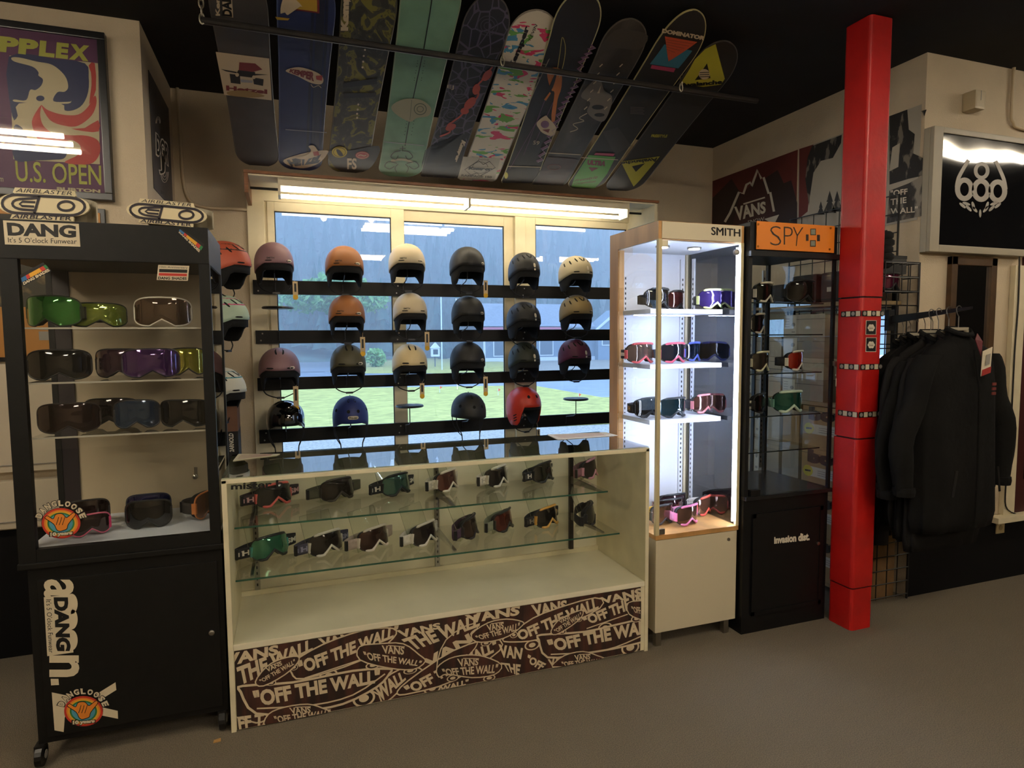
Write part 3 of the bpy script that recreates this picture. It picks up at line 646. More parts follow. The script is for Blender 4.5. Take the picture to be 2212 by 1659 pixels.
# black case
BX0, BX1, BY0, BY1, BZ = 2.062, 2.592, 2.452, 2.93, 2.0
BLK = mat('black_case', '0a0a0b', .45, spec=.35, noise=.2, nscale=20)
t = thing('display_case', ((BX0+BX1)/2, (BY0+BY1)/2, 0), 'tall black glass case with an orange sign, beside the red column', 'display case')
zd = .69; zh = 1.862
obj('cabinet', MB().box(BX0, BX1-.005, BY0+.012, BY1, 0, zd-.02), BLK, t)
dr = obj('door', MB().box(BX0+.05, BX1-.03, BY0+.004, BY0+.012, .09, .60, bev=.003), BLK, t)
b = MB()
for a, c, d, e in ((.05, .068, .09, .60), (.47, .488, .09, .60), (.05, .488, .58, .60), (.05, .488, .09, .11)): b.box(BX0+a, BX0+c, BY0+.001, BY0+.004, d, e)
obj('moulding', b, BLK, dr)
P = py(BY0+.004); b = MB(); P.text(b, 'invasion dist.', [(1672, 1159), (1749, 1150), (1749, 1167), (1672, 1175)], .0006, bold=.05); obj('lettering', b, WHITEPRINT, dr)
p = ony(1768, 1174, BY0); obj('lock', MB().lathe([(.009, 0), (.009, .006), (.004, .007)], (p.x, BY0+.004, p.z), 14, axis='y'), STEEL, dr)
obj('deck', MB().box(BX0, BX1+.012, BY0-.004, BY1, zd-.02, zd, bev=.003), mat('black_deck', '17171a', .25), t)
obj('header', MB().box(BX0, BX1, BY0+.004, BY1, zh, BZ, bev=.003), BLK, t)
obj('header_lip', MB().box(BX0-.004, BX1+.022, BY0-.01, BY0+.03, zh-.022, zh+.003, bev=.002), BLK, t)
obj('side_panel', MB().box(BX0, BX0+.022, BY0+.03, BY0+.24, zd, zh), BLK, t)
for x in (BX0+.003, BX1-.02): obj('back_post', MB().box(x, x+.018, BY1-.02, BY1, zd, zh), BLK, t)
obj('front_post', MB().box(BX0, BX0+.02, BY0+.01, BY0+.03, zd, zh), BLK, t)
obj('front_post', MB().box(BX1-.015, BX1, BY0+.004, BY0+.02, zd, zh), BLK, t)
obj('door', MB().box(BX0+.022, BX1-.016, BY0+.008, BY0+.013, zd, zh-.022), GLASS, t, label='clear glass door with a keyed lock')
obj('side_glass', MB().box(BX1-.012, BX1-.007, BY0+.02, BY1-.02, zd, zh), GLASS, t)
obj('back_glass', MB().box(BX0+.02, BX1-.02, BY1-.012, BY1-.007, zd, zh), GLASS, t)
obj('hinge', MB().box(BX0+.03, BX0+.085, BY0-.002, BY0+.02, zd+.001, zd+.03), BLK, t)
for (x, y) in ((2.34, BY1-.02), (BX1-.045, BY1-.02)):
    o = obj('shelf_standard', MB().box(x-.01, x+.01, y, y+.008, zd+.02, zh-.03), STEEL, t); rail_slots(o, x, y, zd+.05, zh-.06)
o = obj('back_rail', MB().box(2.36, 2.385, BY1-.016, BY1-.006, zd, zh), BLK, t)
bsz = []
for yy in (655, 722, 803, 892, 966):
    z = ony(1720, yy, BY0+.10).z; bsz.append(z)
    o = obj('glass_shelf', MB().box(BX0+.025, BX1-.02, BY0+.06, BY1-.03, z-.006, z), GLASS, t); obj('edge', MB().box(BX0+.025, BX1-.02, BY0+.0588, BY0+.0598, z-.006, z), mat('smoke_edge', '1c2221', .2), o)
p = ony(1803, 785, BY0)
o = obj('padlock', MB().box(p.x-.012, p.x+.014, BY0-.012, BY0+.003, p.z-.012, p.z+.012, bev=.003), STEEL, t); obj('shackle', MB().tube([(p.x+.004*math.cos(a), BY0-.006, p.z-.014-.01*math.sin(a)) for a in (0, 1, 2, 3)], .002, 6), STEEL, o)
b = MB()
for k in range(4): b.tube([(p.x+.006+.003*math.cos(q), BY0-.008+.003*(k % 2), p.z-.025-.012*k+.006*math.sin(q)) for q in [2*PI*i/8 for i in range(8)]], .0012, 5, closed=True)
obj('chain', b, STEEL, o); obj('tag', MB().box(p.x, p.x+.012, BY0-.012, BY0-.009, p.z-.115, p.z-.075), WHITEPRINT, o)
# orange sign on it
ORG = mat('orange_sign', 'd97c1c', .45)
s0 = ony(1633, 480, BY0); s1 = ony(1799, 542, BY0)
o = obj('sign', MB().box(s0.x, s1.x, BY0-.008, BY0-.003, 1.872, BZ+.002, bev=.001), ORG, t, label='orange sign panel with stencilled black letters and a cross of squares')
P = py(BY0-.008); b = MB()
def c7(x, y): return (1580+x/3.772, 460+y/3.772)
P.text(b, 'S', [c7(315, 105), c7(405, 110), c7(405, 268), c7(315, 262)], .0008, bold=-.02); P.text(b, 'P', [c7(425, 112), c7(500, 115), c7(497, 262), c7(425, 258)], .0008, bold=-.02); P.text(b, 'Y', [c7(500, 115), c7(585, 118), c7(560, 270), c7(495, 268)], .0008, bold=-.02)
for x0, y0, x1, y1 in ((642, 128, 688, 182), (640, 222, 686, 275), (606, 175, 628, 228), (696, 178, 720, 230)): P.poly(b, [c7(x0, y0), c7(x1, y0), c7(x1, y1), c7(x0, y1)], .0008, 0)
for x0, y0, x1, y1 in ((648, 134, 682, 176), (646, 228, 680, 268)): P.poly(b, [c7(x0, y0), c7(x1, y0), c7(x1, y1), c7(x0, y1)], .0011, 1)
obj('lettering', b, [mat('sign_black', '2a1a0c', .5), mat('sign_grey', '7d8274', .5)], o)
for x, y in ((219, 92), (808, 124), (216, 272), (800, 296)):
    p = ony(*c7(x, y), BY0-.008); obj('screw', MB().lathe([(.006, 0), (.005, .003), (.001, .004)], (p.x, p.y, p.z), 10, axis='y'), mat('brass', 'a0682a', .35, metal=1), o)
# left black case on casters
LX0, LX1, LY0, LY1, LZ = -.868, -.250, 2.500, 2.94, 1.862
t = thing('display_case', ((LX0+LX1)/2, (LY0+LY1)/2, 0), 'large black rolling glass goggle case covered with stickers, left of the counter', 'display case')
zf = .765; zt_ = 1.735
obj('cabinet', MB().box(LX0+.018, LX1, LY0+.016, LY1, .078, .70), BLACK, t)
dr = obj('door', MB().box(LX0+.045, LX1-.018, LY0+.008, LY0+.016, .10, .655, bev=.002), BLACK, t)
p = ony(457, 1368, LY0); obj('lock', MB().lathe([(.010, 0), (.010, .006), (.005, .008)], (p.x, LY0+.008, p.z), 16, axis='y'), STEEL, dr)
obj('ledge', MB().box(LX0-.004, LX1+.012, LY0-.004, LY1, .700, .722, bev=.004), BLACK, t)
obj('bottom_rail', MB().box(LX0+.018, LX1, LY0+.004, LY0+.03, .722, zf), BLACK, t)
obj('deck', MB().box(LX0+.02, LX1-.005, LY0+.03, LY1-.01, zf-.02, zf), WHITEP, t)
obj('header', MB().box(LX0, LX1, LY0, LY1, zt_, LZ, bev=.002), BLACK, t)
for x0, x1 in ((LX0, LX0+.05), (LX1-.035, LX1)): obj('front_post', MB().box(x0, x1, LY0+.002, LY0+.03, .722, zt_), BLACK, t)
for x0, x1 in ((LX0, LX0+.02), (LX1-.022, LX1)): obj('back_post', MB().box(x0, x1, LY1-.022, LY1, .722, zt_), BLACK, t)
obj('front_glass', MB().box(LX0+.05, LX1-.035, LY0+.012, LY0+.016, zf, zt_), GLASS, t)
obj('side_glass', MB().box(LX1-.008, LX1-.004, LY0+.03, LY1-.022, zf, zt_), glass_mat('side_mirror_glass', (.75, .76, .78), 1.5, 4.0), t)
DOORT = mat('tan_door', 'b7a68a', .5, noise=.05, nscale=4)
q = ony(122, 800, LY1-.01); q2 = ony(160, 800, LY1-.01)
dd = obj('sliding_door', MB().box(q2.x, LX1-.022, LY1-.012, LY1-.006, zf, zt_), DOORT, t)
obj('door_edge', MB().box(q.x, q2.x, LY1-.02, LY1-.004, zf, zt_), mat('plum_black', '1f1519', .5), dd)
p = ony(422, 1030, LY1-.02); obj('lock', MB().lathe([(.010, 0), (.010, .012), (.004, .014)], (p.x, LY1-.012, p.z), 14, axis='y'), STEEL, dd); obj('lock_plate', MB().box(p.x-.004, p.x+.008, LY1-.014, LY1-.012, p.z, p.z+.04), STEEL, dd)
lsz = []
for yy in (707, 822, 937):
    z = ony(250, yy, LY0+.035).z; lsz.append(z)
    o = obj('acrylic_shelf', MB().box(LX0+.045, LX1-.03, LY0+.03, LY1-.03, z-.006, z), GLASS, t); obj('edge', MB().box(LX0+.045, LX1-.03, LY0+.0288, LY0+.0298, z-.006, z), mat('frosted_edge', 'b9b1a2', .4), o)
for (x, y) in ((LX0+.022, LY0+.02), (LX1-.022, LY0+.03), (LX0+.03, LY1-.05), (LX1-.03, LY1-.05)):
    o = obj('caster', MB().box(x-.014, x+.014, y-.02, y+.02, .045, .078), BLACKMETAL, t)
    obj('wheel', MB().lathe([(.025, -.014), (.038, -.010), (.038, .010), (.025, .014)], (x, y, .0382), 18, axis='x'), BLACKMETAL, o); obj('hub', MB().lathe([(.014, -.0155), (.014, .0155)], (x, y, .0382), 12, axis='x'), GREYD, o)
# stickers on it
P = py(LY0); PF = py(LY0+.012); PD = py(LY0+.008)
WP2 = mat('sticker_white', 'd6c7a8', .45)
def m7(x, y): return (x/4.608, 380+y/4.608)
b = MB(); P.poly(b, [m7(30, 442), m7(785, 478), m7(800, 705), m7(50, 682)], .0006, 1)
P.text(b, 'DANG', [m7(66, 462), m7(758, 492), m7(758, 618), m7(80, 595)], .001, 0, bold=.05)
P.text(b, "It's 5 O'clock Funwear", [m7(78, 612), m7(765, 625), m7(765, 678), m7(82, 662)], .001, 0, bold=.0)
obj('sticker', b, [INK, WP2], t, label='white rectangular sticker with bold black lettering and a tagline')
BLU, REDP, YEL, GRN, ORN = (mat('print_'+n, h, .5) for n, h in (('blue', '2f6ea8'), ('red', 'c43426'), ('yellow', 'e0a52a'), ('green', '2f7d46'), ('orange', 'e0842c')))
TEAL = mat('print_teal', '4f93a8', .5); PINKP = mat('print_pink', 'd64f86', .5)
def shades(Pr, quad):
    a, c, d, e = quad; L = lambda u, v: tuple((a[i]*(1-u)+c[i]*u)*(1-v)+(e[i]*(1-u)+d[i]*u)*v for i in (0, 1))
    b = MB(); Pr.poly(b, [L(0, 0), L(1, 0), L(1, 1), L(0, 1)], .0006, 0)
    for u0, u1, mi in ((0, .2, 2), (.2, .32, 3), (.32, .75, 4), (.75, .9, 3), (.9, 1.0, 5)): Pr.poly(b, [L(u0, .28), L(u1, .28), L(u1, .64), L(u0, .64)], .0009, mi)
    Pr.text(b, 'DANG SHADES', [L(.03, .68), L(.97, .68), L(.97, .94), L(.03, .94)], .001, 1, bold=.05)
    obj('sticker', b, [INK, WP2, BLU, REDP, YEL, GRN], t, label='slanted rainbow-striped sticker with white lettering')
shades(P, [m7(1800, 520), m7(2035, 680), m7(1985, 775), m7(1770, 560)])
shades(PF, [m7(200, 985), m7(430, 860), m7(515, 945), m7(230, 1100)])
b = MB(); PF.poly(b, [m7(1575, 885), m7(1885, 895), m7(1870, 1045), m7(1560, 1035)], .0006, 1)
PF.text(b, '10th Anniversary', [m7(1590, 898), m7(1870, 906), m7(1868, 928), m7(1588, 920)], .001, 0); PF.poly(b, [m7(1585, 926), m7(1866, 934), m7(1864, 966), m7(1583, 958)], .0009, 0); PF.poly(b, [m7(1582, 966), m7(1862, 974), m7(1860, 1000), m7(1580, 992)], .0009, 2)
PF.text(b, 'DANG SHADES', [m7(1575, 1002), m7(1860, 1008), m7(1858, 1036), m7(1573, 1030)], .001, 0, bold=.04)
obj('sticker', b, [INK, WP2, REDP], t, label='white sticker with one black and one red bar')
def shaka(Pr, cx, cy, s, parent):
    b = MB()
    for k, (r, mi) in enumerate(((45, 0), (44, 2), (39, 3), (35, 4), (31, 5), (27, 6))): Pr.ell(b, (cx, cy), r*s, r*.78*s, .0006+.0002*k, mi, n=36)
    hand = [(-36, -14), (-30, -17), (-18, -10), (-13, -19), (-5, -22), (4, -21), (11, -14), (15, -14), (28, -24), (33, -22), (31, -16), (17, 2), (14, 12), (6, 16), (-3, 18), (-10, 14), (-16, 2), (-34, -10)]
    H = [(cx+x*s, cy+y*s) for x, y in hand]; Pr.poly(b, smooth_pts(H, 3, True), .0022, 7); Pr.band(b, smooth_pts(H, 3, True), 1.6*s, .0024, 0, True)
    for x in (-9, -2, 5): Pr.band(b, smooth_pts([(cx+(x+4)*s, cy-14*s), (cx+(x+1)*s, cy-4*s), (cx+(x-2)*s, cy+4*s)], 3), 1.4*s, .0024, 0)
    word = 'DANGLOOSE'
    for i, ch in enumerate(word):
        a = math.radians(-158+i*136/8); R1, R2 = 46*s, 61*s; hw = math.radians(6.5); f = .86
        q = [(cx+R2*math.cos(a-hw), cy+f*R2*math.sin(a-hw)), (cx+R2*math.cos(a+hw), cy+f*R2*math.sin(a+hw)), (cx+R1*math.cos(a+hw), cy+f*R1*math.sin(a+hw)), (cx+R1*math.cos(a-hw), cy+f*R1*math.sin(a-hw))]
        mxx = sum(z[0] for z in q)/4; myy = sum(z[1] for z in q)/4; Pr.text(b, ch, [(mxx+(z[0]-mxx)*1.28, myy+(z[1]-myy)*1.2) for z in q], .0024, 0, bold=.10); Pr.text(b, ch, q, .0028, 1, bold=.05)
    Pr.text(b, '10 years', [(cx-27*s, cy+19*s), (cx+29*s, cy+15*s), (cx+29*s, cy+29*s), (cx-27*s, cy+34*s)], .0026, 0, bold=.12); Pr.text(b, '10 years', [(cx-24*s, cy+21*s), (cx+26*s, cy+17*s), (cx+26*s, cy+27*s), (cx-24*s, cy+32*s)], .003, 1, bold=.07)
    obj('sticker', b, [INK, WP2, REDP, ORN, YEL, GRN, TEAL, ORN], parent, label='round rainbow sticker with an orange hand, white arched lettering')
shaka(PF, 132, 1130, .95, t)
def d3(x, y): return (x/3.325, 1160+y/3.325)
b = MB()
PD.text(b, 'ashbury', [d3(535, 305), d3(570, 1010), d3(365, 1010), d3(315, 305)], .0006, 1, bold=.05) if False else None
def vtext(Pr, bb, s_, x0, y0, x1, y1, off, mi, bold=0, skew=0):
    Pr.text(bb, s_, [d3(x1, y0), d3(x1+skew, y1), d3(x0+skew, y1), d3(x0, y0)], off, mi, bold=bold)
vtext(PD, b, 'a', 315, 303, 530, 440, .0006, 1, .022); vtext(PD, b, 'n', 355, 850, 570, 1005, .0006, 1, .03); PD.poly(b, [d3(364, 1018), d3(420, 1018), d3(424, 1062), d3(367, 1065)], .0006, 1)
for yy in (480, 590, 740): PD.ell(b, d3(515, yy), 13, 22, .0006, 1)
PD.poly(b, [d3(315, 432), d3(500, 412), d3(528, 828), d3(340, 855)], .0009, 1)
PD.text(b, 'DANG', [d3(490, 432), d3(510, 820), d3(405, 818), d3(385, 432)], .0013, 0, bold=.06); PD.text(b, "It's 5 O'clock Funwear", [d3(370, 448), d3(388, 830), d3(352, 832), d3(332, 448)], .0013, 0)
PD.poly(b, [d3(372, 1115), d3(515, 1145), d3(465, 1300), d3(458, 1400), d3(392, 1388)], .0006, 1); PD.poly(b, [d3(690, 1130), d3(830, 1043), d3(836, 1098), d3(720, 1170)], .0006, 1); PD.poly(b, [d3(700, 1215), d3(846, 1248), d3(848, 1305), d3(700, 1275)], .0006, 1)
obj('sticker', b, [INK, WP2], dr, label='tall white vertical lettering decals')
shaka(PD, *d3(600, 1250), .95, dr)
b = MB(); px(LX1+.0002); Print(lambda x, y: Vector((LX1+.0005, *onx(x, y, LX1)[1:])), (1, 0, 0)).text(b, 'X', [(451, 508), (458, 514), (458, 536), (451, 530)], .0004); obj('decal', b, INK, t)
# foam logo boards on top of it
EGG = mat('foam_board', 'e2d3ab', .55); EGGS = mat('foam_side', 'a79e88', .7, noise=.2, nscale=20)
PURP = mat('dark_purple_ink', '1c1420', .5)
def topper(quad, lab):
    """quad corners of the lettered plate in the photo; the plate stands on the case top and a bent strip stiffens it from behind"""
    Y = LY0+.003; a, c, d, e = quad; PR = py(Y); L = lambda u, v: tuple((a[i]*(1-u)+c[i]*u)*(1-v)+(e[i]*(1-u)+d[i]*u)*v for i in (0, 1))
    base = ony((d[0]+e[0])/2, (d[1]+e[1])/2, Y); t2 = thing('logo_board', (base.x, Y, LZ), lab, 'sign', 'logo boards on the black case')
    out = [L(.14, 1), L(.84, 1), L(.84, .86)]+[L(.82+.18*math.sin(q), .52-.32*math.cos(q)) for q in [PI*(1-k/8) for k in range(9)]]+[L(.84, .16), L(.82, 0), L(.18, 0), L(.16, .16)]+[L(.18-.18*math.sin(q), .52-.32*math.cos(q)) for q in [PI*k/8 for k in range(9)]]+[L(.16, .86)]
    W = [PR.p(q, 0) for q in out]; zlo = min(p.z for p in W); W = [Vector((p.x, p.y, max(p.z-zlo+LZ, LZ))) for p in W]; dzz = LZ-zlo
    obj('plate', MB().slab(W, (0, .012, 0)), EGG, t2)
    xs = [p.x for p in W]; hh = max(p.z for p in W)-LZ; n = 14
    st = []
    for k in range(n+1):
        a_ = PI*k/n; st.append(((max(xs)+min(xs))/2+.04-(max(xs)-min(xs))*.42*math.cos(a_), Y+.014+.055*math.sin(a_)))
    bb = MB(); bb.add([(x, y, LZ) for x, y in st]+[(x, y, LZ+hh*(.62+.3*math.sin(PI*k/n))) for k, (x, y) in enumerate(st)], [(k, k+1, n+2+k, n+1+k) for k in range(n)]); obj('stiffener', bb, EGGS, t2, solid=.004)
    P2 = Print(lambda x, y: ony(x, y, Y)+Vector((0, 0, dzz)), (0, -1, 0)); b = MB()
    P2.text(b, 'AIRBLASTER', [L(.2, .02), L(.8, .02), L(.8, .15), L(.19, .15)], .0012, 0, bold=.0, shear=.15); P2.text(b, 'AIRBLASTER', [L(.18, .85), L(.82, .85), L(.82, .98), L(.16, .98)], .0012, 0, bold=.02)
    def pill(x0, x1, y0, y1, wd, open_=False):
        r = (y1-y0)/2; pts = [L(x0+.17+.17*math.cos(q) if False else x0+(.17)*(1-math.sin(q)), (y0+y1)/2-r*math.cos(q)) for q in [PI*(1-k/10) for k in range(11)]]
        return pts
    lp = [L(.05+.16*(1-math.sin(q)), .52+.29*math.cos(q)) for q in [PI*k/10 for k in range(11)]]; rp = [L(.95-.16*(1-math.sin(q)), .52-.29*math.cos(q)) for q in [PI*k/10 for k in range(11)]]
    wd = (c[0]-a[0])*.03; P2.band(b, lp[::-1]+rp[::-1], wd, .0012, 0, True)
    P2.band(b, [L(.43, .30)]+[L(.18+.12*(1-math.sin(q))-.02, .52+.17*math.cos(q)*-1*-1) for q in [PI-PI*k/8 for k in range(9)]]+[L(.40, .70)], wd*.9, .0012, 0); P2.band(b, [L(.41, .44), L(.27, .44), L(.24, .52), L(.27, .58), L(.40, .58)], wd*.8, .0012, 0)
    P2.band(b, [L(.45, .24), L(.405, .80)], wd, .0012, 0); P2.ell(b, L(.745, .51), (c[0]-a[0])*.085, (d[1]-a[1])*.13, .0012, 0, ring=wd*.9)
    obj('lettering', b, PURP, t2)
topper([(-4, 403), (197, 415), (190, 480), (-6, 472)], 'cream foam logo board standing on the left half of the black case')
topper([(270, 424), (450, 441), (444, 492), (275, 477)], 'cream foam logo board standing on the right half of the black case')
# ---------------------------------------------------------------- goggles
def gm(h, kind='frame'):
    if kind == 'frame': return mat('goggle_frame_'+h, h, .42)
    if kind == 'strap': return mat('goggle_strap_'+h, h, .8, noise=.12, nscale=60)
    return mat('goggle_lens_'+h, h, .07, metal=.55, spec=.8, coat=.6)
FOAM = mat('goggle_foam', '171515', .9); BUCK = mat('buckle_black', '121212', .4)
def goggles(pos, rz, label, lens, frame, strap, group, w=.178, h=.092, words=None, wcol='d8d0c0', fr=.0058, notch=.034, tilt=0.0, sd=.075, slot=None, band=None, sag=0.0, fl=0.0, cyl=True):
    t = thing('goggles', pos, label, 'goggles', group, rz=math.radians(rz), rx=0)
    R = .118; N = 44
    def out2(s=1.0):
        o = []
        for k in range(N):
            a = 2*PI*k/N; c, q = math.cos(a), math.sin(a)
            x = w/2*math.copysign(abs(c)**.46, c); z = h/2*math.copysign(abs(q)**.52, q)
            if q < 0: z += notch*math.exp(-(x/.0215)**2)*abs(q)**.3; 
            z *= 1-.10*(abs(x)/(w/2))**2
            o.append((x*s, z*s+(1-s)*.006))
        return o
    ct, st = math.cos(math.radians(tilt)), math.sin(math.radians(tilt))
    def bend(x, z, dy=0.0):
        a = x/R; X = (R-dy*.6)*math.sin(a); Y = R*(1-math.cos(a))+dy; Z = z+h/2+fr
        return Vector((X, Y*ct+Z*st-.02, Z*ct-Y*st+R*.25*st))
    b = MB(); rings = (0.0, .3, .6, .85, 1.0); base = out2(.985); vs = [bend(0, .006, -.002)]; fs = []
    for r in rings[1:]:
        for x, z in base: vs.append(bend(x*r, z*r+(1-r)*.006, -.004*(1-r*r)))
    for k in range(N): fs.append((0, 1+k, 1+(k+1) % N))
    for i in range(len(rings)-2):
        for k in range(N): fs.append((1+i*N+k, 1+(i+1)*N+k, 1+(i+1)*N+(k+1) % N, 1+i*N+(k+1) % N))
    b.add(vs, fs); obj('lens', b, gm(lens, 'lens'), t, smooth=True, local=True)
    o1 = out2(1.0); b = MB()
    if cyl:
        ti = [k for k in range(N) if o1[k][1] > 0 and abs(o1[k][0]) < w*.40]; bi_ = [k for k in range(N) if o1[k][1] <= h*.30 and abs(o1[k][0]) < w*.40 and k > N//2]
        for ii in (ti, bi_): b.tube([bend(o1[k][0], o1[k][1], -.001) for k in ii], [fr*.5]+[fr]*(len(ii)-2)+[fr*.5], 7)
        obj('frame', b, gm(frame), t, smooth=True, local=True); b = MB().tube([bend(x, z, .004) for x, z in o1], .0034, 6, closed=True); obj('lens_rim', b, BUCK, t, smooth=True, local=True)
    else: b.tube([bend(x, z, .002) for x, z in o1], fr, 7, closed=True); obj('frame', b, gm(frame), t, smooth=True, local=True)
    o2 = out2(.96)
    b = MB(); b.grid(lambda i, j: bend(o1[j][0]*(1, .985, .95)[i], o1[j][1]*(1, .98, .93)[i], (.004, .016, .030)[i]), 3, N, wrap=True); obj('foam', b, FOAM, t, smooth=True, local=True, solid=.004)
    # strap: a band leaving both ends and hanging together behind
    e = bend(w/2, 0, .008); ns = 18
    e.z = h*.5; sh = .0215
    if fl:
        X_ = e.x+.003; P_ = smooth_pts([(-X_, e.y), (-X_-fl, e.y+.010), (-X_-fl-.006, e.y+.024), (-X_*.8, e.y+sd), (0, e.y+sd+.004), (X_*.8, e.y+sd), (X_+fl+.006, e.y+.024), (X_+fl, e.y+.010), (X_, e.y)], 4); ns = len(P_)
    def sp(i):
        if fl: return Vector((P_[i][0], P_[i][1], e.z))
        a = PI*i/(ns-1); return Vector((-(e.x+.004)*math.cos(a)*(1-.12*math.sin(a)), e.y+sd*(math.sin(a)**.75 if math.sin(a) > 1e-6 else 0), e.z-sag*math.sin(a)))
    b = MB(); b.grid(lambda i, j: sp(i)+Vector((0, 0, (-sh, -sh*.4, sh*.4, sh)[j])), ns, 4); so = obj('strap', b, gm(strap, 'strap'), t, smooth=True, local=True, solid=.0022)
    for s_ in (-1, 1): obj('outrigger', MB().box(s_*e.x-.005, s_*e.x+.005, e.y-.012, e.y+.006, e.z-.021, e.z+.021, bev=.002), gm(slot or frame), t, local=True)
    b = MB(); p = sp(5); b.box(p.x-.006, p.x+.004, p.y-.008, p.y+.004, p.z-.021, p.z+.021, bev=.001); obj('slider', b, BUCK, so, local=True)
    if words:
        v, f, asp = text2d(words, .04); b = MB(); vs = []
        L = .05
        for s_ in (0, 1):
            vs = []
            for x, z in v:
                u = ((.01+.30*(1-x)) if s_ == 0 else (1-.01-.30*x)) if fl else ((.07+.28*(1-x)) if s_ == 0 else (1-.07-.28*x))
                fi = u*(ns-1); i0 = int(fi); q = sp(i0).lerp(sp(min(ns-1, i0+1)), fi-i0); n = Vector((q.x, (q.y-e.y)*1.2, 0)).normalized()
                vs.append(q+n*.0012+Vector((0, 0, -.011+.022*z)))
            b.add(vs, f)
        obj('lettering', b, mat('strap_print_'+wcol, wcol, .6), so, local=True)
    if band:
        b = MB(); b.grid(lambda i, j: sp(i)*1.0+Vector((sp(i).x*.012, .0012, (-.008, .008)[j])), 6, 2); obj('strap_stripe', b, gm(band, 'strap'), so, local=True, solid=.001)
    return t
def stand(pos, rz, lab):
    t = thing('acrylic_stand', pos, 'clear stand holding the '+lab.split(',')[0]+('' if 'shelf' in lab.split(',')[0] else ', upper shelf' if 'upper' in lab else ', lower shelf'), 'stand', 'acrylic stands in the counter', rz=math.radians(rz))
    b = MB(); b.box(-.075, .075, .035, .075, 0, .002); b.slab([(-.075, .035, .002), (.075, .035, .002), (.075, .098, .165), (-.075, .098, .165)], (0, .003, 0)); o = obj('sheet', b, ACRYL, t, local=True)
    obj('edge', MB().tube([(-.075, .035, .002), (-.075, .0965, .160), (-.070, .098, .165), (.070, .098, .165), (.075, .0965, .160), (.075, .035, .002)], .0008, 5), mat('acrylic_edge', '7d7a5c', .3), o, local=True)
    return t
GC = 'goggles in the glass counter'
CTR = [  # px, py of the lowest point on the shelf, shelf, turn, lens, frame, strap, words, extra, label
 (598, 1088, 0, 32, '141a1c', 'd6605a', '2a1c22', 'SMITH', {'wcol': 'c79a9c'}, 'black goggle with coral frame, upper shelf of the glass counter'),
 (735, 1073, 0, 28, '17110d', '2b241e', '4c4b38', None, {}, 'dark goggle with camouflage strap, upper shelf of the glass counter'),
 (863, 1062, 0, 34, '2f5d52', '15191a', '16181a', 'SMITH', {}, 'green and blue mirrored goggle with black frame, upper shelf of the glass counter'),
 (973, 1050, 0, 44, '5a3028', 'd9d0bc', 'cfc5ae', 'SMITH', {'wcol': 'b3a996'}, 'brown-lensed goggle with white frame and strap, upper shelf of the glass counter'),
 (1082, 1041, 0, 40, '191416', 'd9d0bc', 'd3c9b4', 'SMITH', {'wcol': 'a9a08e'}, 'black-lensed goggle with white strap, upper shelf of the glass counter'),
 (1180, 1032, 0, 36, '23251b', '191a17', '17181a', 'SMITH', {}, 'black goggle with white TH lettering, upper shelf of the glass counter'),
 (1280, 1023, 0, 46, '1d1518', 'c98e9c', '8c5f66', None, {'band': '2b2024'}, 'dark pink-framed goggle at the right end of the upper shelf'),
 (590, 1207, 1, 32, '2f7a5a', '16201f', '14151a', 'SMITH', {'slot': '3a8f84'}, 'teal mirrored goggle with black lettered strap, lower shelf of the counter'),
 (712, 1198, 1, 34, '1a1513', 'd8d2c2', '3b3a4c', 'SMITH', {'wcol': '8a88a0'}, 'black-lensed goggle with white frame and navy strap, lower shelf'),
 (815, 1187, 1, 36, '3a2018', 'd9cfc0', 'a8978c', None, {}, 'brown-lensed goggle with white frame and taupe strap, lower shelf'),
 (925, 1176, 1, 42, '171213', 'dad3c4', 'cfc8ba', None, {}, 'black-lensed goggle with white frame, lower shelf beside the centre standard'),
 (1022, 1160, 1, 58, '3c2a22', '241d20', '4a2f45', None, {}, 'frameless rose-brown goggle with purple patterned strap, lower shelf'),
 (1095, 1146, 1, 46, '5c2016', '2a2c24', '8a8c76', None, {'band': '31362c'}, 'red-lensed goggle with sage green strap, lower shelf'),
 (1188, 1138, 1, 32, '18130f', 'd8a24a', '17150f', 'SMITH', {'wcol': '8a8170'}, 'black-lensed goggle with amber yellow frame, lower shelf'),
 (1278, 1130, 1, 62, '1e2124', '1b1c1f', '202224', None, {'band': '9a9a98'}, 'plain black goggle at the right end of the lower shelf'),
]
for px_, py_, s_, rz, ln, fr_, stp, wd, ex, lab in CTR:
    p = onz(px_, py_, sz[s_]+.001); p.y = min(max(p.y, SHY+.05), KY1-.14); p = ony(px_, py_, p.y); p = Vector((p.x, p.y, sz[s_]))
    goggles(p, rz, lab, ln, fr_, stp, GC, w=.182, h=.092, words=wd, tilt=10, fl=.045, sd=.05, **ex)
    st_ = stand(p+Vector((0, .0, .0)), rz, lab)
def shelf_goggles(rows, zs, ymin, ymax, group, **kw):
    for px_, py_, s_, rz, dyy, ln, fr_, stp, wd, ex, lab in rows:
        z = zs[s_]; p = ony(px_, py_, ymin+dyy); e2 = dict(kw); e2.update(ex)
        goggles(Vector((p.x, p.y, z+.0005)), rz, lab, ln, fr_, stp, group, words=wd, **e2)
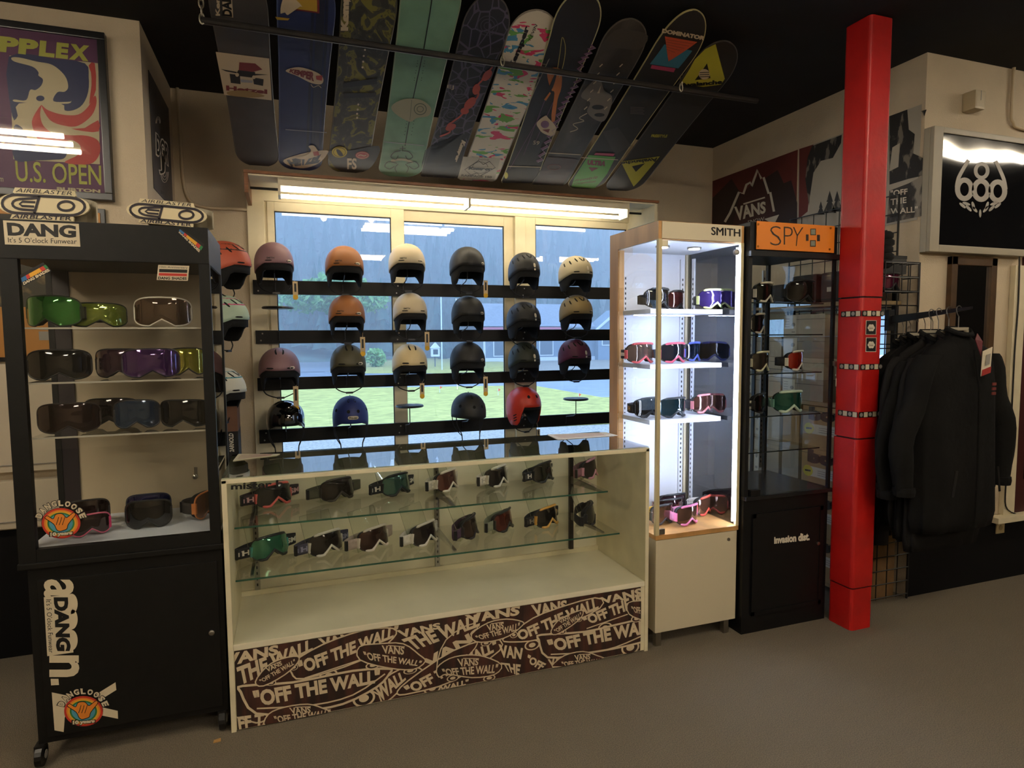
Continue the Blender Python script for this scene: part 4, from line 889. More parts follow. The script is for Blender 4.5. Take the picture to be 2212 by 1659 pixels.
# left black case
G1 = 'goggles in the black rolling case'; lz = lsz+[zf]
shelf_goggles([
 (108, 706, 0, -18, .10, '2f7a2c', '1a2a14', '141414', None, {}, 'green mirrored goggle at the left of the top shelf of the black rolling case'),
 (215, 706, 0, 22, .17, '8a9a3a', '1c2210', '151515', None, {'h': .085}, 'yellow-green mirrored goggle next to the green one on the top shelf'),
 (352, 706, 0, 2, .10, '5a4434', 'd6cdbb', '1a1818', None, {}, 'copper-lensed goggle with thin white frame, top shelf of the rolling case'),
 (130, 820, 1, 10, .10, '1c1c1a', '141414', '141414', 'DANG', {}, 'black goggle at the left of the second shelf of the rolling case'),
 (262, 820, 1, -10, .16, '3a2030', '161216', '141414', 'DANG', {}, 'plum goggle with white-lettered strap, second shelf of the rolling case'),
 (330, 820, 1, 14, .12, '4a2260', '181020', '141414', None, {}, 'violet mirrored goggle, second shelf of the rolling case'),
 (405, 818, 1, 24, .22, 'a09a24', '1d1c0c', '171717', None, {'w': .16}, 'yellow mirrored goggle at the right of the second shelf'),
 (150, 934, 2, 8, .10, '33211d', '241815', '2a1d18', 'DANG', {}, 'brown-tinted goggle with lettered strap, third shelf of the rolling case'),
 (240, 926, 2, -4, .25, '221a1c', '181414', '1d1715', None, {}, 'dark goggle standing behind the blue one on the third shelf'),
 (298, 926, 2, 4, .14, '263a52', '14161c', '171717', 'DANG', {'w': .16}, 'blue mirrored goggle in the middle of the third shelf'),
 (400, 926, 2, -12, .12, '101211', '0e0e0e', '111111', None, {'h': .10}, 'large black goggle at the right of the third shelf'),
 (190, 1113, 3, 14, .24, '2b1b1a', '1d1819', '33302d', None, {'w': .15}, 'dark brown goggle standing behind the pink kids goggle'),
 (196, 1140, 3, 26, .12, '3a2624', 'cf5f80', 'd98aa4', None, {'w': .13, 'h': .078, 'slot': 'c92f6a'}, 'small pink-framed goggle beside the round rainbow sticker'),
 (322, 1108, 3, 4, .26, '161d52', '141a33', '14161c', None, {'w': .165}, 'blue-lensed goggle standing behind the black one on the case floor'),
 (322, 1130, 3, 4, .15, '171614', '131211', '141414', None, {'w': .165}, 'black goggle in front of the blue one on the case floor'),
 (440, 1095, 3, 66, .22, '7a5238', 'c4763c', '2c2724', None, {'w': .13}, 'small orange-framed goggle at the right end of the case floor'),
], lz, LY0+.0, LY1, G1, w=.215, h=.104, fr=.0034, notch=.026, cyl=False)
# white lit case
G2 = 'goggles in the white lit case'; az = asz+[zb]
shelf_goggles([
 (1425, 663, 0, 20, .17, '1b1c1e', '18181a', '1d1d1f', None, {}, 'black mirrored goggle at the left of the top shelf of the lit case'),
 (1462, 660, 0, 30, .30, '4a1c20', '1a1a1c', '1d1d1f', None, {'w': 0.175}, 'dark red goggle standing behind the black one on the top shelf'),
 (1543, 662, 0, 6, .17, '4a3a86', 'dbe6a0', '2f2f30', None, {'slot': 'dbe6a0'}, 'violet-lensed goggle with pale yellow frame, top shelf of the lit case'),
 (1388, 779, 1, 14, .20, '6a5c58', 'd8606a', '2a2426', None, {'w': 0.199, 'band': 'd8cfc8'}, 'clear grey goggle with coral frame at the left of the lit middle shelf'),
 (1458, 781, 1, 16, .16, '1c2230', 'd85a78', '453a44', None, {}, 'dark goggle with hot pink frame, middle shelf of the lit case'),
 (1498, 776, 1, 30, .28, '1b2334', '5566c4', '6a6ad0', None, {'w': 0.175, 'band': 'd84a8a'}, 'dark goggle with blue frame, middle shelf of the lit case'),
 (1402, 892, 2, 20, .20, '201f20', '1d1d1e', '232021', 'SMITH', {'wcol': 'e0a040'}, 'black goggle with orange lettered strap, lower shelf of the lit case'),
 (1458, 896, 2, 12, .15, '16323c', '1a2028', '23252c', None, {}, 'blue-green mirrored goggle, lower shelf of the lit case'),
 (1522, 890, 2, 18, .24, '5a3a34', 'dd8a92', '2b2628', None, {'w': 0.181}, 'brown-lensed goggle with pale pink frame, lower shelf of the lit case'),
 (1458, 1100, 3, 6, .31, '4a3440', '2a2a2e', '2c2c30', None, {'w': 0.187}, 'dark goggle at the very back of the lit case floor'),
 (1450, 1110, 3, 6, .23, '3a1c20', '2a2a2c', '6a2c30', None, {'w': 0.187}, 'black goggle with red patterned strap on the lit case floor'),
 (1432, 1126, 3, 14, .15, '5a3c28', '2a2624', 'd0a030', None, {'w': 0.158}, 'orange-brown small goggle behind the front post of the lit case'),
 (1522, 1112, 3, 30, .22, '5a3a2c', 'd85446', 'cfcac4', None, {'w': 0.170}, 'small coral-framed goggle with flowered white strap, lit case floor'),
 (1487, 1131, 3, 18, .10, '5a3b2c', 'e07aa8', 'd98ab0', None, {'w': 0.175}, 'small bright pink goggle at the front of the lit case floor'),
], az, AY0, AY1, G2, w=.195, h=.094, notch=.03)
G3 = 'goggles in the black case with the orange sign'
shelf_goggles([
 (1655, 632, 0, 24, .16, '161a18', 'cfc8b8', '2a2826', None, {'w': 0.187, 'slot': 'd8d2c4'}, 'black-lensed goggle with white frame, top shelf under the orange sign'),
 (1738, 632, 0, 4, .12, '141112', '1a1718', '1c1a1a', None, {'w': 0.222, 'h': 0.110}, 'large all-black goggle, top shelf under the orange sign'),
 (1640, 716, 1, 36, .16, '151414', 'b4ad9c', '242220', None, {'w': 0.199}, 'black-lensed goggle with cream lower rim, second shelf of the black case'),
 (1646, 802, 2, 24, .15, '3a322a', 'd4cfb0', '2a2826', None, {'w': 0.187}, 'brown mirrored goggle with cream frame, third shelf of the black case'),
 (1722, 798, 2, 30, .16, '9a2a18', 'd6d0c2', '2f2a28', None, {'w': 0.205}, 'fiery red mirrored goggle with white lower rim, third shelf of the black case'),
 (1642, 884, 3, 40, .16, '1b1a19', '2a2826', 'd0cabb', None, {'w': 0.187, 'band': '1a1a1a'}, 'black goggle with striped strap, fourth shelf of the black case'),
 (1708, 884, 3, 2, .10, '1d5a4c', 'b9cbb8', '8fb5a4', None, {'w': 0.211, 'h': 0.106, 'fr': .008, 'slot': '7fae9c'}, 'green mirrored goggle with thick mint frame, fourth shelf of the black case'),
], bsz, BY0, BY1, G3, w=.19, h=.098)
# ---------------------------------------------------------------- helmets on the rails
RAILB = mat('black_rail', '0e0b09', .55, spec=.3, noise=.3, nscale=20, stretch=(.3, 3, 3))
RY = YW-.045; rails = []
RAILPX = [((545.8, 606.2, 636.0), (1314.5, 619.5, 645.7), 'topmost black rail across the window'), ((551.7, 713.8, 743.7), (1313, 711.4, 734.5), 'second black rail from the top across the window'), ((555.6, 816.8, 845), (1312, 797.2, 819.4), 'third black rail from the top across the window'), ((559.7, 928, 957.8), (1312, 892, 915.4), 'lowest black rail across the window, just above the counter')]
for a, c, lab in RAILPX:
    A = ony(a[0], a[1], RY); B = ony(a[0], a[2], RY); C2 = ony(c[0], c[1], RY); D = ony(c[0], c[2], RY)
    z1 = (A.z+C2.z)/2; z0 = (B.z+D.z)/2; rails.append((z0, z1))
    t = thing('helmet_rail', (1.2, RY, z0), lab, 'rail', 'helmet rails across the window')
    obj('board', MB().box(A.x, 2.62, RY, RY+.022, z0, z1, bev=.002), RAILB, t)
    for x in (A.x+.03, .70, 1.60):
        for zz in (z0+.02, z1-.02): obj('screw', MB().lathe([(.005, 0), (.004, .003)], (x+.01*(zz > z0+.03), RY, zz), 8, axis='y'), STEEL, t)
HY = 4.075
EX = (.118, .142)
LINER = mat('helmet_liner', '0e0d0d', .95); WEB = mat('webbing', '100f0f', .8); TAGM = mat('kraft_tag', 'cbb084', .7); TAGW = mat('tag_white', 'd8cdb4', .6); TAGY = mat('tag_yellow', 'd8a81e', .6)
def holder(x, z, i, lab='thin black wire helmet holder rising from a window rail'):
    zr = (rails[i][0]+rails[i][1])/2
    t = thing('helmet_holder', (x, HY, z), lab, 'holder', 'helmet holders on the window rails')
    obj('stem', MB().tube([(x, RY, zr-.02), (x, RY-.012, zr-.02), (x, RY-.014, zr+.03), (x, HY+.04, zr+.05), (x, HY, zr+.07), (x, HY, z-.006)], .0035, 6), BLACKMETAL, t)
    obj('plate', MB().lathe([(.02, -.008), (.085, -.010), (.092, -.004), (.085, .004), (.03, .006)], (x, HY, z), 24), BLACKMETAL, t)
    return t
def shortl(l):
    for q in (' with a hanging kraft tag', ' with a red and white sticker', ' with a kraft tag', ' with a yellow-tipped tag', ' with black ear pads', ' with round holes', ' with a white oval label', ' beside the copper one', ' above the glossy black one'): l = l.replace(q, '')
    return l
def helmet(cx, cyb, W, lab, shell, style='brim', rz=0, cz=.132, y=HY, vents=None, logo=None, logoc='1a1613', stick=True, htag=None, rough=.55, coat=0, group='helmets on the window rails', pos=None, accent=None, label2=None):
    p = ony(cx, cyb, y) if pos is None else Vector(pos)
    dep = (p-EYE).dot(_f); a = W*dep/FPX/2 if W else .118; bb = a*1.2
    t = thing('helmet', p, lab, 'helmet', group, rz=math.radians(rz))
    def edge(th):
        d = abs((math.degrees(th)+180) % 360-180)
        if style == 'brim': return -.002 if d < 45 else (-.002-.040*min(1, (d-45)/45) if d < 90 else -.042-.02*min(1, (d-90)/60))
        if style == 'skate': return -.030 if d < 40 else (-.030-.028*math.sin(min(1, (d-40)/50)*PI/2) if d < 110 else -.058+.006*min(1, (d-110)/50))
        if style == 'skullcap': return -.032-.004*math.cos(th*2)
        if style == 'full':
            if d < 48: return 0
            if d < 72: return -.125*math.sin((d-48)/24*PI/2)
            if d < 102: return -.125
            if d < 125: return -.125+.065*(d-102)/23
            return -.06
    def ledge(th):
        d = abs((math.degrees(th)+180) % 360-180); lo = -.118
        if d < 52: return -.042
        if d < 76: return -.042+(lo+.042)*math.sin((d-52)/24*PI/2)
        if d < 106: return lo
        if d < 132: return lo+(.05)*(d-106)/26
        return -.068
    def rad(z):
        return (max(0, 1-(max(z, 0)/cz)**2.15))**(1/2.15) if z >= 0 else 1-.9*(z/.13)**2*.12
    def sp(th, z, k=1.0):
        r = rad(z)*k; return Vector((a*r*math.sin(th), -bb*r*math.cos(th), z))
    nT = 40
    b = MB(); nr = 12
    def row(i, j, ed, k=1.0, topk=1.0):
        th = 2*PI*j/nT; e = ed(th); s = i/(nr-1); z = e+(cz*topk-e)*math.sin(s*PI/2); return sp(th, min(z, cz*.9999) if k == 1 else min(z, cz*topk), k)
    b.grid(lambda i, j: row(i, j, edge), nr, nT, wrap=True); b.poly([row(nr-1, j, edge) for j in range(nT)])
    SM = mat('helmet_shell_'+shell+('_g' if coat else ''), shell, rough, coat=coat); obj('shell', b, SM, t, smooth=True, local=True, solid=.005)
    if style in ('brim', 'full'):
        b = MB(); led = ledge if style == 'brim' else (lambda th: edge(th)-.010 if abs((math.degrees(th)+180) % 360-180) > 45 else -.02)
        b.grid(lambda i, j: row(i, j, led, .945 if style == 'brim' else .93, .92), nr, nT, wrap=True); obj('liner', b, LINER, t, smooth=True, local=True, solid=.010)
    else:
        b = MB(); b.grid(lambda i, j: row(i, j, lambda th: edge(th)+.006, .94, .92), nr, nT, wrap=True); obj('liner', b, LINER, t, smooth=True, local=True, solid=.012)
    lo = {'brim': -.115, 'skate': -.055, 'skullcap': -.034, 'full': -.125}[style]
    x1 = a*.86
    b = MB()
    if style in ('brim', 'full'):
        b.tube(smooth_pts([(-x1, .01, lo+.01), (-x1*.8, -.01, lo-.03), (-.03, -.025, lo-.052), (.02, -.03, lo-.055)], 3), .0035, 6); b.tube(smooth_pts([(x1, .01, lo+.01), (x1*.85, -.01, lo-.025), (.02, -.03, lo-.055)], 3), .0035, 6)
    else:
        for s_ in (-1, 1):
            b.tube(smooth_pts([(s_*a*.93, -.02, lo+.01), (s_*a*.86, -.02, lo-.05), (s_*a*.62, -.03, lo-.11), (s_*a*.60, -.03, lo-.19)], 3), .0035, 6); b.tube(smooth_pts([(s_*a*.93, .04, lo+.01), (s_*a*.88, .02, lo-.06), (s_*a*.62, -.025, lo-.115)], 3), .003, 6)
    so = obj('chin_strap', b, WEB, t, local=True)
    c = (-.0, -.03, lo-.055) if style in ('brim', 'full') else (-a*.6, -.03, lo-.17)
    obj('buckle', MB().box(c[0]-.022, c[0]+.022, c[1]-.006, c[1]+.006, c[2]-.006, c[2]+.006, bev=.002) if style in ('brim', 'full') else MB().box(c[0]-.008, c[0]+.008, c[1]-.006, c[1]+.006, c[2]-.03, c[2]+.01, bev=.002), BUCK, so, local=True)
    def slot_(th, z, lw, hh, ang=0.0, k=1.006, name='vent', m=LINER, nu=6, parent=t, ov=False, **kw):
        b = MB()
        if ov:
            pts = [sp(th+hh/a*math.cos(q)*1.0, z+hh*math.sin(q), k) for q in [2*PI*i/14 for i in range(14)]]; b.poly(pts)
        else:
            def g(i, j):
                u = (i/(nu-1)-.5)*lw; v = (j-.5)*hh*(1 if 0 < i < nu-1 else .4); uu = u*math.cos(ang)-v*math.sin(ang); vv = u*math.sin(ang)+v*math.cos(ang)
                return sp(th+uu/(a*max(.35, rad(z))), min(z+vv, cz*.97), k)
            b.grid(g, nu, 2)
        return obj(name, b, m, parent, local=True, **kw)
    if vents == 'scout2':
        for s_ in (-1, 1):
            slot_(s_*.50, .012, .044, .009); slot_(s_*.30, .108, .036, .009, ang=s_*1.1 if s_ < 0 else 1.1)
    elif vents == 'smooth':
        for s_ in (-1, 1): slot_(s_*.55, .012, .040, .006)
    elif vents == 'mtn':
        for s_ in (-1, 1):
            slot_(s_*.52, .010, .040, .008)
            for q, zz in ((.15, .098), (.55, .092), (.95, .075), (1.35, .06)): slot_(s_*q, zz, .034, .009, ang=.9*(1 if s_ > 0 else -1))
    elif vents == 'skate':
        for th, zz in ((-.25, .045), (.32, .045), (-.28, .108), (.28, .108), (1.1, .05), (-1.1, .05)): slot_(th, zz, 0, .0105, ov=True)
    elif vents == 'full':
        for th, zz in ((.15, .07), (.62, .075), (-.5, .07)): slot_(th, zz, 0, .011, ov=True)
        for k in range(3): slot_(-1.35, -.055-.018*k, .03, .007, ang=.5)
        for k in range(3): slot_(1.35, -.055-.018*k, .03, .007, ang=-.5)
    def ptext(s_, th0, z0, wd, hh, m, k=1.008, name='lettering'):
        v, f, _ = text2d(s_, .03); b = MB(); b.add([sp(th0+(x-.5)*wd/(a*max(.4, rad(z0))), z0+(q-.5)*hh, k) for x, q in v], f); return obj(name, b, m, t, local=True)
    if logo: ptext(logo, -.45, .026 if vents != 'scout2' else -.003, .042, .010, mat('helmet_print_'+logoc, logoc, .5))
    if stick == 'two': slot_(.22, .036, .018, .028, name='price_sticker', m=TAGW); slot_(.22, .008, .013, .013, name='size_sticker', m=TAGW)
    elif stick: slot_(.62, .014, .034, .016, name='price_sticker', m=TAGW)
    if accent:
        b = MB(); b.grid(lambda i, j: sp(-1.3+2.6*i/11, (.075, .11)[j], 1.012), 12, 2); obj('visor_band', b, mat('helmet_accent_'+accent, accent, .5), t, smooth=True, local=True, solid=.003)
    if htag:
        xx, zz, tl = htag; b = MB(); b.box(xx-.015, xx+.015, -.075, -.073, zz-tl, zz, bev=.0005); tg = obj('hang_tag', b, TAGM, t, local=True)
        obj('tag_end', MB().lathe([(.0155, 0), (.0155, .0025)], (xx, -.0735, zz-tl+.006), 14, axis='y'), TAGY, tg, local=True); obj('tag_print', MB().box(xx-.006, xx+.006, -.0757, -.0752, zz-tl*.62, zz-tl*.12), INK, tg, local=True)
        obj('tag_cord', MB().tube([(xx, -.074, zz), (a*.85*(1 if xx > 0 else -1), -.02, lo+.03)], .001, 4), TAGM, tg, local=True)
    return t
MAUVE, COP, BONE, MBLK, OLIVE = '856366', '9a6030', 'cdbb98', '1a1817', '4b4630'
HE = [
 (592, 572, 80, 'dusty mauve smooth helmet at the left end of the top rail', MAUVE, 'brim', 14, dict(vents='smooth', logo='SMITH', htag=(.10, -.10, .10))),
 (744, 578, 81, 'copper orange helmet on the top rail', COP, 'brim', 2, dict(vents='smooth', logo='SMITH')),
 (879, 572, 78, 'bone white smooth helmet on the top rail beside the copper one', BONE, 'brim', 2, dict(vents='smooth', logo='SMITH')),
 (1009, 577, 75, 'matte black smooth helmet on the top rail with a hanging kraft tag', MBLK, 'brim', 6, dict(vents='smooth', htag=(.10, -.09, .105))),
 (1132, 588, 67, 'black vented helmet with a red and white sticker on the top rail', MBLK, 'brim', 4, dict(vents='mtn', stick='two')),
 (1243, 594, 71, 'pale stone vented helmet at the right end of the top rail', 'b3a583', 'brim', 4, dict(vents='mtn', stick='two')),
 (749, 683, 77, 'copper orange helmet on the second rail', COP, 'brim', 0, dict(vents='smooth', logo='SMITH', htag=(.085, -.13, .11))),
 (886, 677, 73, 'bone white helmet with black ear pads on the second rail', BONE, 'brim', 2, dict(vents='smooth', logo='SMITH', stick=False, htag=(.09, -.12, .11))),
 (1011, 682, 71, 'matte black smooth helmet on the second rail', MBLK, 'brim', 2, dict(vents='smooth')),
 (1131, 694, 72, 'black vented helmet on the second rail', MBLK, 'brim', 6, dict(vents='mtn', stick='two')),
 (1244, 678, 70, 'khaki tan vented helmet on the second rail', '8f7a4e', 'brim', 2, dict(vents='mtn')),
 (604, 798, 85, 'dusty mauve vented helmet on the third rail above the glossy black one', MAUVE, 'brim', 2, dict(vents='scout2', htag=(.085, -.10, .14))),
 (752, 789, 75, 'olive green vented helmet on the third rail', OLIVE, 'brim', 2, dict(vents='scout2')),
 (885, 787, 75, 'cream vented helmet on the third rail with a kraft tag', 'd6c090', 'brim', 3, dict(vents='scout2', logo='SMITH', stick=False, htag=(.06, -.12, .09))),
 (1010, 781, 75, 'black deep-brimmed helmet on the third rail with a yellow-tipped tag', MBLK, 'brim', 2, dict(vents='smooth', htag=(.10, -.10, .12))),
 (1132, 780, 67, 'dark forest green vented helmet on the third rail', '23281c', 'brim', 4, dict(vents='mtn', stick='two')),
 (1241, 772, 69, 'plum purple vented helmet at the right end of the third rail', '5c2340', 'brim', 2, dict(vents='mtn', stick='two')),
 (617, 905, 79, 'glossy black skate helmet on the lowest rail', '0c0a0a', 'skate', 6, dict(stick=False, rough=.08, coat=1, cz=.115)),
 (757, 900, 75, 'royal blue skate helmet with a white oval label on the lowest rail', '22306e', 'skate', 2, dict(vents='skate', stick=False)),
 (1012, 890, 72, 'matte black skate helmet with round holes on the lowest rail', '201f1c', 'skullcap', 14, dict(vents='skate', stick=False)),
 (1131, 876, 70, 'bright red full-ear helmet on the lowest rail', 'c2341f', 'full', 22, dict(vents='full', stick=False, rough=.4, htag=(.07, -.165, .06))),
]
HT = []
for i, (x, y, W, lab, col, st_, rz, kw) in enumerate(HE):
    t = helmet(x, y, W, lab, col, st_, rz, **kw); HT.append(t)
    row_ = 0 if i < 6 else 1 if i < 11 else 2 if i < 17 else 3
    holder(t.location.x, t.location.z+.060, row_, 'wire holder under the '+shortl(lab))
# white label of the blue helmet
t = HT[18]; v, f, _ = text2d('Pro-tec', .03, .2); b = MB(); a = .112
def bp(u, z, k): th = u/.112; return Vector((.112*k*math.sin(th), -.1344*k*math.cos(th), z))
b.poly([bp(.032*math.copysign(abs(math.cos(q))**.5, math.cos(q)), .008+.011*math.copysign(abs(math.sin(q))**.7, math.sin(q)), 1.012) for q in [2*PI*k/24 for k in range(24)]]); lb = obj('label', b, TAGW, t, local=True)
b = MB(); b.add([bp((x-.5)*.05, .008+(z-.5)*.012, 1.02) for x, z in v], f); obj('lettering', b, INK, lb, local=True)
for (x, y, r, lab) in ((600, 664, 1, 'empty black helmet holder at the left of the second rail'), (885, 876, 3, 'empty black helmet holder in the middle of the lowest rail'), (1244, 861, 3, 'empty black helmet holder at the right end of the lowest rail')):
    p = ony(x, y, HY); h_ = holder(p.x, p.z, r, lab); h_['group'] = 'empty helmet holders'
# three helmets mounted on the alcove side wall, facing right
for (x, y, lab, col, st_, ac, ky) in ((497, 575, 'orange-red helmet with a black band peeking out behind the black rolling case', 'b8563c', 'brim', '1c1a19', 3.75), (493, 690, 'mint green helmet with a pink band behind the black rolling case', 'a5b8a0', 'brim', 'd0447a', 3.75), (487, 845, 'white helmet with a teal band behind the black rolling case', 'c6c4b4', 'brim', '3f8f98', 3.75)):
    p = ony(x, y, ky); t = helmet(0, 0, 0, lab, col, st_, 68, pos=(p.x-.03, ky, p.z), vents='mtn', accent=ac, stick=False, group='helmets on the alcove side wall')
    tt = thing('helmet_holder', (XJ, ky, p.z-.05), 'black wall peg under the '+lab.split(' behind')[0].split(' peeking')[0], 'holder', 'helmet pegs on the alcove side wall')
    obj('peg', MB().tube([(XJ, ky, p.z-.02), (p.x-.06, ky, p.z+.03)], .008, 6), BLACKMETAL, tt); obj('plate', MB().lathe([(.03, -.006), (.08, 0), (.03, .006)], (p.x-.03, ky, p.z+.058), 20), BLACKMETAL, tt)
# ---------------------------------------------------------------- snowboards stored under the ceiling
SB = .925; BSL = .344; BY = 4.2*SB; BZB = 1.469+1.031*SB
BN = Vector((0, BSL, 1)).normalized()          # points up, away from the base we look at
def onb(x, y):
    v = ray(x, y); k = Vector((0, BY, BZB)); return EYE+v*(((k-EYE).dot(BN))/v.dot(BN))
BO = {}
def uvmat(name, build):
    m = bpy.data.materials.new(name); m.use_nodes = True; nt = m.node_tree; b = nt.nodes['Principled BSDF']; b.inputs['Roughness'].default_value = .55
    tc = nt.nodes.new('ShaderNodeTexCoord'); build(nt, b, tc.outputs['UV']); return m
def ramp(nt, fac, stops, const=True):
    r = nt.nodes.new('ShaderNodeValToRGB'); r.color_ramp.interpolation = 'CONSTANT' if const else 'LINEAR'
    e = r.color_ramp.elements
    while len(e) < len(stops): e.new(.5)
    for k, (p, c) in enumerate(stops): e[k].position = p; e[k].color = (*lin(c), 1)
    nt.links.new(fac, r.inputs[0]); return r.outputs[0]
def noise(nt, vec, sc, stretch=(1, 1, 1), dist=0.0, detail=2, rot=0):
    mp = nt.nodes.new('ShaderNodeMapping'); mp.inputs['Scale'].default_value = stretch; mp.inputs['Rotation'].default_value = (0, 0, rot); nt.links.new(vec, mp.inputs[0])
    n = nt.nodes.new('ShaderNodeTexNoise'); n.inputs['Scale'].default_value = sc; n.inputs['Distortion'].default_value = dist; n.inputs['Detail'].default_value = detail; nt.links.new(mp.outputs[0], n.inputs['Vector']); return n.outputs['Fac']
def camo(nt, b, uv): nt.links.new(ramp(nt, noise(nt, uv, 9, (1, 1, 1), 1.5, 3), [(0, '2c2a22'), (.47, '3a382e'), (.54, '6a6426'), (.64, '4b471f')]), b.inputs['Base Color'])
def splat(nt, b, uv):
    c = ramp(nt, noise(nt, uv, 16, (.42, 1.3, 1), .9, 2, .5), [(0, 'c3b9a6'), (.60, '3f7fa0'), (.72, '2f6d98')])
    f2 = noise(nt, uv, 15, (.42, 1.2, 1), .9, 2, .55); f3 = noise(nt, uv, 17, (.4, 1.3, 1), .8, 2, .45)
    for f, col, sh in ((f2, 'c0305a', (3, 1, 0)), (f3, '5f9440', (7, 2, 0))):
        mp = f.node.inputs['Vector'].links[0].from_node; mp.inputs['Location'].default_value = sh
        mk = ramp(nt, f, [(0, '000000'), (.605, 'ffffff')]); mx = nt.nodes.new('ShaderNodeMix'); mx.data_type = 'RGBA'
        nt.links.new(mk, mx.inputs[0]); nt.links.new(c, mx.inputs[6]); mx.inputs[7].default_value = (*lin(col), 1); c = mx.outputs[2]
    nt.links.new(c, b.inputs['Base Color'])
def web(nt, b, uv):
    v = nt.nodes.new('ShaderNodeTexVoronoi'); v.feature = 'DISTANCE_TO_EDGE'; v.inputs['Scale'].default_value = 14; nt.links.new(uv, v.inputs['Vector'])
    nt.links.new(ramp(nt, v.outputs['Distance'], [(0, '4a4152'), (.05, '17151a')]), b.inputs['Base Color'])
def flat(col, n=.12):
    def f(nt, b, uv): nt.links.new(ramp(nt, noise(nt, uv, 7, (1, 1, 1), .3, 4), [(.3, ''.join('%02x' % max(0, int(int(col[i:i+2], 16)*(1-n))) for i in (0, 2, 4))), (.7, col)], False), b.inputs['Base Color'])
    return f
def portrait(nt, b, uv): nt.links.new(ramp(nt, noise(nt, uv, 5, (1, .5, 1), .6, 5), [(.35, '1b1817'), (.5, '2b2725'), (.72, '4a4541')], False), b.inputs['Base Color'])
EDGE = mat('board_edge', '6a6357', .4); TOPS = mat('board_top', '1a1716', .5)
BOARDS = [  # tail, nose (photo), left and right edge points, tail and nose rounding, pattern, edge colour, label
 ((560, 364), (506, -60), (482.9, 204.5), (587.8, 209.8), .16, .2, flat('3f3b38'), '3f3a34', 'charcoal snowboard with a white truck-graphic panel, leftmost under the ceiling'),
 ((648, 373), (665, -55), (601, 144), (713.7, 144), .13, .2, flat('1f2a55'), '3a4468', 'navy blue snowboard with dark lengthwise stripes'),
 ((750, 378), (808, -55), (729.4, 157), (835.6, 157), .13, .2, camo, '4a4636', 'olive and grey camouflage snowboard with yellow and pink round stickers'),
 ((862, 387), (945, -70), (842, 157), (956, 157), .12, .2, flat('6f9478'), '7d8f76', 'mint green snowboard with a thin black centre line'),
 ((946, 389), (1067, 10), (967, 160.6), (1060.6, 160.6), .035, .17, web, '4b4644', 'black snowboard with purple web pattern and orange-red figures'),
 ((1030, 396), (1168, 42), (1052, 207), (1149, 207), .05, .14, splat, '8a8276', 'white snowboard with bright paint splashes'),
 ((1118, 401), (1266, 2), (1148, 244), (1231, 244), .06, .16, flat('17151a'), 'a9a37c', 'black snowboard with an orange flame figure and purple braid'),
 ((1184, 405), (1369, 60), (1238, 214), (1325, 214), .06, .15, portrait, '55504a', 'black snowboard with a grey portrait and a wine red tail'),
 ((1256, 413), (1530, 4), (1330, 217.5), (1432, 205), .12, .24, flat('211e1d'), 'a09468', 'long black snowboard with blue, orange and green blocks'),
 ((1336, 417), (1572, 107), (1446, 201), (1541, 205), .16, .2, flat('211d1b'), '3e3a36', 'black snowboard with two yellow triangles, rightmost under the ceiling'),
]
class Board: pass
for bi, (tail, nose, le, re, rt, rn, pat, edg, lab) in enumerate(BOARDS):
    T = onb(*tail); Np = onb(*nose); D = (Np-T).normalized(); 
    W = D.cross(BN).normalized()
    if W.x < 0: W = -W
    L = (Np-T).length; hw = ((onb(*re)-onb(*le)).dot(W))/2
    if bi in (6, 8): L = min(L, (2.895-T.z)/D.z)
    def surf(a, w_, h=0.0, L=L, T=T, D=D, W=W, rt=rt, rn=rn):
        up = 0
        if a < .2: up = .018*((.2-a)/.2)**2
        if a > L-.25: up = .045*((a-L+.25)/.25)**2
        return T+D*a+W*w_+BN*(up+h)
    def half(a, L=L, hw=hw, rt=rt, rn=rn):
        k = hw*(1.05-.10*(1-((2*a/L)-1)**2)); e = .06
        if a < rt: k *= (1-((rt-a)/rt)**2.2*(.85 if rt > .1 else .25))**.5
        if a > L-rn: k *= max(.0, 1-((a-L+rn)/rn)**2.4)**.5
        return max(k, .004)
    NA = 56; sa = [L*.5*(1-math.cos(PI*i/(NA-1))) for i in range(NA)]; NW = 7
    b = MB(); b.uv = []
    for h_, mi in ((0, 0), (.009, 1)):
        k0 = len(b.v); b.grid(lambda i, j: surf(sa[i], half(sa[i])*(-1+2*j/(NW-1)), h_), NA, NW, mi); b.uv += [((half(sa[i])*(-1+2*j/(NW-1))/hw*.5+.5)*.3+bi, sa[i]) for i in range(NA) for j in range(NW)]
    N1 = NA*NW
    for i in range(NA-1):
        for j in (0, NW-1): b.f.append([i*NW+j, (i+1)*NW+j, N1+(i+1)*NW+j, N1+i*NW+j]); b.m.append(2)
    for i in (0, NA-1):
        for j in range(NW-1): b.f.append([i*NW+j, i*NW+j+1, N1+i*NW+j+1, N1+i*NW+j]); b.m.append(2)
    t = thing('snowboard', T, lab, 'snowboard', 'snowboards stored under the ceiling')
    obj('deck', b, [uvmat('board_base_%d' % bi, pat), TOPS, mat('board_edge_'+edg, edg, .4)], t)
    e = MB()
    for s_ in (-1, 1): e.tube([surf(a, half(a)*s_, .002) for a in sa[1:-1]], .0035, 5)
    obj('edge', e, mat('board_edge_'+edg, edg, .4), t)
    B = Board(); B.t = t; B.surf = surf; B.T = T; B.D = D; B.W = W; BO[bi] = B
    def mapf(x, y, T=T, D=D, W=W, surf=surf):
        q = onb(x, y)-T; return surf(max(0, q.dot(D)), q.dot(W))
    B.P = Print(mapf, -BN); B.P.fine = 14
def c4(x, y): return (420+x/3.814, y/3.814)
def c5(x, y): return (900+x/2.989, y/2.989)
def deco(bi, name, fn, mats, **k):
    b = MB(); fn(BO[bi].P, b); return obj(name, b, mats, BO[bi].t, **k)
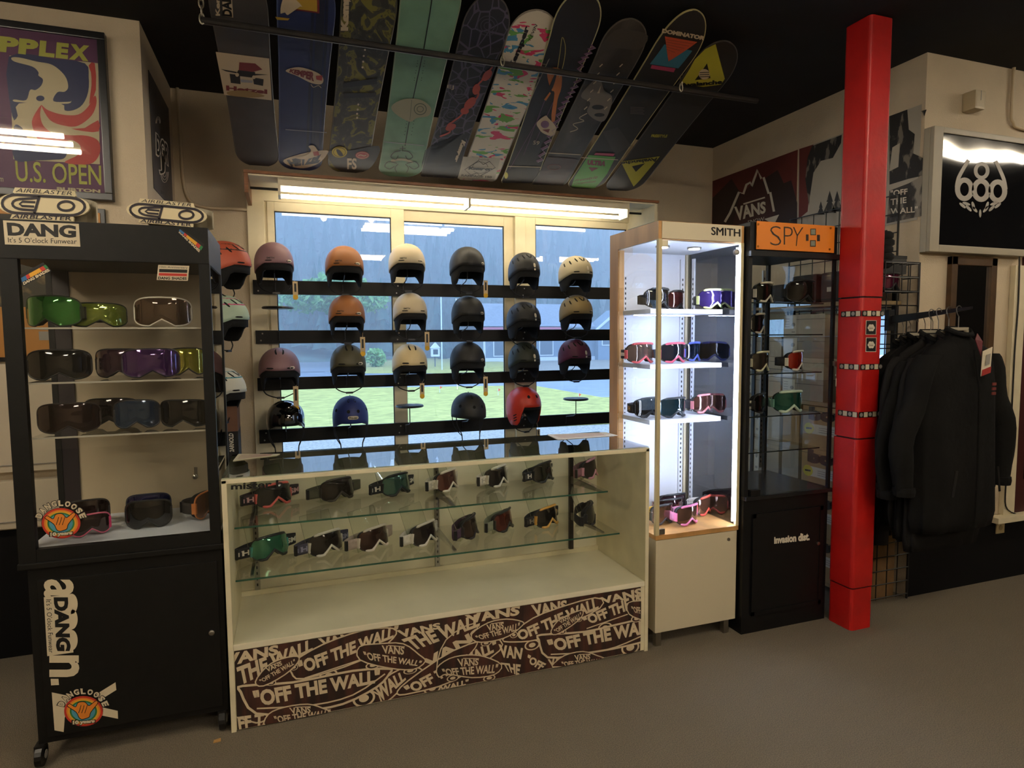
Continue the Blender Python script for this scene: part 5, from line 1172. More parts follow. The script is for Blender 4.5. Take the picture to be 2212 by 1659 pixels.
CRM = mat('board_cream', 'b7a488', .5); DRED = mat('board_dark_red', '6a1f22', .5); YLW = mat('board_yellow', 'a49c2e', .5); NAVYD = mat('board_navy_dark', '141a33', .5); LBL = mat('board_light', '8c8b92', .5)
def g0(P, b):
    P.poly(b, [c4(175, 425), c4(615, 480), c4(637, 825), c4(245, 780)], .0012, 0)
    P.poly(b, [c4(370, 510), c4(500, 520), c4(560, 570), c4(480, 590), c4(365, 575)], .002, 2); P.poly(b, [c4(360, 575), c4(500, 590), c4(500, 640), c4(340, 620)], .002, 1)
    P.poly(b, [c4(215, 565), c4(350, 590), c4(345, 600), c4(260, 585)], .002, 1); P.poly(b, [c4(500, 605), c4(610, 612), c4(500, 618)], .002, 1)
    P.poly(b, [c4(290, 605), c4(375, 615), c4(380, 690), c4(300, 680)], .002, 1); P.poly(b, [c4(480, 635), c4(570, 650), c4(565, 705), c4(490, 690)], .002, 1); P.poly(b, [c4(380, 650), c4(480, 660), c4(478, 680), c4(385, 675)], .002, 3)
    P.ell(b, c4(352, 612), 4, 4, .003, 0); P.ell(b, c4(490, 632), 4, 4, .003, 0)
    P.text(b, 'Hetzel', [c4(260, 700), c4(600, 735), c4(600, 772), c4(262, 742)], .002, 2, bold=.05)
    P.poly(b, smooth_pts([c4(275, 752), c4(420, 742), c4(580, 785), c4(480, 800), c4(300, 785)], 3, True), .0024, 4)
deco(0, 'graphic', g0, [CRM, INK, DRED, LBL, mat('worn_tan', '8d7248', .7)])
def g0b(P, b):
    P.poly(b, [c4(225, -60), c4(305, -60), c4(320, 145), c4(235, 130)], .0012, 0); P.text(b, 'DANG', [c4(238, -90), c4(255, 128), c4(312, 138), c4(295, -90)][0:4] and [c4(228, 128), c4(225, -90), c4(296, -90), c4(312, 138)], .002, 1, bold=.05)
    P.text(b, 'Kemper', [c4(175, 128), c4(165, -160), c4(215, -160), c4(222, 128)], .002, 0, bold=.04)
deco(0, 'sticker', g0b, [CRM, INK])
def g1(P, b):
    for x0, x1, m in ((945, 965, 0), (985, 1050, 0), (1062, 1080, 0)): P.poly(b, [c4(x0+25, -60), c4(x1+30, -60), c4(x1, 600), c4(x1-25, 1250), c4(x0-25, 1250), c4(x0, 600)], .0012, m)
    P.band(b, [c4(750, 1065), c4(1090, 1090)], 1.6, .002, 1)
    P.poly(b, [c4(770, -40), c4(1030, -40), c4(1030, 115), c4(790, 80)], .002, 4); P.poly(b, [c4(800, -40), c4(1010, -40), c4(1012, 100), c4(800, 70)], .003, 3); P.poly(b, [c4(665, 135), c4(785, 150), c4(770, 165), c4(680, 160)], .002, 3)
    P.poly(b, smooth_pts([c4(750, -30), c4(800, -20), c4(890, 60), c4(800, 40), c4(770, 120), c4(735, 90), c4(710, 110), c4(715, 40)], 3, True), .0036, 2)
    P.poly(b, smooth_pts([c4(750, 580), c4(860, 550), c4(1000, 590), c4(1060, 640), c4(1045, 690), c4(960, 680), c4(850, 625)], 4, True), .002, 2); P.text(b, 'KEMPER', [c4(790, 563), c4(990, 590), c4(985, 668), c4(780, 590)], .003, 4, bold=.06); P.poly(b, [c4(1000, 620), c4(1055, 615), c4(1050, 660), c4(1005, 650)], .0035, 5)
    P.band(b, smooth_pts([c4(960, 690), c4(980, 715), c4(1020, 700), c4(1045, 720)], 3), 1.2, .003, 2)
    P.poly(b, smooth_pts([c4(735, 1320), c4(900, 1260), c4(1080, 1235), c4(1095, 1265), c4(1020, 1350), c4(900, 1400), c4(790, 1380)], 4, True), .002, 2); P.text(b, 'HETZEL', [c4(760, 1320), c4(1080, 1245), c4(1020, 1345), c4(800, 1385)], .003, 0, bold=.08)
    P.poly(b, smooth_pts([c4(940, 1200), c4(985, 1195), c4(1020, 1240), c4(1050, 1260), c4(960, 1300), c4(880, 1310), c4(800, 1290), c4(900, 1280), c4(960, 1240)], 3, True), .0036, 2); P.poly(b, [c4(975, 1245), c4(1020, 1240), c4(1030, 1275), c4(985, 1280)], .004, 5)
deco(1, 'graphic', g1, [NAVYD, LBL, CRM, mat('board_gold', 'a8852a', .5), DRED, mat('board_red', '8f3028', .5)])
def g2(P, b):
    P.poly(b, smooth_pts([c4(1110, 1240), c4(1300, 1235), c4(1520, 1200), c4(1490, 1330), c4(1390, 1432), c4(1210, 1428), c4(1120, 1330)], 3, True), .0015, 0)
    P.ell(b, c4(1195, 1250), 16.5, 12, .0025, 1); P.ell(b, c4(1195, 1250), 13, 9.5, .003, 0, ring=1.0); P.poly(b, smooth_pts([c4(1170, 1225), c4(1200, 1235), c4(1225, 1275), c4(1195, 1280), c4(1175, 1255)], 3, True), .0034, 0)
    P.ell(b, c4(1383, 1276), 15, 8.5, .0025, 2); P.ell(b, c4(1383, 1276), 12.5, 6.5, .003, 3, ring=.8); P.text(b, 'STICKER'[0:0] or '~', [c4(1350, 1268), c4(1415, 1268), c4(1415, 1284), c4(1350, 1284)], .0033, 3)
    P.text(b, 'FS', [c4(1258, 1300), c4(1337, 1300), c4(1337, 1405), c4(1260, 1405)], .0025, 3, bold=.03)
    P.text(b, 'Kemper', [c4(1205, 250), c4(1215, -160), c4(1300, -160), c4(1283, 250)], .0025, 3, bold=.08)
    P.poly(b, [c4(1225, 680), c4(1505, 640), c4(1505, 690), c4(1225, 720)], .002, 0); P.poly(b, [c4(1225, 765), c4(1500, 760), c4(1490, 795), c4(1230, 808)], .002, 0)
    for x, y in ((1405, 408), (1395, 458), (1390, 505), (1385, 552), (1350, 858), (1345, 900), (1340, 935), (1340, 968)): P.ell(b, c4(x, y), 2.2, 2.2, .002, 3)
deco(2, 'graphic', g2, [INK, mat('board_bright_yellow', 'b7a018', .5), mat('board_pink', 'a04448', .5), CRM])
def g3(P, b):
    P.band(b, [c4(1965, -40), c4(1890, 400), c4(1800, 815)], 2.2, .0015, 0); P.band(b, [c4(1775, 965), c4(1735, 1200)], 2.0, .0015, 0); P.band(b, [c4(1560, 1165), c4(1890, 1197)], 1.4, .002, 1)
    P.poly(b, smooth_pts([c4(1625, 870), c4(1720, 815), c4(1850, 815), c4(1945, 880), c4(1930, 950), c4(1830, 970), c4(1770, 1000), c4(1650, 930)], 4, True), .002, 2); P.ell(b, c4(1860, 895), 13, 12, .003, 3, ring=1.5); P.ell(b, c4(1860, 895), 7, 6, .003, 3, ring=1.2); P.band(b, [c4(1790, 820), c4(1775, 985)], .8, .003, 3)
    for s_ in (-1, 1):
        cx = 1708
        P.band(b, smooth_pts([c4(cx+s_*10, 1240), c4(cx+s_*60, 1250), c4(cx+s_*90, 1290), c4(cx+s_*50, 1310), c4(cx+s_*30, 1280)], 4), 1.8, .002, 0); P.band(b, smooth_pts([c4(cx+s_*40, 1345), c4(cx+s_*110, 1330), c4(cx+s_*140, 1370), c4(cx+s_*100, 1395), c4(cx+s_*60, 1370)], 4), 1.8, .002, 0); P.band(b, smooth_pts([c4(cx+s_*30, 1350), c4(cx+s_*55, 1385), c4(cx+s_*40, 1430)], 4), 1.6, .002, 0)
    P.band(b, smooth_pts([c4(1620, 1325), c4(1710, 1310), c4(1800, 1335)], 4), 5, .002, 2); P.band(b, [c4(1690, 1220), c4(1740, 1220)], 1.6, .002, 0); P.band(b, [c4(1715, 1200), c4(1714, 1245)], 1.6, .002, 0)
    for y in (500, 520, 545, 580, 600, 640, 660, 995, 1020, 1050, 1080, 1108):
        for s_ in (-25, 32): P.ell(b, c4(1865-.18*(y-500)+s_, y), .9, .9, .0015, 0)
deco(3, 'graphic', g3, [INK, LBL, mat('board_tan', '8f8a6e', .5), mat('board_dkgreen', '3f4a3c', .5)])
OR = mat('board_orange_red', '9c3b2a', .5)
def g4(P, b):
    pts = [(490, 430), (430, 500), (420, 520), (385, 560), (400, 600), (380, 640), (330, 660), (295, 735), (240, 780), (200, 810), (215, 850), (150, 880)]
    P.band(b, smooth_pts([c5(*p) for p in pts], 4), 3.5, .0015, 0)
    for x, y, rx, ry, ro in ((455, 485, 14, 8, -.9), (385, 575, 8, 12, .3), (345, 665, 16, 9, -.8), (310, 715, 9, 7, 0), (220, 820, 12, 7, -.4)): P.ell(b, c5(x, y), rx, ry, .002, 0, rot=ro)
    P.text(b, 'Kemper', [c5(318, 915), c5(262, 1050), c5(238, 1035), c5(285, 895)], .0022, 1, bold=.08)
    P.poly(b, [c5(35, 1050), c5(55, 970), c5(90, 940), c5(110, 1000), c5(300, 860), c5(320, 880), c5(268, 1165), c5(30, 1145)], .0010, 2)
    P.text(b, 'EJ', [c5(198, 545), c5(240, 550), c5(238, 580), c5(196, 572)], .002, 1)
    for cx, cy in ((460, 180), (270, 590), (220, 740)):
        for r in (22, 15, 8): P.ell(b, c5(cx, cy), r, r*.8, .0014, 3, ring=1.6)
deco(4, 'graphic', g4, [OR, CRM, INK, mat('board_grey_violet', '3c3742', .5)])
def g5(P, b):
    P.text(b, 'Kemper', [c5(590, 430), c5(700, 190), c5(745, 200), c5(625, 450)], .002, 0, bold=.05); P.text(b, 'KEVIN', [c5(722, 265), c5(770, 185), c5(785, 195), c5(738, 272)], .002, 0)
    P.poly(b, [c5(300, 1010), c5(540, 1020), c5(500, 1180), c5(265, 1165)], .0012, 1)
    P.band(b, [c5(310, 1095), c5(400, 1035), c5(430, 1060), c5(470, 1040), c5(508, 1080), c5(410, 1140), c5(390, 1118), c5(350, 1135)], 1.6, .002, 0, True); P.ell(b, c5(410, 1082), 17, 13, .002, 0, ring=.9)
    P.poly(b, [c5(335, 1082), c5(490, 1075), c5(480, 1098), c5(330, 1105)], .0024, 1); P.text(b, 'Kemper', [c5(340, 1075), c5(492, 1080), c5(480, 1106), c5(330, 1098)], .003, 0, bold=.09); P.text(b, 'RAMPAGE 150', [c5(290, 1128), c5(488, 1142), c5(486, 1158), c5(288, 1146)], .002, 2, bold=.05); P.text(b, 'INSANE', [c5(400, 1022), c5(468, 1026), c5(466, 1036), c5(398, 1032)], .002, 2)
deco(5, 'graphic', g5, [INK, mat('board_offwhite', 'a79f8f', .5), mat('board_grey_ink', '4a463f', .5)])
VIO = mat('board_violet', '6a4464', .5)
def g6(P, b):
    P.poly(b, smooth_pts([c5(850, 445), c5(930, 445), c5(935, 560), c5(910, 640), c5(895, 760), c5(880, 820), c5(870, 740), c5(890, 600), c5(868, 580), c5(845, 500)], 3, True), .0015, 0); P.poly(b, smooth_pts([c5(890, 480), c5(905, 470), c5(880, 560), c5(830, 640), c5(850, 570)], 3, True), .0025, 4); P.poly(b, [c5(822, 640), c5(860, 590), c5(866, 600), c5(835, 648)], .003, 0)
    P.poly(b, smooth_pts([c5(775, 790), c5(830, 745), c5(850, 760), c5(900, 820), c5(880, 875), c5(820, 860), c5(790, 830)], 4, True), .002, 1); P.ell(b, c5(828, 800), 9, 8, .003, 3); P.poly(b, [c5(810, 835), c5(860, 830), c5(850, 855)], .003, 2)
    br = [(1140, 290), (1100, 350), (1060, 400), (1050, 490), (1010, 570), (975, 630), (930, 700), (900, 790), (860, 880), (820, 960), (790, 1040)]
    z = []
    for i, p in enumerate(smooth_pts(br, 4)): z.append(c5(p[0]+(16 if i % 2 else -16), p[1]))
    P.band(b, z, 4.5, .0018, 3); P.band(b, [(x+2.5, y+2) for x, y in z[::1]], 1.5, .0026, 5)
    for x0, y0, x1, y1 in ((830, 640, 690, 1000), (880, 660, 760, 930), (800, 740, 600, 1090)): P.band(b, [c5(x0, y0), c5(x1, y1)], 1.0, .0016, 3)
    P.band(b, [c5(590, 1072), c5(800, 1078)], 1.6, .002, 1); P.ell(b, c5(578, 1135), 4, 8, .002, 6); P.text(b, '59', [c5(755, 905), c5(795, 910), c5(788, 935), c5(750, 930)], .002, 1)
    P.band(b, smooth_pts([c5(905, 470), c5(925, 340), c5(940, 240), c5(960, 300), c5(950, 400), c5(920, 500)], 4), 1.4, .0022, 7)
deco(6, 'graphic', g6, [mat('board_orange', 'b0621a', .5), CRM, DRED, VIO, INK, mat('board_pale_violet', '94818f', .5), mat('board_lime', 'b0a832', .5), mat('board_straw', '9c8f52', .5)])
def g7(P, b):
    P.poly(b, smooth_pts([c5(1060, 620), c5(1120, 540), c5(1180, 500), c5(1210, 580), c5(1260, 620), c5(1250, 700), c5(1210, 780), c5(1150, 770), c5(1100, 720), c5(1120, 660)], 4, True), .0015, 0); P.ell(b, c5(1170, 690), 13, 5, .002, 2); P.ell(b, c5(1180, 740), 11, 4, .002, 2); P.poly(b, [c5(1165, 600), c5(1190, 550), c5(1180, 600)], .002, 1)
    for k in range(12):
        x = 1190-.33*60*(k//2)+(120 if k % 2 else -10); y = 430+55*(k//2); P.band(b, [c5(x, y), c5(x+20, y-18)], 2.0, .002, 1)
    P.band(b, smooth_pts([c5(1100, 730), c5(1050, 760), c5(1080, 780), c5(1010, 800), c5(1040, 830), c5(990, 850)], 4), 1.6, .002, 1); P.band(b, [c5(845, 985), c5(1060, 998)], 1.6, .002, 1)
    P.poly(b, [c5(840, 1010), c5(1040, 1025), c5(940, 1205), c5(770, 1195)], .0012, 3); P.ell(b, c5(888, 1078), 14, 5.5, .002, 4, ring=1.2)
    P.poly(b, smooth_pts([c5(1180, 330), c5(1280, 230), c5(1400, 230), c5(1500, 260), c5(1440, 330), c5(1300, 320)], 3, True), .0012, 5)
deco(7, 'graphic', g7, [mat('board_face_grey', '6b645c', .6), CRM, INK, mat('board_wine', '2d1519', .5), mat('board_brick', '6a3a34', .5), mat('board_smoke', '3a3633', .5)])
def g8(P, b):
    P.text(b, 'DOMINATOR', [c5(1592, 203), c5(1868, 250), c5(1858, 272), c5(1585, 226)], .002, 0, bold=.06)
    P.poly(b, [c5(1600, 290), c5(1780, 330), c5(1690, 440), c5(1505, 412)], .0014, 1); P.poly(b, [c5(1605, 245), c5(1815, 280), c5(1625, 395)], .002, 2); P.poly(b, [c5(1518, 418), c5(1672, 440), c5(1660, 465), c5(1510, 440)], .0016, 3)
    for k in range(5): P.band(b, [c5(1612, 262+14*k), c5(1790-30*k, 290+12*k)], .8, .0026, 4)
    P.poly(b, [c5(1155, 985), c5(1280, 990), c5(1270, 1006), c5(1145, 998)], .002, 3); P.poly(b, [c5(1110, 1000), c5(1285, 1012), c5(1230, 1120), c5(1150, 1228), c5(1000, 1215), c5(1020, 1140)], .0014, 5)
    P.text(b, 'ULTRA', [c5(1105, 1030), c5(1228, 1038), c5(1215, 1072), c5(1100, 1062)], .002, 6, bold=.09); P.poly(b, [c5(1110, 1078), c5(1175, 1082), c5(1130, 1105)], .002, 6); P.band(b, [c5(1060, 1015), c5(1300, 1030)], 1.5, .0024, 0)
    P.text(b, 'Freestyle', [c5(1025, 1160), c5(1170, 1130), c5(1165, 1158), c5(1015, 1180)], .002, 6, shear=.3); P.text(b, 'Competition', [c5(1020, 1182), c5(1160, 1162), c5(1150, 1185), c5(1012, 1202)], .002, 6, shear=.3)
    for k in range(5): P.band(b, [c5(1380, 690+10*k), c5(1470-8*(k % 2), 695+10*k)], 1.6, .0016, 7)
    P.poly(b, [c5(1200, 850), c5(1300, 820), c5(1385, 940), c5(1280, 1000)], .0011, 8)
deco(8, 'graphic', g8, [CRM, mat('board_blue', '2f6a80', .5), mat('board_coral', 'b5492c', .5), mat('board_magenta', '9c2f55', .5), mat('board_dull', '6a3a2c', .5), mat('board_green', '4f9434', .5), mat('board_crimson', '6a1a22', .5), mat('board_faint', '4f4844', .5), mat('board_dusty', '2f2b28', .5)])
def g9(P, b):
    P.poly(b, [c5(1700, 540), c5(1800, 400), c5(1870, 350), c5(1940, 328), c5(1990, 510), c5(1965, 545), c5(1850, 560)], .0014, 0)
    P.poly(b, [c5(1878, 422), c5(1898, 505), c5(1795, 517)], .002, 1); P.ell(b, c5(1858, 482), 12, 10, .0026, 2)
    for k in range(3): P.band(b, [c5(1828, 472+12*k), c5(1890, 470+12*k)], 1.4, .003, 1)
    P.text(b, 'Avalanche', [c5(1700, 535), c5(1975, 512), c5(1972, 540), c5(1702, 560)], .0028, 1, bold=.05)
    P.poly(b, [c5(1318, 1042), c5(1570, 1008), c5(1402, 1210)], .0014, 0); P.poly(b, [c5(1390, 1072), c5(1475, 1052), c5(1415, 1108)], .002, 1); P.text(b, 'Avalanche', [c5(1560, 1040), c5(1322, 1062), c5(1318, 1044), c5(1555, 1014)], .0024, 1, bold=.04)
    P.text(b, 'FREESTYLE', [c5(1518, 866), c5(1622, 868), c5(1614, 886), c5(1512, 884)], .002, 0, bold=.04)
deco(9, 'graphic', g9, [YLW, INK, CRM])
# bar and chains
p1 = onb(448, 42); p2 = onb(1625, 212); yb = (onb(855, 90).y+onb(1465, 187).y)/2; zb_ = BZB+(BY-yb)*BSL-.022
t = thing('hanging_bar', ((p1.x+p2.x)/2, yb, zb_), 'long black bar on chains carrying the snowboards near the ceiling', 'bar')
obj('bar', MB().tube([(p1.x-.02, yb, zb_), (p2.x+.02, yb, zb_)], .014, 10), mat('worn_black_bar', '1d1815', .45, noise=.4, nscale=12), t)
ZINC = mat('zinc_chain', 'a39b88', .35, metal=.8)
def link(mb, c, ang, s=.02):
    P_ = []
    for k in range(12):
        q = 2*PI*k/12; x = .45*s*math.cos(q); z = s*math.sin(q); P_.append(Vector(c)+Vector((x*math.cos(ang), x*math.sin(ang), z)))
    mb.tube(P_, .0035, 6, closed=True)
for px_, py_ in ((437, 38), (1085, 122), (1466, 186)):
    x = onz(px_, py_, zb_).x if False else onb(px_, py_).x; b = MB()
    for k in range(4): link(b, (x, yb-.004 if px_ < 500 else yb-.016, zb_+.005+.03*k), (k % 2)*PI/2)
    obj('chain', b, ZINC, t)
# ---------------------------------------------------------------- framed poster on the left wall
PYW = YL-.03; P = py(PYW)
def f1(x, y): return (x/4.148, 50+y/4.148)
a0 = ony(232, 82, PYW); z1 = ony(222, 72, PYW).z; z0 = ony(238, 434, PYW).z; xr = ony(236, 250, PYW).x; xl = xr-.62
t = thing('framed_poster', ((xl+xr)/2, YL, z0), 'large purple framed competition poster with a white snowboarder figure, high on the left wall', 'poster')
FR = mat('black_gloss_frame', '0b0a0a', .28)
b = MB(); w_ = .032
b.box(xl, xr, PYW-.012, YL-.001, z0, z0+w_, bev=.003); b.box(xl, xr, PYW-.012, YL-.001, z1-w_, z1, bev=.003); b.box(xl, xl+w_, PYW-.012, YL-.001, z0+w_, z1-w_, bev=.003); b.box(xr-w_, xr, PYW-.012, YL-.001, z0+w_, z1-w_, bev=.003); obj('frame', b, FR, t)
obj('print', MB().box(xl+.02, xr-.02, PYW, PYW+.006, z0+.02, z1-.02), mat('poster_purple', '521a48', .5), t)
obj('pane', MB().box(xl+.025, xr-.025, PYW-.006, PYW-.004, z0+.025, z1-.025), GLASS, t)
b = MB()
NB, BG, RD, LM = 0, 1, 2, 3
PQ = lambda pts, off, mi, n=4: P.poly(b, smooth_pts([f1(*q) for q in pts], n, True), off, mi)
P.poly(b, [f1(85, 290), f1(750, 345), f1(880, 360), f1(895, 1265), f1(120, 1220)], .0004, BG)
PQ([(80, 300), (480, 320), (760, 360), (795, 480), (790, 620), (740, 730), (660, 780), (580, 782), (540, 720), (170, 720), (160, 830), (110, 830)], .0008, NB, 3)
PQ([(105, 310), (180, 310), (330, 345), (470, 375), (580, 470), (612, 570), (580, 615), (515, 620), (480, 700), (620, 705), (640, 695), (610, 722), (420, 720), (180, 710), (120, 700), (130, 685), (235, 690), (270, 600), (320, 600), (370, 560), (385, 505), (345, 470), (345, 440), (290, 390), (130, 345)], .0012, BG)
P.ell(b, f1(362, 675), 9, 6, .0016, NB)
PQ([(370, 735), (430, 780), (560, 820), (700, 820), (790, 750), (850, 650), (865, 720), (820, 830), (700, 920), (580, 920), (450, 870)], .0012, RD)
PQ([(795, 380), (850, 360), (860, 600), (800, 730), (820, 560), (815, 440)], .0012, RD, 2)
PQ([(370, 735), (300, 840), (290, 920), (340, 1040), (420, 1090), (520, 1080), (640, 1050), (720, 1100), (700, 1180), (580, 1250), (800, 1265), (890, 1180), (885, 1060), (780, 1010), (620, 1005), (480, 985), (390, 920), (360, 820)], .0014, RD)
PQ([(640, 945), (760, 940), (880, 870), (885, 970), (760, 970)], .0012, RD, 2)
PQ([(125, 930), (200, 940), (260, 1050), (360, 1115), (480, 1120), (570, 1110), (600, 1160), (570, 1215), (470, 1225), (330, 1230), (130, 1220)], .0011, NB)
for s_, q in (('S', (-250, -130)), ('U', (-120, -15)), ('P', (0, 175)), ('P', (175, 350)), ('L', (360, 500)), ('E', (510, 620)), ('X', (630, 805))):
    x0, x1 = q; f_ = lambda x: 108+.11*x
    P.text(b, s_, [f1(x0, f_(x0)+8), f1(x1, f_(x1)+8), f1(x1-12, f_(x1)+148), f1(x0-12, f_(x0)+148)], .0018, LM, bold=.06)
P.text(b, 'U.S. OPEN', [f1(135, 1232), f1(905, 1275), f1(910, 1455), f1(150, 1420)], .0018, LM, bold=.01)
P.text(b, 'BURTON', [f1(510, 1468), f1(900, 1492), f1(900, 1522), f1(510, 1500)], .0018, BG, bold=.05)
P.text(b, 'm', [f1(0, 1385), f1(32, 1388), f1(32, 1422), f1(0, 1420)], .0018, BG)
P.text(b, 'G', [f1(5, 1030), f1(48, 1032), f1(48, 1075), f1(5, 1073)], .0018, BG)
obj('artwork', b, [mat('poster_navy', '15174a', .5), mat('poster_beige', 'b7a584', .5), mat('poster_red', 'a82a22', .5), mat('poster_lime', 'a5a03c', .5)], t)
# poster on the alcove side wall
PJ = Print(lambda x, y: onx(x, y, XJ+.004), (1, 0, 0))
A = [onx(*q, XJ) for q in ((318, 157), (362, 226), (372, 430), (334, 426))]; y0, y1 = 3.62, 4.18; zt2, zb2 = 2.79, 2.22
t = thing('wall_poster', (XJ, 3.9, zb2), 'narrow dark grey poster with a graffiti face on the alcove side wall', 'poster')
obj('sheet', MB().box(XJ+.001, XJ+.004, y0, y1, zb2, zt2), mat('poster_grey', '4a4543', .6, noise=.3, nscale=3), t)
def j6(x, y): return (280+x/5.72, 130+y/5.72)
b = MB(); PJ.k = 0
for r in (60, 48, 36): PJ.band(b, [j6(350-r*.5*math.cos(q)*1.0, 780-r*1.4*math.sin(q)) for q in [PI*k/8 for k in range(9)]], .9, .001, 1)
PJ.poly(b, smooth_pts([j6(400, 650), j6(440, 800), j6(450, 1000), j6(410, 1020), j6(370, 900)], 3, True), .001, 0)
PJ.text(b, 'DGR', [j6(315, 880), j6(492, 1050), j6(482, 1325), j6(320, 1175)], .0012, 1, bold=.10); PJ.text(b, 'J', [j6(345, 1170), j6(440, 1215), j6(440, 1420), j6(360, 1415)], .0012, 1, bold=.10); PJ.text(b, 'DGR', [j6(325, 900), j6(480, 1060), j6(470, 1300), j6(330, 1160)], .0016, 0, bold=.03); PJ.text(b, 'J', [j6(355, 1180), j6(430, 1230), j6(430, 1400), j6(370, 1400)], .0016, 0, bold=.03)
for r in (60, 45, 28): PJ.band(b, [j6(430+r*.8*math.cos(q), 1380+r*2.2*math.sin(q)) for q in [PI*k/8 for k in range(9)]], 1.0, .001, 1)
PJ.poly(b, [j6(380, 1600), j6(430, 1640), j6(430, 1660), j6(380, 1650)], .001, 0)
obj('artwork', b, [INK, WHITEPRINT], t)
# framed picture and white boards behind the black rolling case
t = thing('framed_picture', (-1.1, YL, 1.38), 'black-framed orange picture on the left wall behind the black rolling case', 'picture')
obj('frame', MB().box(-1.75, -.775, YL-.02, YL-.001, 1.375, 2.075, bev=.003), FR, t)
obj('print', MB().box(-1.73, -.795, YL-.024, YL-.0201, 1.395, 2.055), mat('picture_orange', 'b0762c', .5, noise=.1, nscale=4), t)
obj('image_band', MB().box(-1.71, -.86, YL-.026, YL-.0242, 1.62, 2.03), mat('camo_print', '6b5a38', .6, col2='2f2a1e', nscale=9, lo=.45, hi=.52), t)
obj('caption_plate', MB().box(-1.06, -1.0, YL-.026, YL-.0242, 1.47, 1.51), GREYD, t)
for z0_, z1_, lab in ((.875, 1.365, 'upper white board leaning on the left wall behind the black rolling case'), (.615, .835, 'lower white board on the left wall behind the black rolling case')):
    t = thing('white_board', (-1.4, YL-.02, z0_), lab, 'board', 'white boards on the left wall')
    obj('panel', MB().box(-2.3, -.80, YL-.045, YL-.002, z0_, z1_, bev=.004), mat('white_board', 'c9bba3', .4), t)
    obj('ledge', MB().box(-2.3, -.80, YL-.05, YL-.046, z0_+.03, z0_+.034), GREYD, t)
# boxes in the corner behind the counter, left
t = thing('narrow_box', (-.3, 3.9, 0), 'tall narrow cardboard carton with black label standing behind the case', 'box')
q = ony(495, 935, 3.8); q2 = ony(514, 935, 3.8)
obj('carton', MB().box(q.x-.2, q2.x, 3.8, 4.0, 0, ony(500, 878, 3.8).z), mat('brown_carton', '6a4a38', .8, noise=.2, nscale=5), t)
obj('label_panel', MB().box(q.x-.2, q2.x+.001, 3.798, 4.001, 0, ony(500, 932, 3.8).z), INK, t)
P = py(3.797); b = MB(); P.text(b, '2ARNOLD', [(496, 976), (494, 936), (504, 936), (506, 976)], .001, 0, bold=.03); obj('lettering', b, WHITEPRINT, t)
# ---------------------------------------------------------------- right wall banners
def r1(x, y): return (1500+x/3.107, y/3.107)
PXr = XR-.004; P = px(PXr)
RB = mat('banner_red', '5e211c', .6, noise=.2, nscale=3)
t = thing('banner', (XR, 3.85, 2.2), 'dark red mountain banner with white lettering, deep in the alcove on the right wall', 'banner')
obj('sheet', MB().box(PXr, XR-.001, 3.405, 4.292, 2.10, 2.692), RB, t)
b = MB()
PP = lambda pts, off, mi: P.poly(b, [r1(*q) for q in pts], off, mi)
PP([(122, 1330), (250, 1200), (330, 1330), (400, 1300), (470, 1200), (560, 1140), (600, 1230), (650, 1210), (690, 1360), (690, 1560), (122, 1560)], .0006, 1)
PP([(250, 1540), (300, 1330), (430, 1180), (520, 1330), (560, 1540)], .0010, 2)
P.band(b, [r1(*q) for q in ((205, 1490), (240, 1430), (300, 1290), (330, 1300), (350, 1240), (375, 1225), (385, 1250), (425, 1140), (450, 1200), (465, 1190), (500, 1300), (510, 1290), (535, 1420))], 5.0, .0014, 0)
P.band(b, [r1(*q) for q in ((330, 1370), (475, 1325))], 3.0, .0018, 0)
P.text(b, 'VANS', [r1(268, 1388), r1(480, 1350), r1(480, 1430), r1(280, 1485)], .0018, 0, bold=.04)
PP([(470, 1470), (570, 1440), (545, 1490), (520, 1500)], .0018, 0); P.text(b, 'SNOW', [r1(360, 1480), r1(470, 1455), r1(470, 1480), r1(360, 1505)], .0018, 0)
obj('artwork', b, [mat('banner_white', 'c0b8a6', .6), mat('banner_dark', '2a1714', .6), mat('banner_shadow', '3a1a16', .6)], t)
t = thing('banner', (XR, 2.95, 2.1), 'black and white snowy forest banner on the right wall, partly behind the red column', 'banner')
obj('sheet', MB().box(PXr, XR-.001, 2.535, 3.392, 2.085, 2.69), mat('banner_snow', 'a79f90', .6, noise=.15, nscale=2), t)
b = MB()
PP([(705, 1000), (800, 970), (760, 1070), (750, 1200), (770, 1330), (760, 1420), (700, 1470)], .0006, 1)
PP([(790, 980), (990, 905), (985, 960), (930, 1060), (860, 1090), (800, 1180), (770, 1380), (745, 1200), (760, 1060)], .0010, 0)
PP([(800, 1160), (850, 1080), (930, 1060), (980, 980), (1000, 1300), (960, 1350), (860, 1420), (770, 1460), (775, 1330)], .0014, 2)
for x, y, h_, w_ in ((910, 1280, 150, 45), (960, 1280, 140, 40), (850, 1350, 90, 25)): PP([(x, y), (x+w_*.5, y+h_*.5), (x+w_*.3, y+h_*.5), (x+w_, y+h_), (x-w_, y+h_), (x-w_*.3, y+h_*.5), (x-w_*.5, y+h_*.5)], .0018, 0)
PP([(1310, 780), (1430, 735), (1440, 870), (1480, 900), (1470, 1030), (1535, 1060), (1530, 1180), (1440, 1200), (1310, 1240)], .0010, 0)
PP([(1310, 1280), (1440, 1230), (1530, 1180), (1525, 1450), (1290, 1500)], .0010, 3); PP([(1330, 990), (1380, 960), (1370, 1120), (1310, 1150)], .0014, 2)
PP([(1525, 745), (1560, 735), (1545, 780)], .0014, 0)
for s_, yy, x1 in (('"OFF', 1278, 1432), ('THE', 1336, 1425), ('WALL"', 1398, 1500)): P.text(b, s_, [r1(1318, yy), r1(x1, yy-14), r1(x1, yy+25), r1(1318, yy+43)], .002, 4, bold=.02)
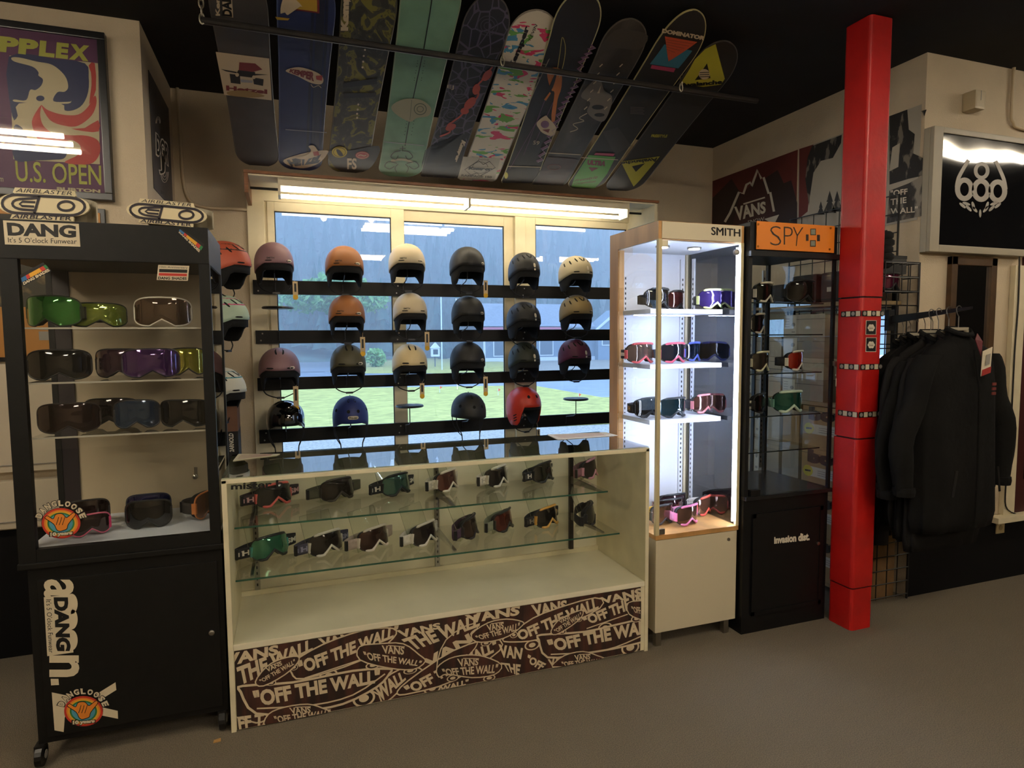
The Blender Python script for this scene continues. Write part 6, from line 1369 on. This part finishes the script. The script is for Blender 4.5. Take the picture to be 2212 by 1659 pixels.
obj('artwork', b, [mat('banner_black', '201d1b', .6, col2='6f685d', nscale=22, lo=.56, hi=.62, detail=6, stretch=(1, 1, .45)), RB, mat('banner_pale', 'aba393', .6), mat('banner_grey', '35312d', .6, col2='8f877a', nscale=16, lo=.50, hi=.60, detail=6, stretch=(1, 1, .5)), WHITEPRINT], t)
# ---------------------------------------------------------------- logo sign, sensor, mirror, outlet, door
t = thing('logo_sign', (3.55, Y6, 1.9), 'white-framed glossy black sign with a pale three-ring leaf emblem, high on the right', 'sign')
SY = 2.455
s = [ony(2022, 272, SY), ony(2030, 547, SY), ony(2207, 547, SY)]
sx0, sx1, sz0, sz1 = 3.03, 4.02, ony(2110, 548, SY).z, ony(2110, 284, SY).z
sx0 = ony(2014, 400, SY).x
FRW = mat('sign_frame', 'a39a87', .5)
b = MB(); b.box(sx0, sx1, SY+.023, Y6-.001, sz0, sz1, bev=.004)
fwi = ony(2034, 400, SY).x-sx0
b.box(sx0, sx0+fwi, SY, SY+.022, sz0, sz1, bev=.004); b.box(sx1-.03, sx1, SY, SY+.022, sz0, sz1, bev=.004); b.box(sx0+fwi, sx1-.03, SY, SY+.022, sz0, sz0+.038, bev=.004); b.box(sx0+fwi, sx1-.03, SY, SY+.022, sz1-.03, sz1, bev=.004); obj('box', b, FRW, t)
BAN = bpy.data.materials.new('glossy_black_sheet'); BAN.use_nodes = True; nt = BAN.node_tree; bs = nt.nodes['Principled BSDF']; bs.inputs['Base Color'].default_value = (.006, .006, .007, 1); bs.inputs['Roughness'].default_value = .06
tc = nt.nodes.new('ShaderNodeTexCoord'); nz = nt.nodes.new('ShaderNodeTexNoise'); nz.inputs['Scale'].default_value = 2.2; nz.inputs['Detail'].default_value = 1; nt.links.new(tc.outputs['Object'], nz.inputs['Vector']); bp_ = nt.nodes.new('ShaderNodeBump'); bp_.inputs['Strength'].default_value = .22; bp_.inputs['Distance'].default_value = .05; nt.links.new(nz.outputs['Fac'], bp_.inputs['Height']); nt.links.new(bp_.outputs[0], bs.inputs['Normal'])
obj('face', MB().box(sx0+fwi-.002, sx1-.028, SY+.008, SY+.012, sz0+.036, sz1-.028), BAN, t)
P = py(SY+.008); b = MB()
for cx, cy in ((2083, 409), (2119, 411), (2155, 413)): P.ell(b, (cx, cy), 15, 20, .001, 0, ring=11)
P.ell(b, (2120, 369), 13, 15, .0012, 0, ring=8)
P.band(b, smooth_pts([(2066, 405), (2070, 385), (2082, 362), (2092, 346)], 4), 8, .0014, 0); P.band(b, smooth_pts([(2172, 409), (2168, 388), (2158, 364), (2150, 348)], 4), 8, .0014, 0)
for s_ in (-1, 1):
    for k, (dx, dy, ro) in enumerate(((12, 452, .9), (25, 450, .8), (38, 444, .7), (30, 440, .3), (15, 444, 1.3))): P.ell(b, (2117+s_*dx, dy), 9, 3.2, .001, 0, rot=(ro if s_ < 0 else PI-ro), n=10)
P.ell(b, (2117, 461), 2.6, 9, .001, 0, n=10)
obj('emblem', b, mat('emblem_grey', '9b9489', .5), t)
p = ony(2110, 216, Y6-.05)
t = thing('wall_sensor', (p.x, Y6, p.z), 'small beige wall sensor above the black logo sign', 'sensor')
obj('body', MB().box(p.x-.045, p.x+.035, Y6-.075, Y6-.001, p.z-.055, p.z+.045, bev=.012), mat('beige_plastic', 'b7a88a', .5), t); obj('seam', MB().box(p.x-.006, p.x-.003, Y6-.0765, Y6-.0745, p.z-.01, p.z+.04), GREYD, t)
# mirror
mx0, mx1, mz1 = ony(2054, 558, Y6-.02).x, ony(2152, 558, Y6-.02).x, ony(2100, 556, Y6-.02).z
t = thing('mirror', ((mx0+mx1)/2, Y6, .55), 'tall brown-framed mirror on the wall behind the black jackets', 'mirror')
BRF = mat('mirror_frame', '4a3520', .45, noise=.2, nscale=12)
b = MB(); b.box(mx0, mx0+.045, Y6-.03, Y6-.001, .5, mz1, bev=.003); b.box(mx1-.045, mx1, Y6-.03, Y6-.001, .5, mz1, bev=.003); b.box(mx0, mx1, Y6-.03, Y6-.001, mz1-.045, mz1, bev=.003); b.box(mx0, mx1, Y6-.03, Y6-.001, .5, .545, bev=.003); obj('frame', b, BRF, t)
obj('glass', MB().box(mx0+.04, mx1-.04, Y6-.015, Y6-.010, .54, mz1-.04), mat('mirror_silver', 'c9c6c0', .02, metal=1), t)
p = ony(2159, 1130, Y6-.006); t = thing('wall_outlet', (p.x, Y6, p.z), 'ivory wall outlet low on the black wall right of the jackets', 'outlet')
obj('plate', MB().box(p.x-.035, p.x+.035, Y6-.014, Y6-.007, p.z-.06, p.z+.06, bev=.003), mat('ivory', 'a5926a', .5), t)
for dz_ in (-.025, .025): obj('socket', MB().lathe([(.016, 0), (.016, .0015)], (p.x, Y6-.014, p.z+dz_), 12, axis='y'), mat('ivory_dark', '87764f', .5), t)
x0 = ony(2166, 900, Y6).x; x1 = ony(2190, 900, Y6).x
struct('trim_9', MB().box(x0, x1, Y6-.03, Y6-.001, .40, 1.86, bev=.004), CREAM)
struct('trim_10', MB().box(x0-.10, x1+1.1, Y6-.07, Y6-.001, .365, .40, bev=.004), CREAM)
o = struct('door_1', MB().box(x1, x1+.9, Y6-.02, Y6-.001, .40, 2.0, bev=.003), mat('oxblood_door', '3d1411', .5)); 
obj('panel', MB().box(x1+.08, x1+.8, Y6-.026, Y6-.0205, .6, 1.7, bev=.004), mat('oxblood_dark', '150b0a', .4), o)
cab = smooth_pts([ony(x, y, Y6-.035) for x, y in ((2196, 540), (2202, 552), (2200, 650), (2192, 760), (2186, 880), (2180, 980), (2172, 1060), (2176, 1100), (2212, 1116))], 4)
tag(obj('power_cord', MB().tube(cab, .004, 6), BLACKMETAL, smooth=True), 'thin black cord running down from the logo sign beside the door', 'cord')
# ---------------------------------------------------------------- grid wall with hanging things
GYF = Y6-.012; gx0, gx1 = 2.76, 3.215
t = thing('grid_panel', ((gx0+gx1)/2, GYF, 0), 'black wire grid panel standing behind the red column', 'grid panel')
b = MB(); gzt = 1.85
for k in range(7): x = gx0+(gx1-gx0)*k/6; b.tube([(x, GYF, .02), (x, GYF, gzt)], .0032, 6)
for k in range(25): z = .03+(gzt-.03)*k/24; b.tube([(gx0, GYF-.006, z), (gx1, GYF-.006, z)], .0032, 6)
obj('wire', b, BLACKMETAL, t, kind='stuff')
b = MB(); b.tube([(gx0, GYF-.003, 0), (gx0, GYF-.003, gzt), (gx1, GYF-.003, gzt), (gx1, GYF-.003, 0)], .006, 8); obj('frame', b, BLACKMETAL, t)
# second grid on the right wall behind the case, in front of the stock window
t = thing('grid_panel', (XR-.05, 3.05, 1.0), 'long black wire grid along the right wall behind the orange-signed case', 'grid panel')
gX = XR-.035; b = MB(); gy0, gy1, gz1_ = 2.62, 3.42, 2.235
for k in range(9): y = gy0+(gy1-gy0)*k/8; b.tube([(gX, y, .9), (gX, y, gz1_)], .0032, 6)
for k in range(14): z = .9+(gz1_-.9)*k/13; b.tube([(gX-.006, gy0, z), (gX-.006, gy1, z)], .0032, 6)
obj('wire', b, BLACKMETAL, t, kind='stuff')
b = MB(); b.tube([(gX, gy0, .9), (gX, gy0, gz1_), (gX, gy1, gz1_), (gX, gy1, .9)], .006, 8); obj('frame', b, BLACKMETAL, t)
# wire basket with a packed goggle
bx0, bx1 = ony(1912, 600, 2.40).x, ony(1984, 600, 2.40).x; bz0 = ony(1950, 630, 2.40).z; bz1 = ony(1950, 568, 2.40).z
t = thing('wire_basket', ((bx0+bx1)/2, 2.44, bz0), 'black wire basket hooked on the grid panel beside the red column', 'basket')
b = MB()
for k in range(5): x = bx0+(bx1-bx0)*k/4; b.tube([(x, GYF-.01, bz1), (x, 2.40, bz1), (x, 2.40, bz0), (x, GYF-.01, bz0)], .003, 6)
for z in (bz0, (bz0+bz1)/2, bz1): b.tube([(bx0, GYF-.01, z), (bx0, 2.40, z), (bx1, 2.40, z), (bx1, GYF-.01, z)], .003, 6)
obj('wire', b, BLACKMETAL, t, kind='stuff')
goggles((bx0*.52+bx1*.48, 2.455, bz0+.006), 8, 'magenta mirrored goggle lying in the black wire basket', '6a2440', '161314', '1c1a1a', None, w=.15, h=.085, sd=.02)
t = thing('carton', ((bx0+bx1)/2, 2.46, bz0+.1), 'dark printed goggle carton standing in the wire basket', 'box')
obj('carton', MB().box(bx0+.03, bx1-.01, 2.462, 2.495, bz0+.096, bz1+.045), mat('dark_carton', '2b2a29', .5, noise=.5, nscale=10), t)
obj('lid', MB().box(bx0+.028, bx1-.008, 2.461, 2.496, bz1+.030, bz1+.046), INK, t)
p = ony(1918, 540, 2.44)
t = thing('glove_bundle', (p.x, 2.44, p.z-.1), 'black padded bundle hanging at the top of the grid panel', 'gloves')
b = MB()
for k in range(5): b.lathe([(.03, -.022), (.045, -.010), (.045, .010), (.03, .022)], (p.x-.02+.008*(k % 2), 2.45, p.z+.07-.035*k), 12)
obj('padding', b, mat('black_knit', '0f0e0e', .95), t, smooth=True)
obj('hook', MB().tube([(p.x, GYF-.005, p.z+.1), (p.x, 2.45, p.z+.1), (p.x, 2.45, p.z+.06)], .003, 6), BLACKMETAL, t)
# ---------------------------------------------------------------- jackets on their arm
JX = 3.0
q0 = ony(1925, 690, GYF-.01); q1 = ony(2092, 665, 2.08)
JX = (q0.x+q1.x)/2
t = thing('jacket_rail', (JX, GYF, q0.z), 'sloping black arm bar on the grid panel carrying the jackets', 'rail')
b = MB(); b.slab([(JX-.006, GYF-.012, q0.z-.025), (JX-.006, GYF-.012, q0.z+.018), (JX-.006, 2.07, q1.z+.006), (JX-.006, 2.07, q1.z-.006)], (.012, 0, 0)); obj('bar', b, BLACKMETAL, t)
obj('bracket', MB().box(JX-.02, JX+.02, GYF-.02, GYF+.006, q0.z-.06, q0.z+.05, bev=.003), BLACKMETAL, t)
JM = [mat('jacket_black_%d' % k, h, .9, spec=.2, noise=.15, nscale=10, bump=.35, bscale=26, sheen=0) for k, h in enumerate(('100f0e', '161413', '0d0c0c', '191716'))]
REDL = mat('red_lining', '5e1620', .6); CLEARP = mat('hanger_plastic', 'aaa08c', .25)
def hanger(x, y, z, lab):
    t = thing('hanger', (x, y, z), lab, 'hanger', 'hangers on the black arm')
    zt3 = q0.z+(q1.z-q0.z)*(GYF-y)/(GYF-2.07)+.012
    hk = [(x, y, z)]+[(x, y, z+(zt3-z)*.55), (x-.012, y, zt3-.03)]+[(x+.018*math.cos(a), y, zt3-.012+.018*math.sin(a)) for a in (PI, 2.5, 1.9, 1.3, .7, 0)]
    obj('hook', MB().tube(hk, .0022, 6), STEEL, t)
    obj('bar', MB().box(x-.07, x+.07, y-.004, y+.004, z-.012, z+.003, bev=.003), CLEARP, t)
    b = MB()
    for s_ in (-1, 1): b.box(x+s_*.055-.007, x+s_*.055+.007, y-.008, y+.008, z-.060, z-.010, bev=.001)
    obj('clip', b, CLEARP, t)
def jacket(x, y, z, d, lab, m, L=.93, seed=0, front=False, w=1.0, sl=1.0):
    r = random.Random(seed)
    t = thing('jacket', (x, y, z), lab, 'jacket', 'black jackets on the arm')
    prof = [(0, .062, .05, .010), (-.02, .085, .055, .006), (-.045, .15, .06, .004), (-.075, .205, .07, 0), (-.12, .232, .085, 0), (-.22, .240, .095, -.004), (-.40, .245, .10, -.008), (-.60, .250, .105, -.010), (-.78, .252, .105, -.012), (-.86, .255, .105, -.012), (-.89, .248, .10, -.01), (-.93, .238, .092, -.01)]
    ph = [r.uniform(0, 6) for _ in range(4)]; n = 40
    def pt(i, j):
        zz, hw, hd, oy = prof[i]; a = 2*PI*j/n; k = max(0, -zz)/.9
        f = 1+.05*k*math.sin(6*a+ph[0]+k*2)+.035*k*math.sin(11*a+ph[1]-k*3)
        cx_ = hw*w*math.copysign(abs(math.cos(a))**.75, math.cos(a))*f; cy_ = hd*d*math.copysign(abs(math.sin(a))**.75, math.sin(a))*(f+.10*k*math.sin(9*a+ph[2])) 
        return Vector((cx_, cy_+oy*d, zz*L/.93))
    b = MB(); b.grid(pt, len(prof), n, wrap=True); obj('body', b, m, t, smooth=True, local=True, solid=.003)
    for s_ in (-1, 1):
        e1 = r.uniform(-.015, .015)
        pa = smooth_pts([(s_*.185*w, 0, -.09), (s_*.235*w, -.004, -.16), (s_*(.275*w+e1*sl), -.012*d, -.30), (s_*(.315*w*sl+e1), -.016*d, -.46), (s_*(.315*w*sl+e1), -.020*d, -.60), (s_*(.30*w*sl+e1), -.022*d, -.72)], 3)
        rr = [.070, .074, .075, .073, .071, .070, .069, .069, .068, .068, .066, .063, .060, .056, .050, .044][:len(pa)]; rr = rr+[.044]*(len(pa)-len(rr))
        b = MB(); N_ = len(pa); m_ = 14
        def sl_(i, j):
            a = 2*PI*j/m_; q = Vector(pa[i]); k = rr[i]*(1+.08*math.sin(3*a+i*.9+ph[3])+.05*math.sin(i*1.7+ph[0]))
            return q+Vector((k*math.cos(a)*.95, k*math.sin(a)*max(.35, d), 0))
        b.grid(sl_, N_, m_, wrap=True); b.poly([sl_(N_-1, j) for j in range(m_)]); b.poly([sl_(0, j) for j in range(m_)]); so = obj('sleeve', b, m, t, smooth=True, local=True)
        obj('cuff', MB().lathe([(.044, -.02), (.047, 0), (.045, .02)], (pa[-1][0], pa[-1][1], pa[-1][2]), 14), m, so, local=True)
    b = MB()
    def col(i, j):
        a = 2*PI*j/24; o = .0 if not front else .02*max(0, -math.sin(a)); h = (0, .028, .055, .035)[i]; k = (1, 1.02, 1.05, 1.25)[i]
        return Vector((.064*k*math.cos(a), .05*max(d, .5)*k*math.sin(a)+.010*d-o*(i > 1), h-.012-.03*max(0, -math.sin(a))))
    b.grid(col, 4, 24, wrap=True); obj('collar', b, m, t, smooth=True, local=True, solid=.003)
    if front:
        b = MB(); b.grid(lambda i, j: Vector((.05*math.cos(PI*j/8), .012+.036*math.sin(PI*j/8), -.045+.05*i)), 2, 9); obj('lining', b, REDL, t, smooth=True, local=True)
        b = MB(); b.poly([(.012, -.070, -.02), (.050, -.052, .008), (.058, -.072, -.03), (.03, -.088, -.10)]); obj('lapel_lining', b, REDL, t, local=True, solid=.003)
        obj('placket', MB().tube([(0, -.075, -.07), (-.002, -.108, -.25), (0, -.116, -.6), (0, -.116, -.90)], .006, 6), m, t, local=True)
        tg = obj('price_tag', MB().slab([(.015, -.104, -.075), (.075, -.106, -.055), (.058, -.112, -.175), (.000, -.110, -.190)], (0, .002, 0)), TAGW, t, local=True)
        obj('tag_foot', MB().slab([(.005, -.1125, -.160), (.062, -.1130, -.145), (.059, -.1135, -.174), (.001, -.1130, -.189)], (0, .001, 0)), mat('tag_red', 'a0302a', .5), tg, local=True)
        obj('tag_print', MB().slab([(.030, -.1105, -.092), (.058, -.1110, -.085), (.050, -.1130, -.135), (.022, -.1125, -.140)], (0, .0005, 0)), GREYD, tg, local=True)
        b = MB()
        for k in range(3): b.box(.085, .110, -.1085, -.104, -.235-.022*k, -.222-.022*k)
        obj('chest_logo', b, mat('logo_red', '6b2a24', .6), t, local=True)
        for k, s_ in enumerate((-1, 1)): obj('pocket', MB().slab([(s_*.13, -.118, -.62), (s_*.145, -.116, -.62), (s_*.165, -.116, -.74), (s_*.15, -.118, -.74)], (0, .003, 0)), INK, t, local=True)
    return t
zc = ony(2068, 724, 2.12).z
ORD = ['frontmost', 'second', 'third', 'fourth', 'fifth', 'sixth', 'seventh', 'eighth', 'ninth']
for k in range(9):
    y = 2.125+.040*k; f = k == 0; x = JX+(0 if f else (-.012-.006*k+.008*(k % 2)) if k < 4 else .045); z = zc-.012*(k % 3)-.004*k
    lab = ('frontmost black jacket with a white price tag and dark red lining' if f else '%s black jacket from the front on the sloping arm bar' % ORD[k])
    jacket(x, y, z, .62 if f else .30, lab, JM[k % 4], L=(.93, 1.02, .96, .92, .99, .90, .94, .97, .92)[k], seed=k+3, front=f, w=1.0 if f else .97 if k < 4 else .88, sl=1.10 if f else (.97+.03*(k % 3)) if k < 4 else .84)
    hanger(x, y+.004, z+.034, 'clear hanger carrying the %s jacket' % ORD[k])
# trousers hanging behind the jackets
t = thing('trousers', (JX-.10, 2.46, .36), 'dark navy trousers hanging low behind the jackets next to the red column', 'trousers')
b = MB()
for s_ in (-1, 1): b.tube([(JX-.12+s_*.05, 2.465, 1.0), (JX-.12+s_*.055, 2.465, .7), (JX-.12+s_*.055, 2.465, .36)], [.06, .055, .05], 12)
obj('legs', b, mat('navy_cloth', '14141a', .8), t, smooth=True); obj('waistband', MB().box(JX-.22, JX-.02, 2.42, 2.5, .98, 1.02, bev=.01), mat('navy_cloth', '14141a', .8), t)
# carton on the floor behind the grid
t = thing('carton', (2.98, 2.75, 0), 'crumpled brown carton on the floor behind the grid panel', 'box')
obj('carton', MB().box(2.78, 3.16, 2.535, 2.598, 0, .34, bev=.006), mat('old_carton', '6d5230', .85, noise=.3, nscale=6, bump=.5, bscale=12), t); obj('flap', MB().slab([(2.80, 2.534, .30), (3.14, 2.534, .32), (3.14, 2.528, .36), (2.80, 2.528, .35)], (0, .003, 0)), mat('old_carton_flap', '7d6138', .85), t)
# ---------------------------------------------------------------- stock boxes on racks behind the orange-signed case
RKX = 2.86
KR = mat('kraft_box', 'a5875c', .8, noise=.08, nscale=6); GRB = mat('grey_box', '9a9182', .75, noise=.06, nscale=5); LBLW = mat('box_label', 'c9c2b0', .6); WOOD = mat('pine_shelf', '9a835c', .6, noise=.15, nscale=8, stretch=(6, .5, 6)); RBX = mat('grey_label_box', 'b5aa96', .7)
t = thing('stock_rack', (RKX+.16, 3.3, 0), 'pine and black metal stock rack along the right wall behind the glass case', 'shelf')
for y in (2.60, 3.35, 4.10):
    for x in (RKX+.01, XR-.06): obj('upright', MB().box(x-.012, x+.012, y-.012, y+.012, 0, 1.78), BLACKMETAL, t)
shz = [.06, 1.085, onx(1720, 650, RKX).z-.02]
for z in shz: obj('shelf_board', MB().box(RKX, XR-.04, 2.58, 4.12, z-.022, z), WOOD, t)
def sbox(y0, y1, z0, z1, lab, m, d=.30, lb=None, x0=None):
    x0 = RKX+.006 if x0 is None else x0
    t = thing('stock_box', (x0+d/2, (y0+y1)/2, z0), lab, 'box', 'stock boxes behind the glass case')
    obj('carton', MB().box(x0, x0+d, y0+.002, y1-.002, z0+.0005, z1-.001, bev=.002), m, t); obj('lid_edge', MB().box(x0-.0008, x0+.02, y0+.002, y1-.002, z1-.03, z1-.028), INK, t)
    P = Print(lambda u, v: Vector((x0-.0005, y1-u*(y1-y0), z0+v*(z1-z0))), (-1, 0, 0)); b = MB()
    if lb == 'white':
        P.poly(b, [(.03, .08), (.33, .08), (.33, .94), (.03, .94)], .001, 0)
        for k in range(4): P.poly(b, [(.05, .80-.12*k), (.16, .80-.12*k), (.16, .83-.12*k), (.05, .83-.12*k)], .0015, 1)
        P.ell(b, (.26, .55), .045, .09, .0015, 1); P.poly(b, [(.22, .18), (.30, .18), (.30, .24), (.22, .24)], .0015, 1); obj('label', b, [LBLW, GREYD], t)
    elif lb == 'helmet':
        P.poly(b, [(.02, .08), (.36, .08), (.36, .94), (.02, .94)], .001, 0); P.ell(b, (.26, .6), .05, .1, .0015, 1)
        P.poly(b, smooth_pts([(.50, .3), (.50, .7), (.58, .8), (.72, .78), (.80, .6), (.78, .3), (.7, .22), (.58, .2)], 3, True), .001, 1); P.poly(b, [(.80, .45), (1.0, .38), (1.0, .42), (.80, .55)], .001, 1); obj('label', b, [LBLW, GREYD], t)
    elif lb == 'bo':
        P.text(b, 'boa', [(.15, .98), (1.0, .98), (1.0, .66), (.15, .66)][0:4], .001, 1, bold=.09)
        P.poly(b, [(.15, .35), (1, .35), (1, .58), (.15, .58)], .001, 0); P.ell(b, (.17, .465), .12, .13, .0016, 2); P.poly(b, [(.10, .44), (.24, .45), (.24, .49), (.10, .48)], .002, 1)
        for k in range(3): P.poly(b, [(.4, .40+.05*k), (.75, .40+.05*k), (.75, .415+.05*k), (.4, .415+.05*k)], .0015, 3)
        obj('label', b, [LBLW, mat('box_print', '3a3128', .7), mat('label_yellow', 'c0ae2a', .6), GREYD], t)
    return t
def yx(x, y=800): return onx(x, y, RKX+.006).y
def zx(x, y): return onx(x, y, RKX+.006).z
NM = ['first', 'second', 'third', 'fourth', 'fifth']
yA, yB, yC = yx(1780), yx(1690), yx(1612)
yS = 2.62
zM = shz[1]
rz_ = [zM, zM+.125, zM+.25, zM+.375, zM+.505]
labs = ['white', 'helmet', 'white', 'helmet']; labs2 = ['white', 'white', 'white', 'white']
ym = (yB+yC)/2
for k in range(4):
    nm = NM[k]
    sbox(yA, yB, rz_[k], rz_[k+1], 'grey stock box, %s from the bottom of the right upper stack' % nm, GRB if k % 2 == 0 else RBX, lb=('white', 'white', 'helmet', 'white')[k])
    if k < 3:
        sbox(yB+.01, ym, rz_[k], rz_[k+1], 'narrow grey stock box, %s from the bottom of the middle upper stack' % nm, RBX, lb='white'); sbox(ym+.004, yC, rz_[k], rz_[k+1], 'narrow grey stock box, %s from the bottom of the far upper stack' % nm, GRB, lb='white')
hc = (zM-.026-shz[0])/4
for k in range(4):
    nm = NM[k]
    sbox(yS, yx(1733, 930), shz[0]+hc*k, shz[0]+hc*(k+1), 'brown carton with yellow round sticker, %s from the floor' % nm, KR, lb='bo'); sbox(yx(1727, 930), yx(1690, 930), shz[0]+hc*k, shz[0]+hc*(k+1), 'plain brown stock box, %s from the floor beside the stickered cartons' % nm, KR if k % 2 else GRB); sbox(yx(1684, 930), yx(1620, 930), shz[0]+hc*k, shz[0]+hc*(k+1), 'plain grey stock box, %s from the floor at the far end of the rack' % nm, RBX if k % 2 else GRB, lb='white' if k > 1 else None)
# bags on the top shelf
zt4 = shz[2]
for k, (y0, y1, h_, lab) in enumerate(((2.66, 2.84, .17, 'dark grey soft case with a white tag on the top stock shelf, right one'), (2.87, 3.06, .17, 'dark grey soft case with a white tag on the top stock shelf, middle one'), (3.12, 3.30, .13, 'black soft case at the back of the top stock shelf'))):
    t = thing('soft_case', (RKX+.12, (y0+y1)/2, zt4), lab, 'bag', 'soft cases on the stock shelf')
    obj('shell', MB().box(RKX+.02, RKX+.25, y0, y1, zt4+.0005, zt4+h_, bev=.02), mat('dark_cordura', '3a3632', .85), t); obj('tag', MB().box(RKX+.0165, RKX+.0195, (y0+y1)/2, (y0+y1)/2+.04, zt4+h_*.35, zt4+h_*.5), LBLW, t); obj('zip', MB().box(RKX+.0175, RKX+.0195, y0+.02, y1-.02, zt4+h_*.7, zt4+h_*.73), INK, t)
# ---------------------------------------------------------------- papers on the counter, scrap on the floor
PAPER = mat('paper', 'd6cba8', .7); 
for pts, lab in ((((503, 996), (597, 984), (605, 981), (515, 981)), 'cream paper lying on the left end of the glass counter'), (((1205, 950), (1335, 941), (1308, 934), (1182, 939)), 'white printed paper lying on the right end of the glass counter')):
    W = [onz(x, y, KZ+.001) for x, y in pts]; W = [Vector((p.x, min(max(p.y, KY0), KY1), p.z)) for p in W]
    t = thing('paper_sheet', W[0], lab, 'paper'); obj('sheet', MB().slab(W, (0, 0, .0012)), PAPER if pts[0][0] < 600 else mat('paper_white', 'd9d3c8', .7), t)
    c = sum(W, Vector())/4; b = MB()
    for k in range(4):
        f = .2+.18*k; A_ = W[0].lerp(W[3], f).lerp(W[1].lerp(W[2], f), .08); B_ = W[0].lerp(W[3], f).lerp(W[1].lerp(W[2], f), .85); A2 = A_+(W[3]-W[0])*.07; B2 = B_+(W[3]-W[0])*.07; b.poly([p+Vector((0, 0, .0016)) for p in (A_, B_, B2, A2)])
    obj('print', b, mat('faded_print', 'b08a78', .7), t)
p = onz(469, 1602, 0); t = thing('paper_scrap', p, 'tiny tan paper scrap on the carpet near the caster', 'scrap'); obj('scrap', MB().slab([p+Vector(q) for q in ((-.012, -.008, .001), (.013, -.006, .001), (.012, .010, .003), (-.011, .008, .001))], (0, 0, .003)), mat('scrap_tan', 'b58a4e', .7), t)
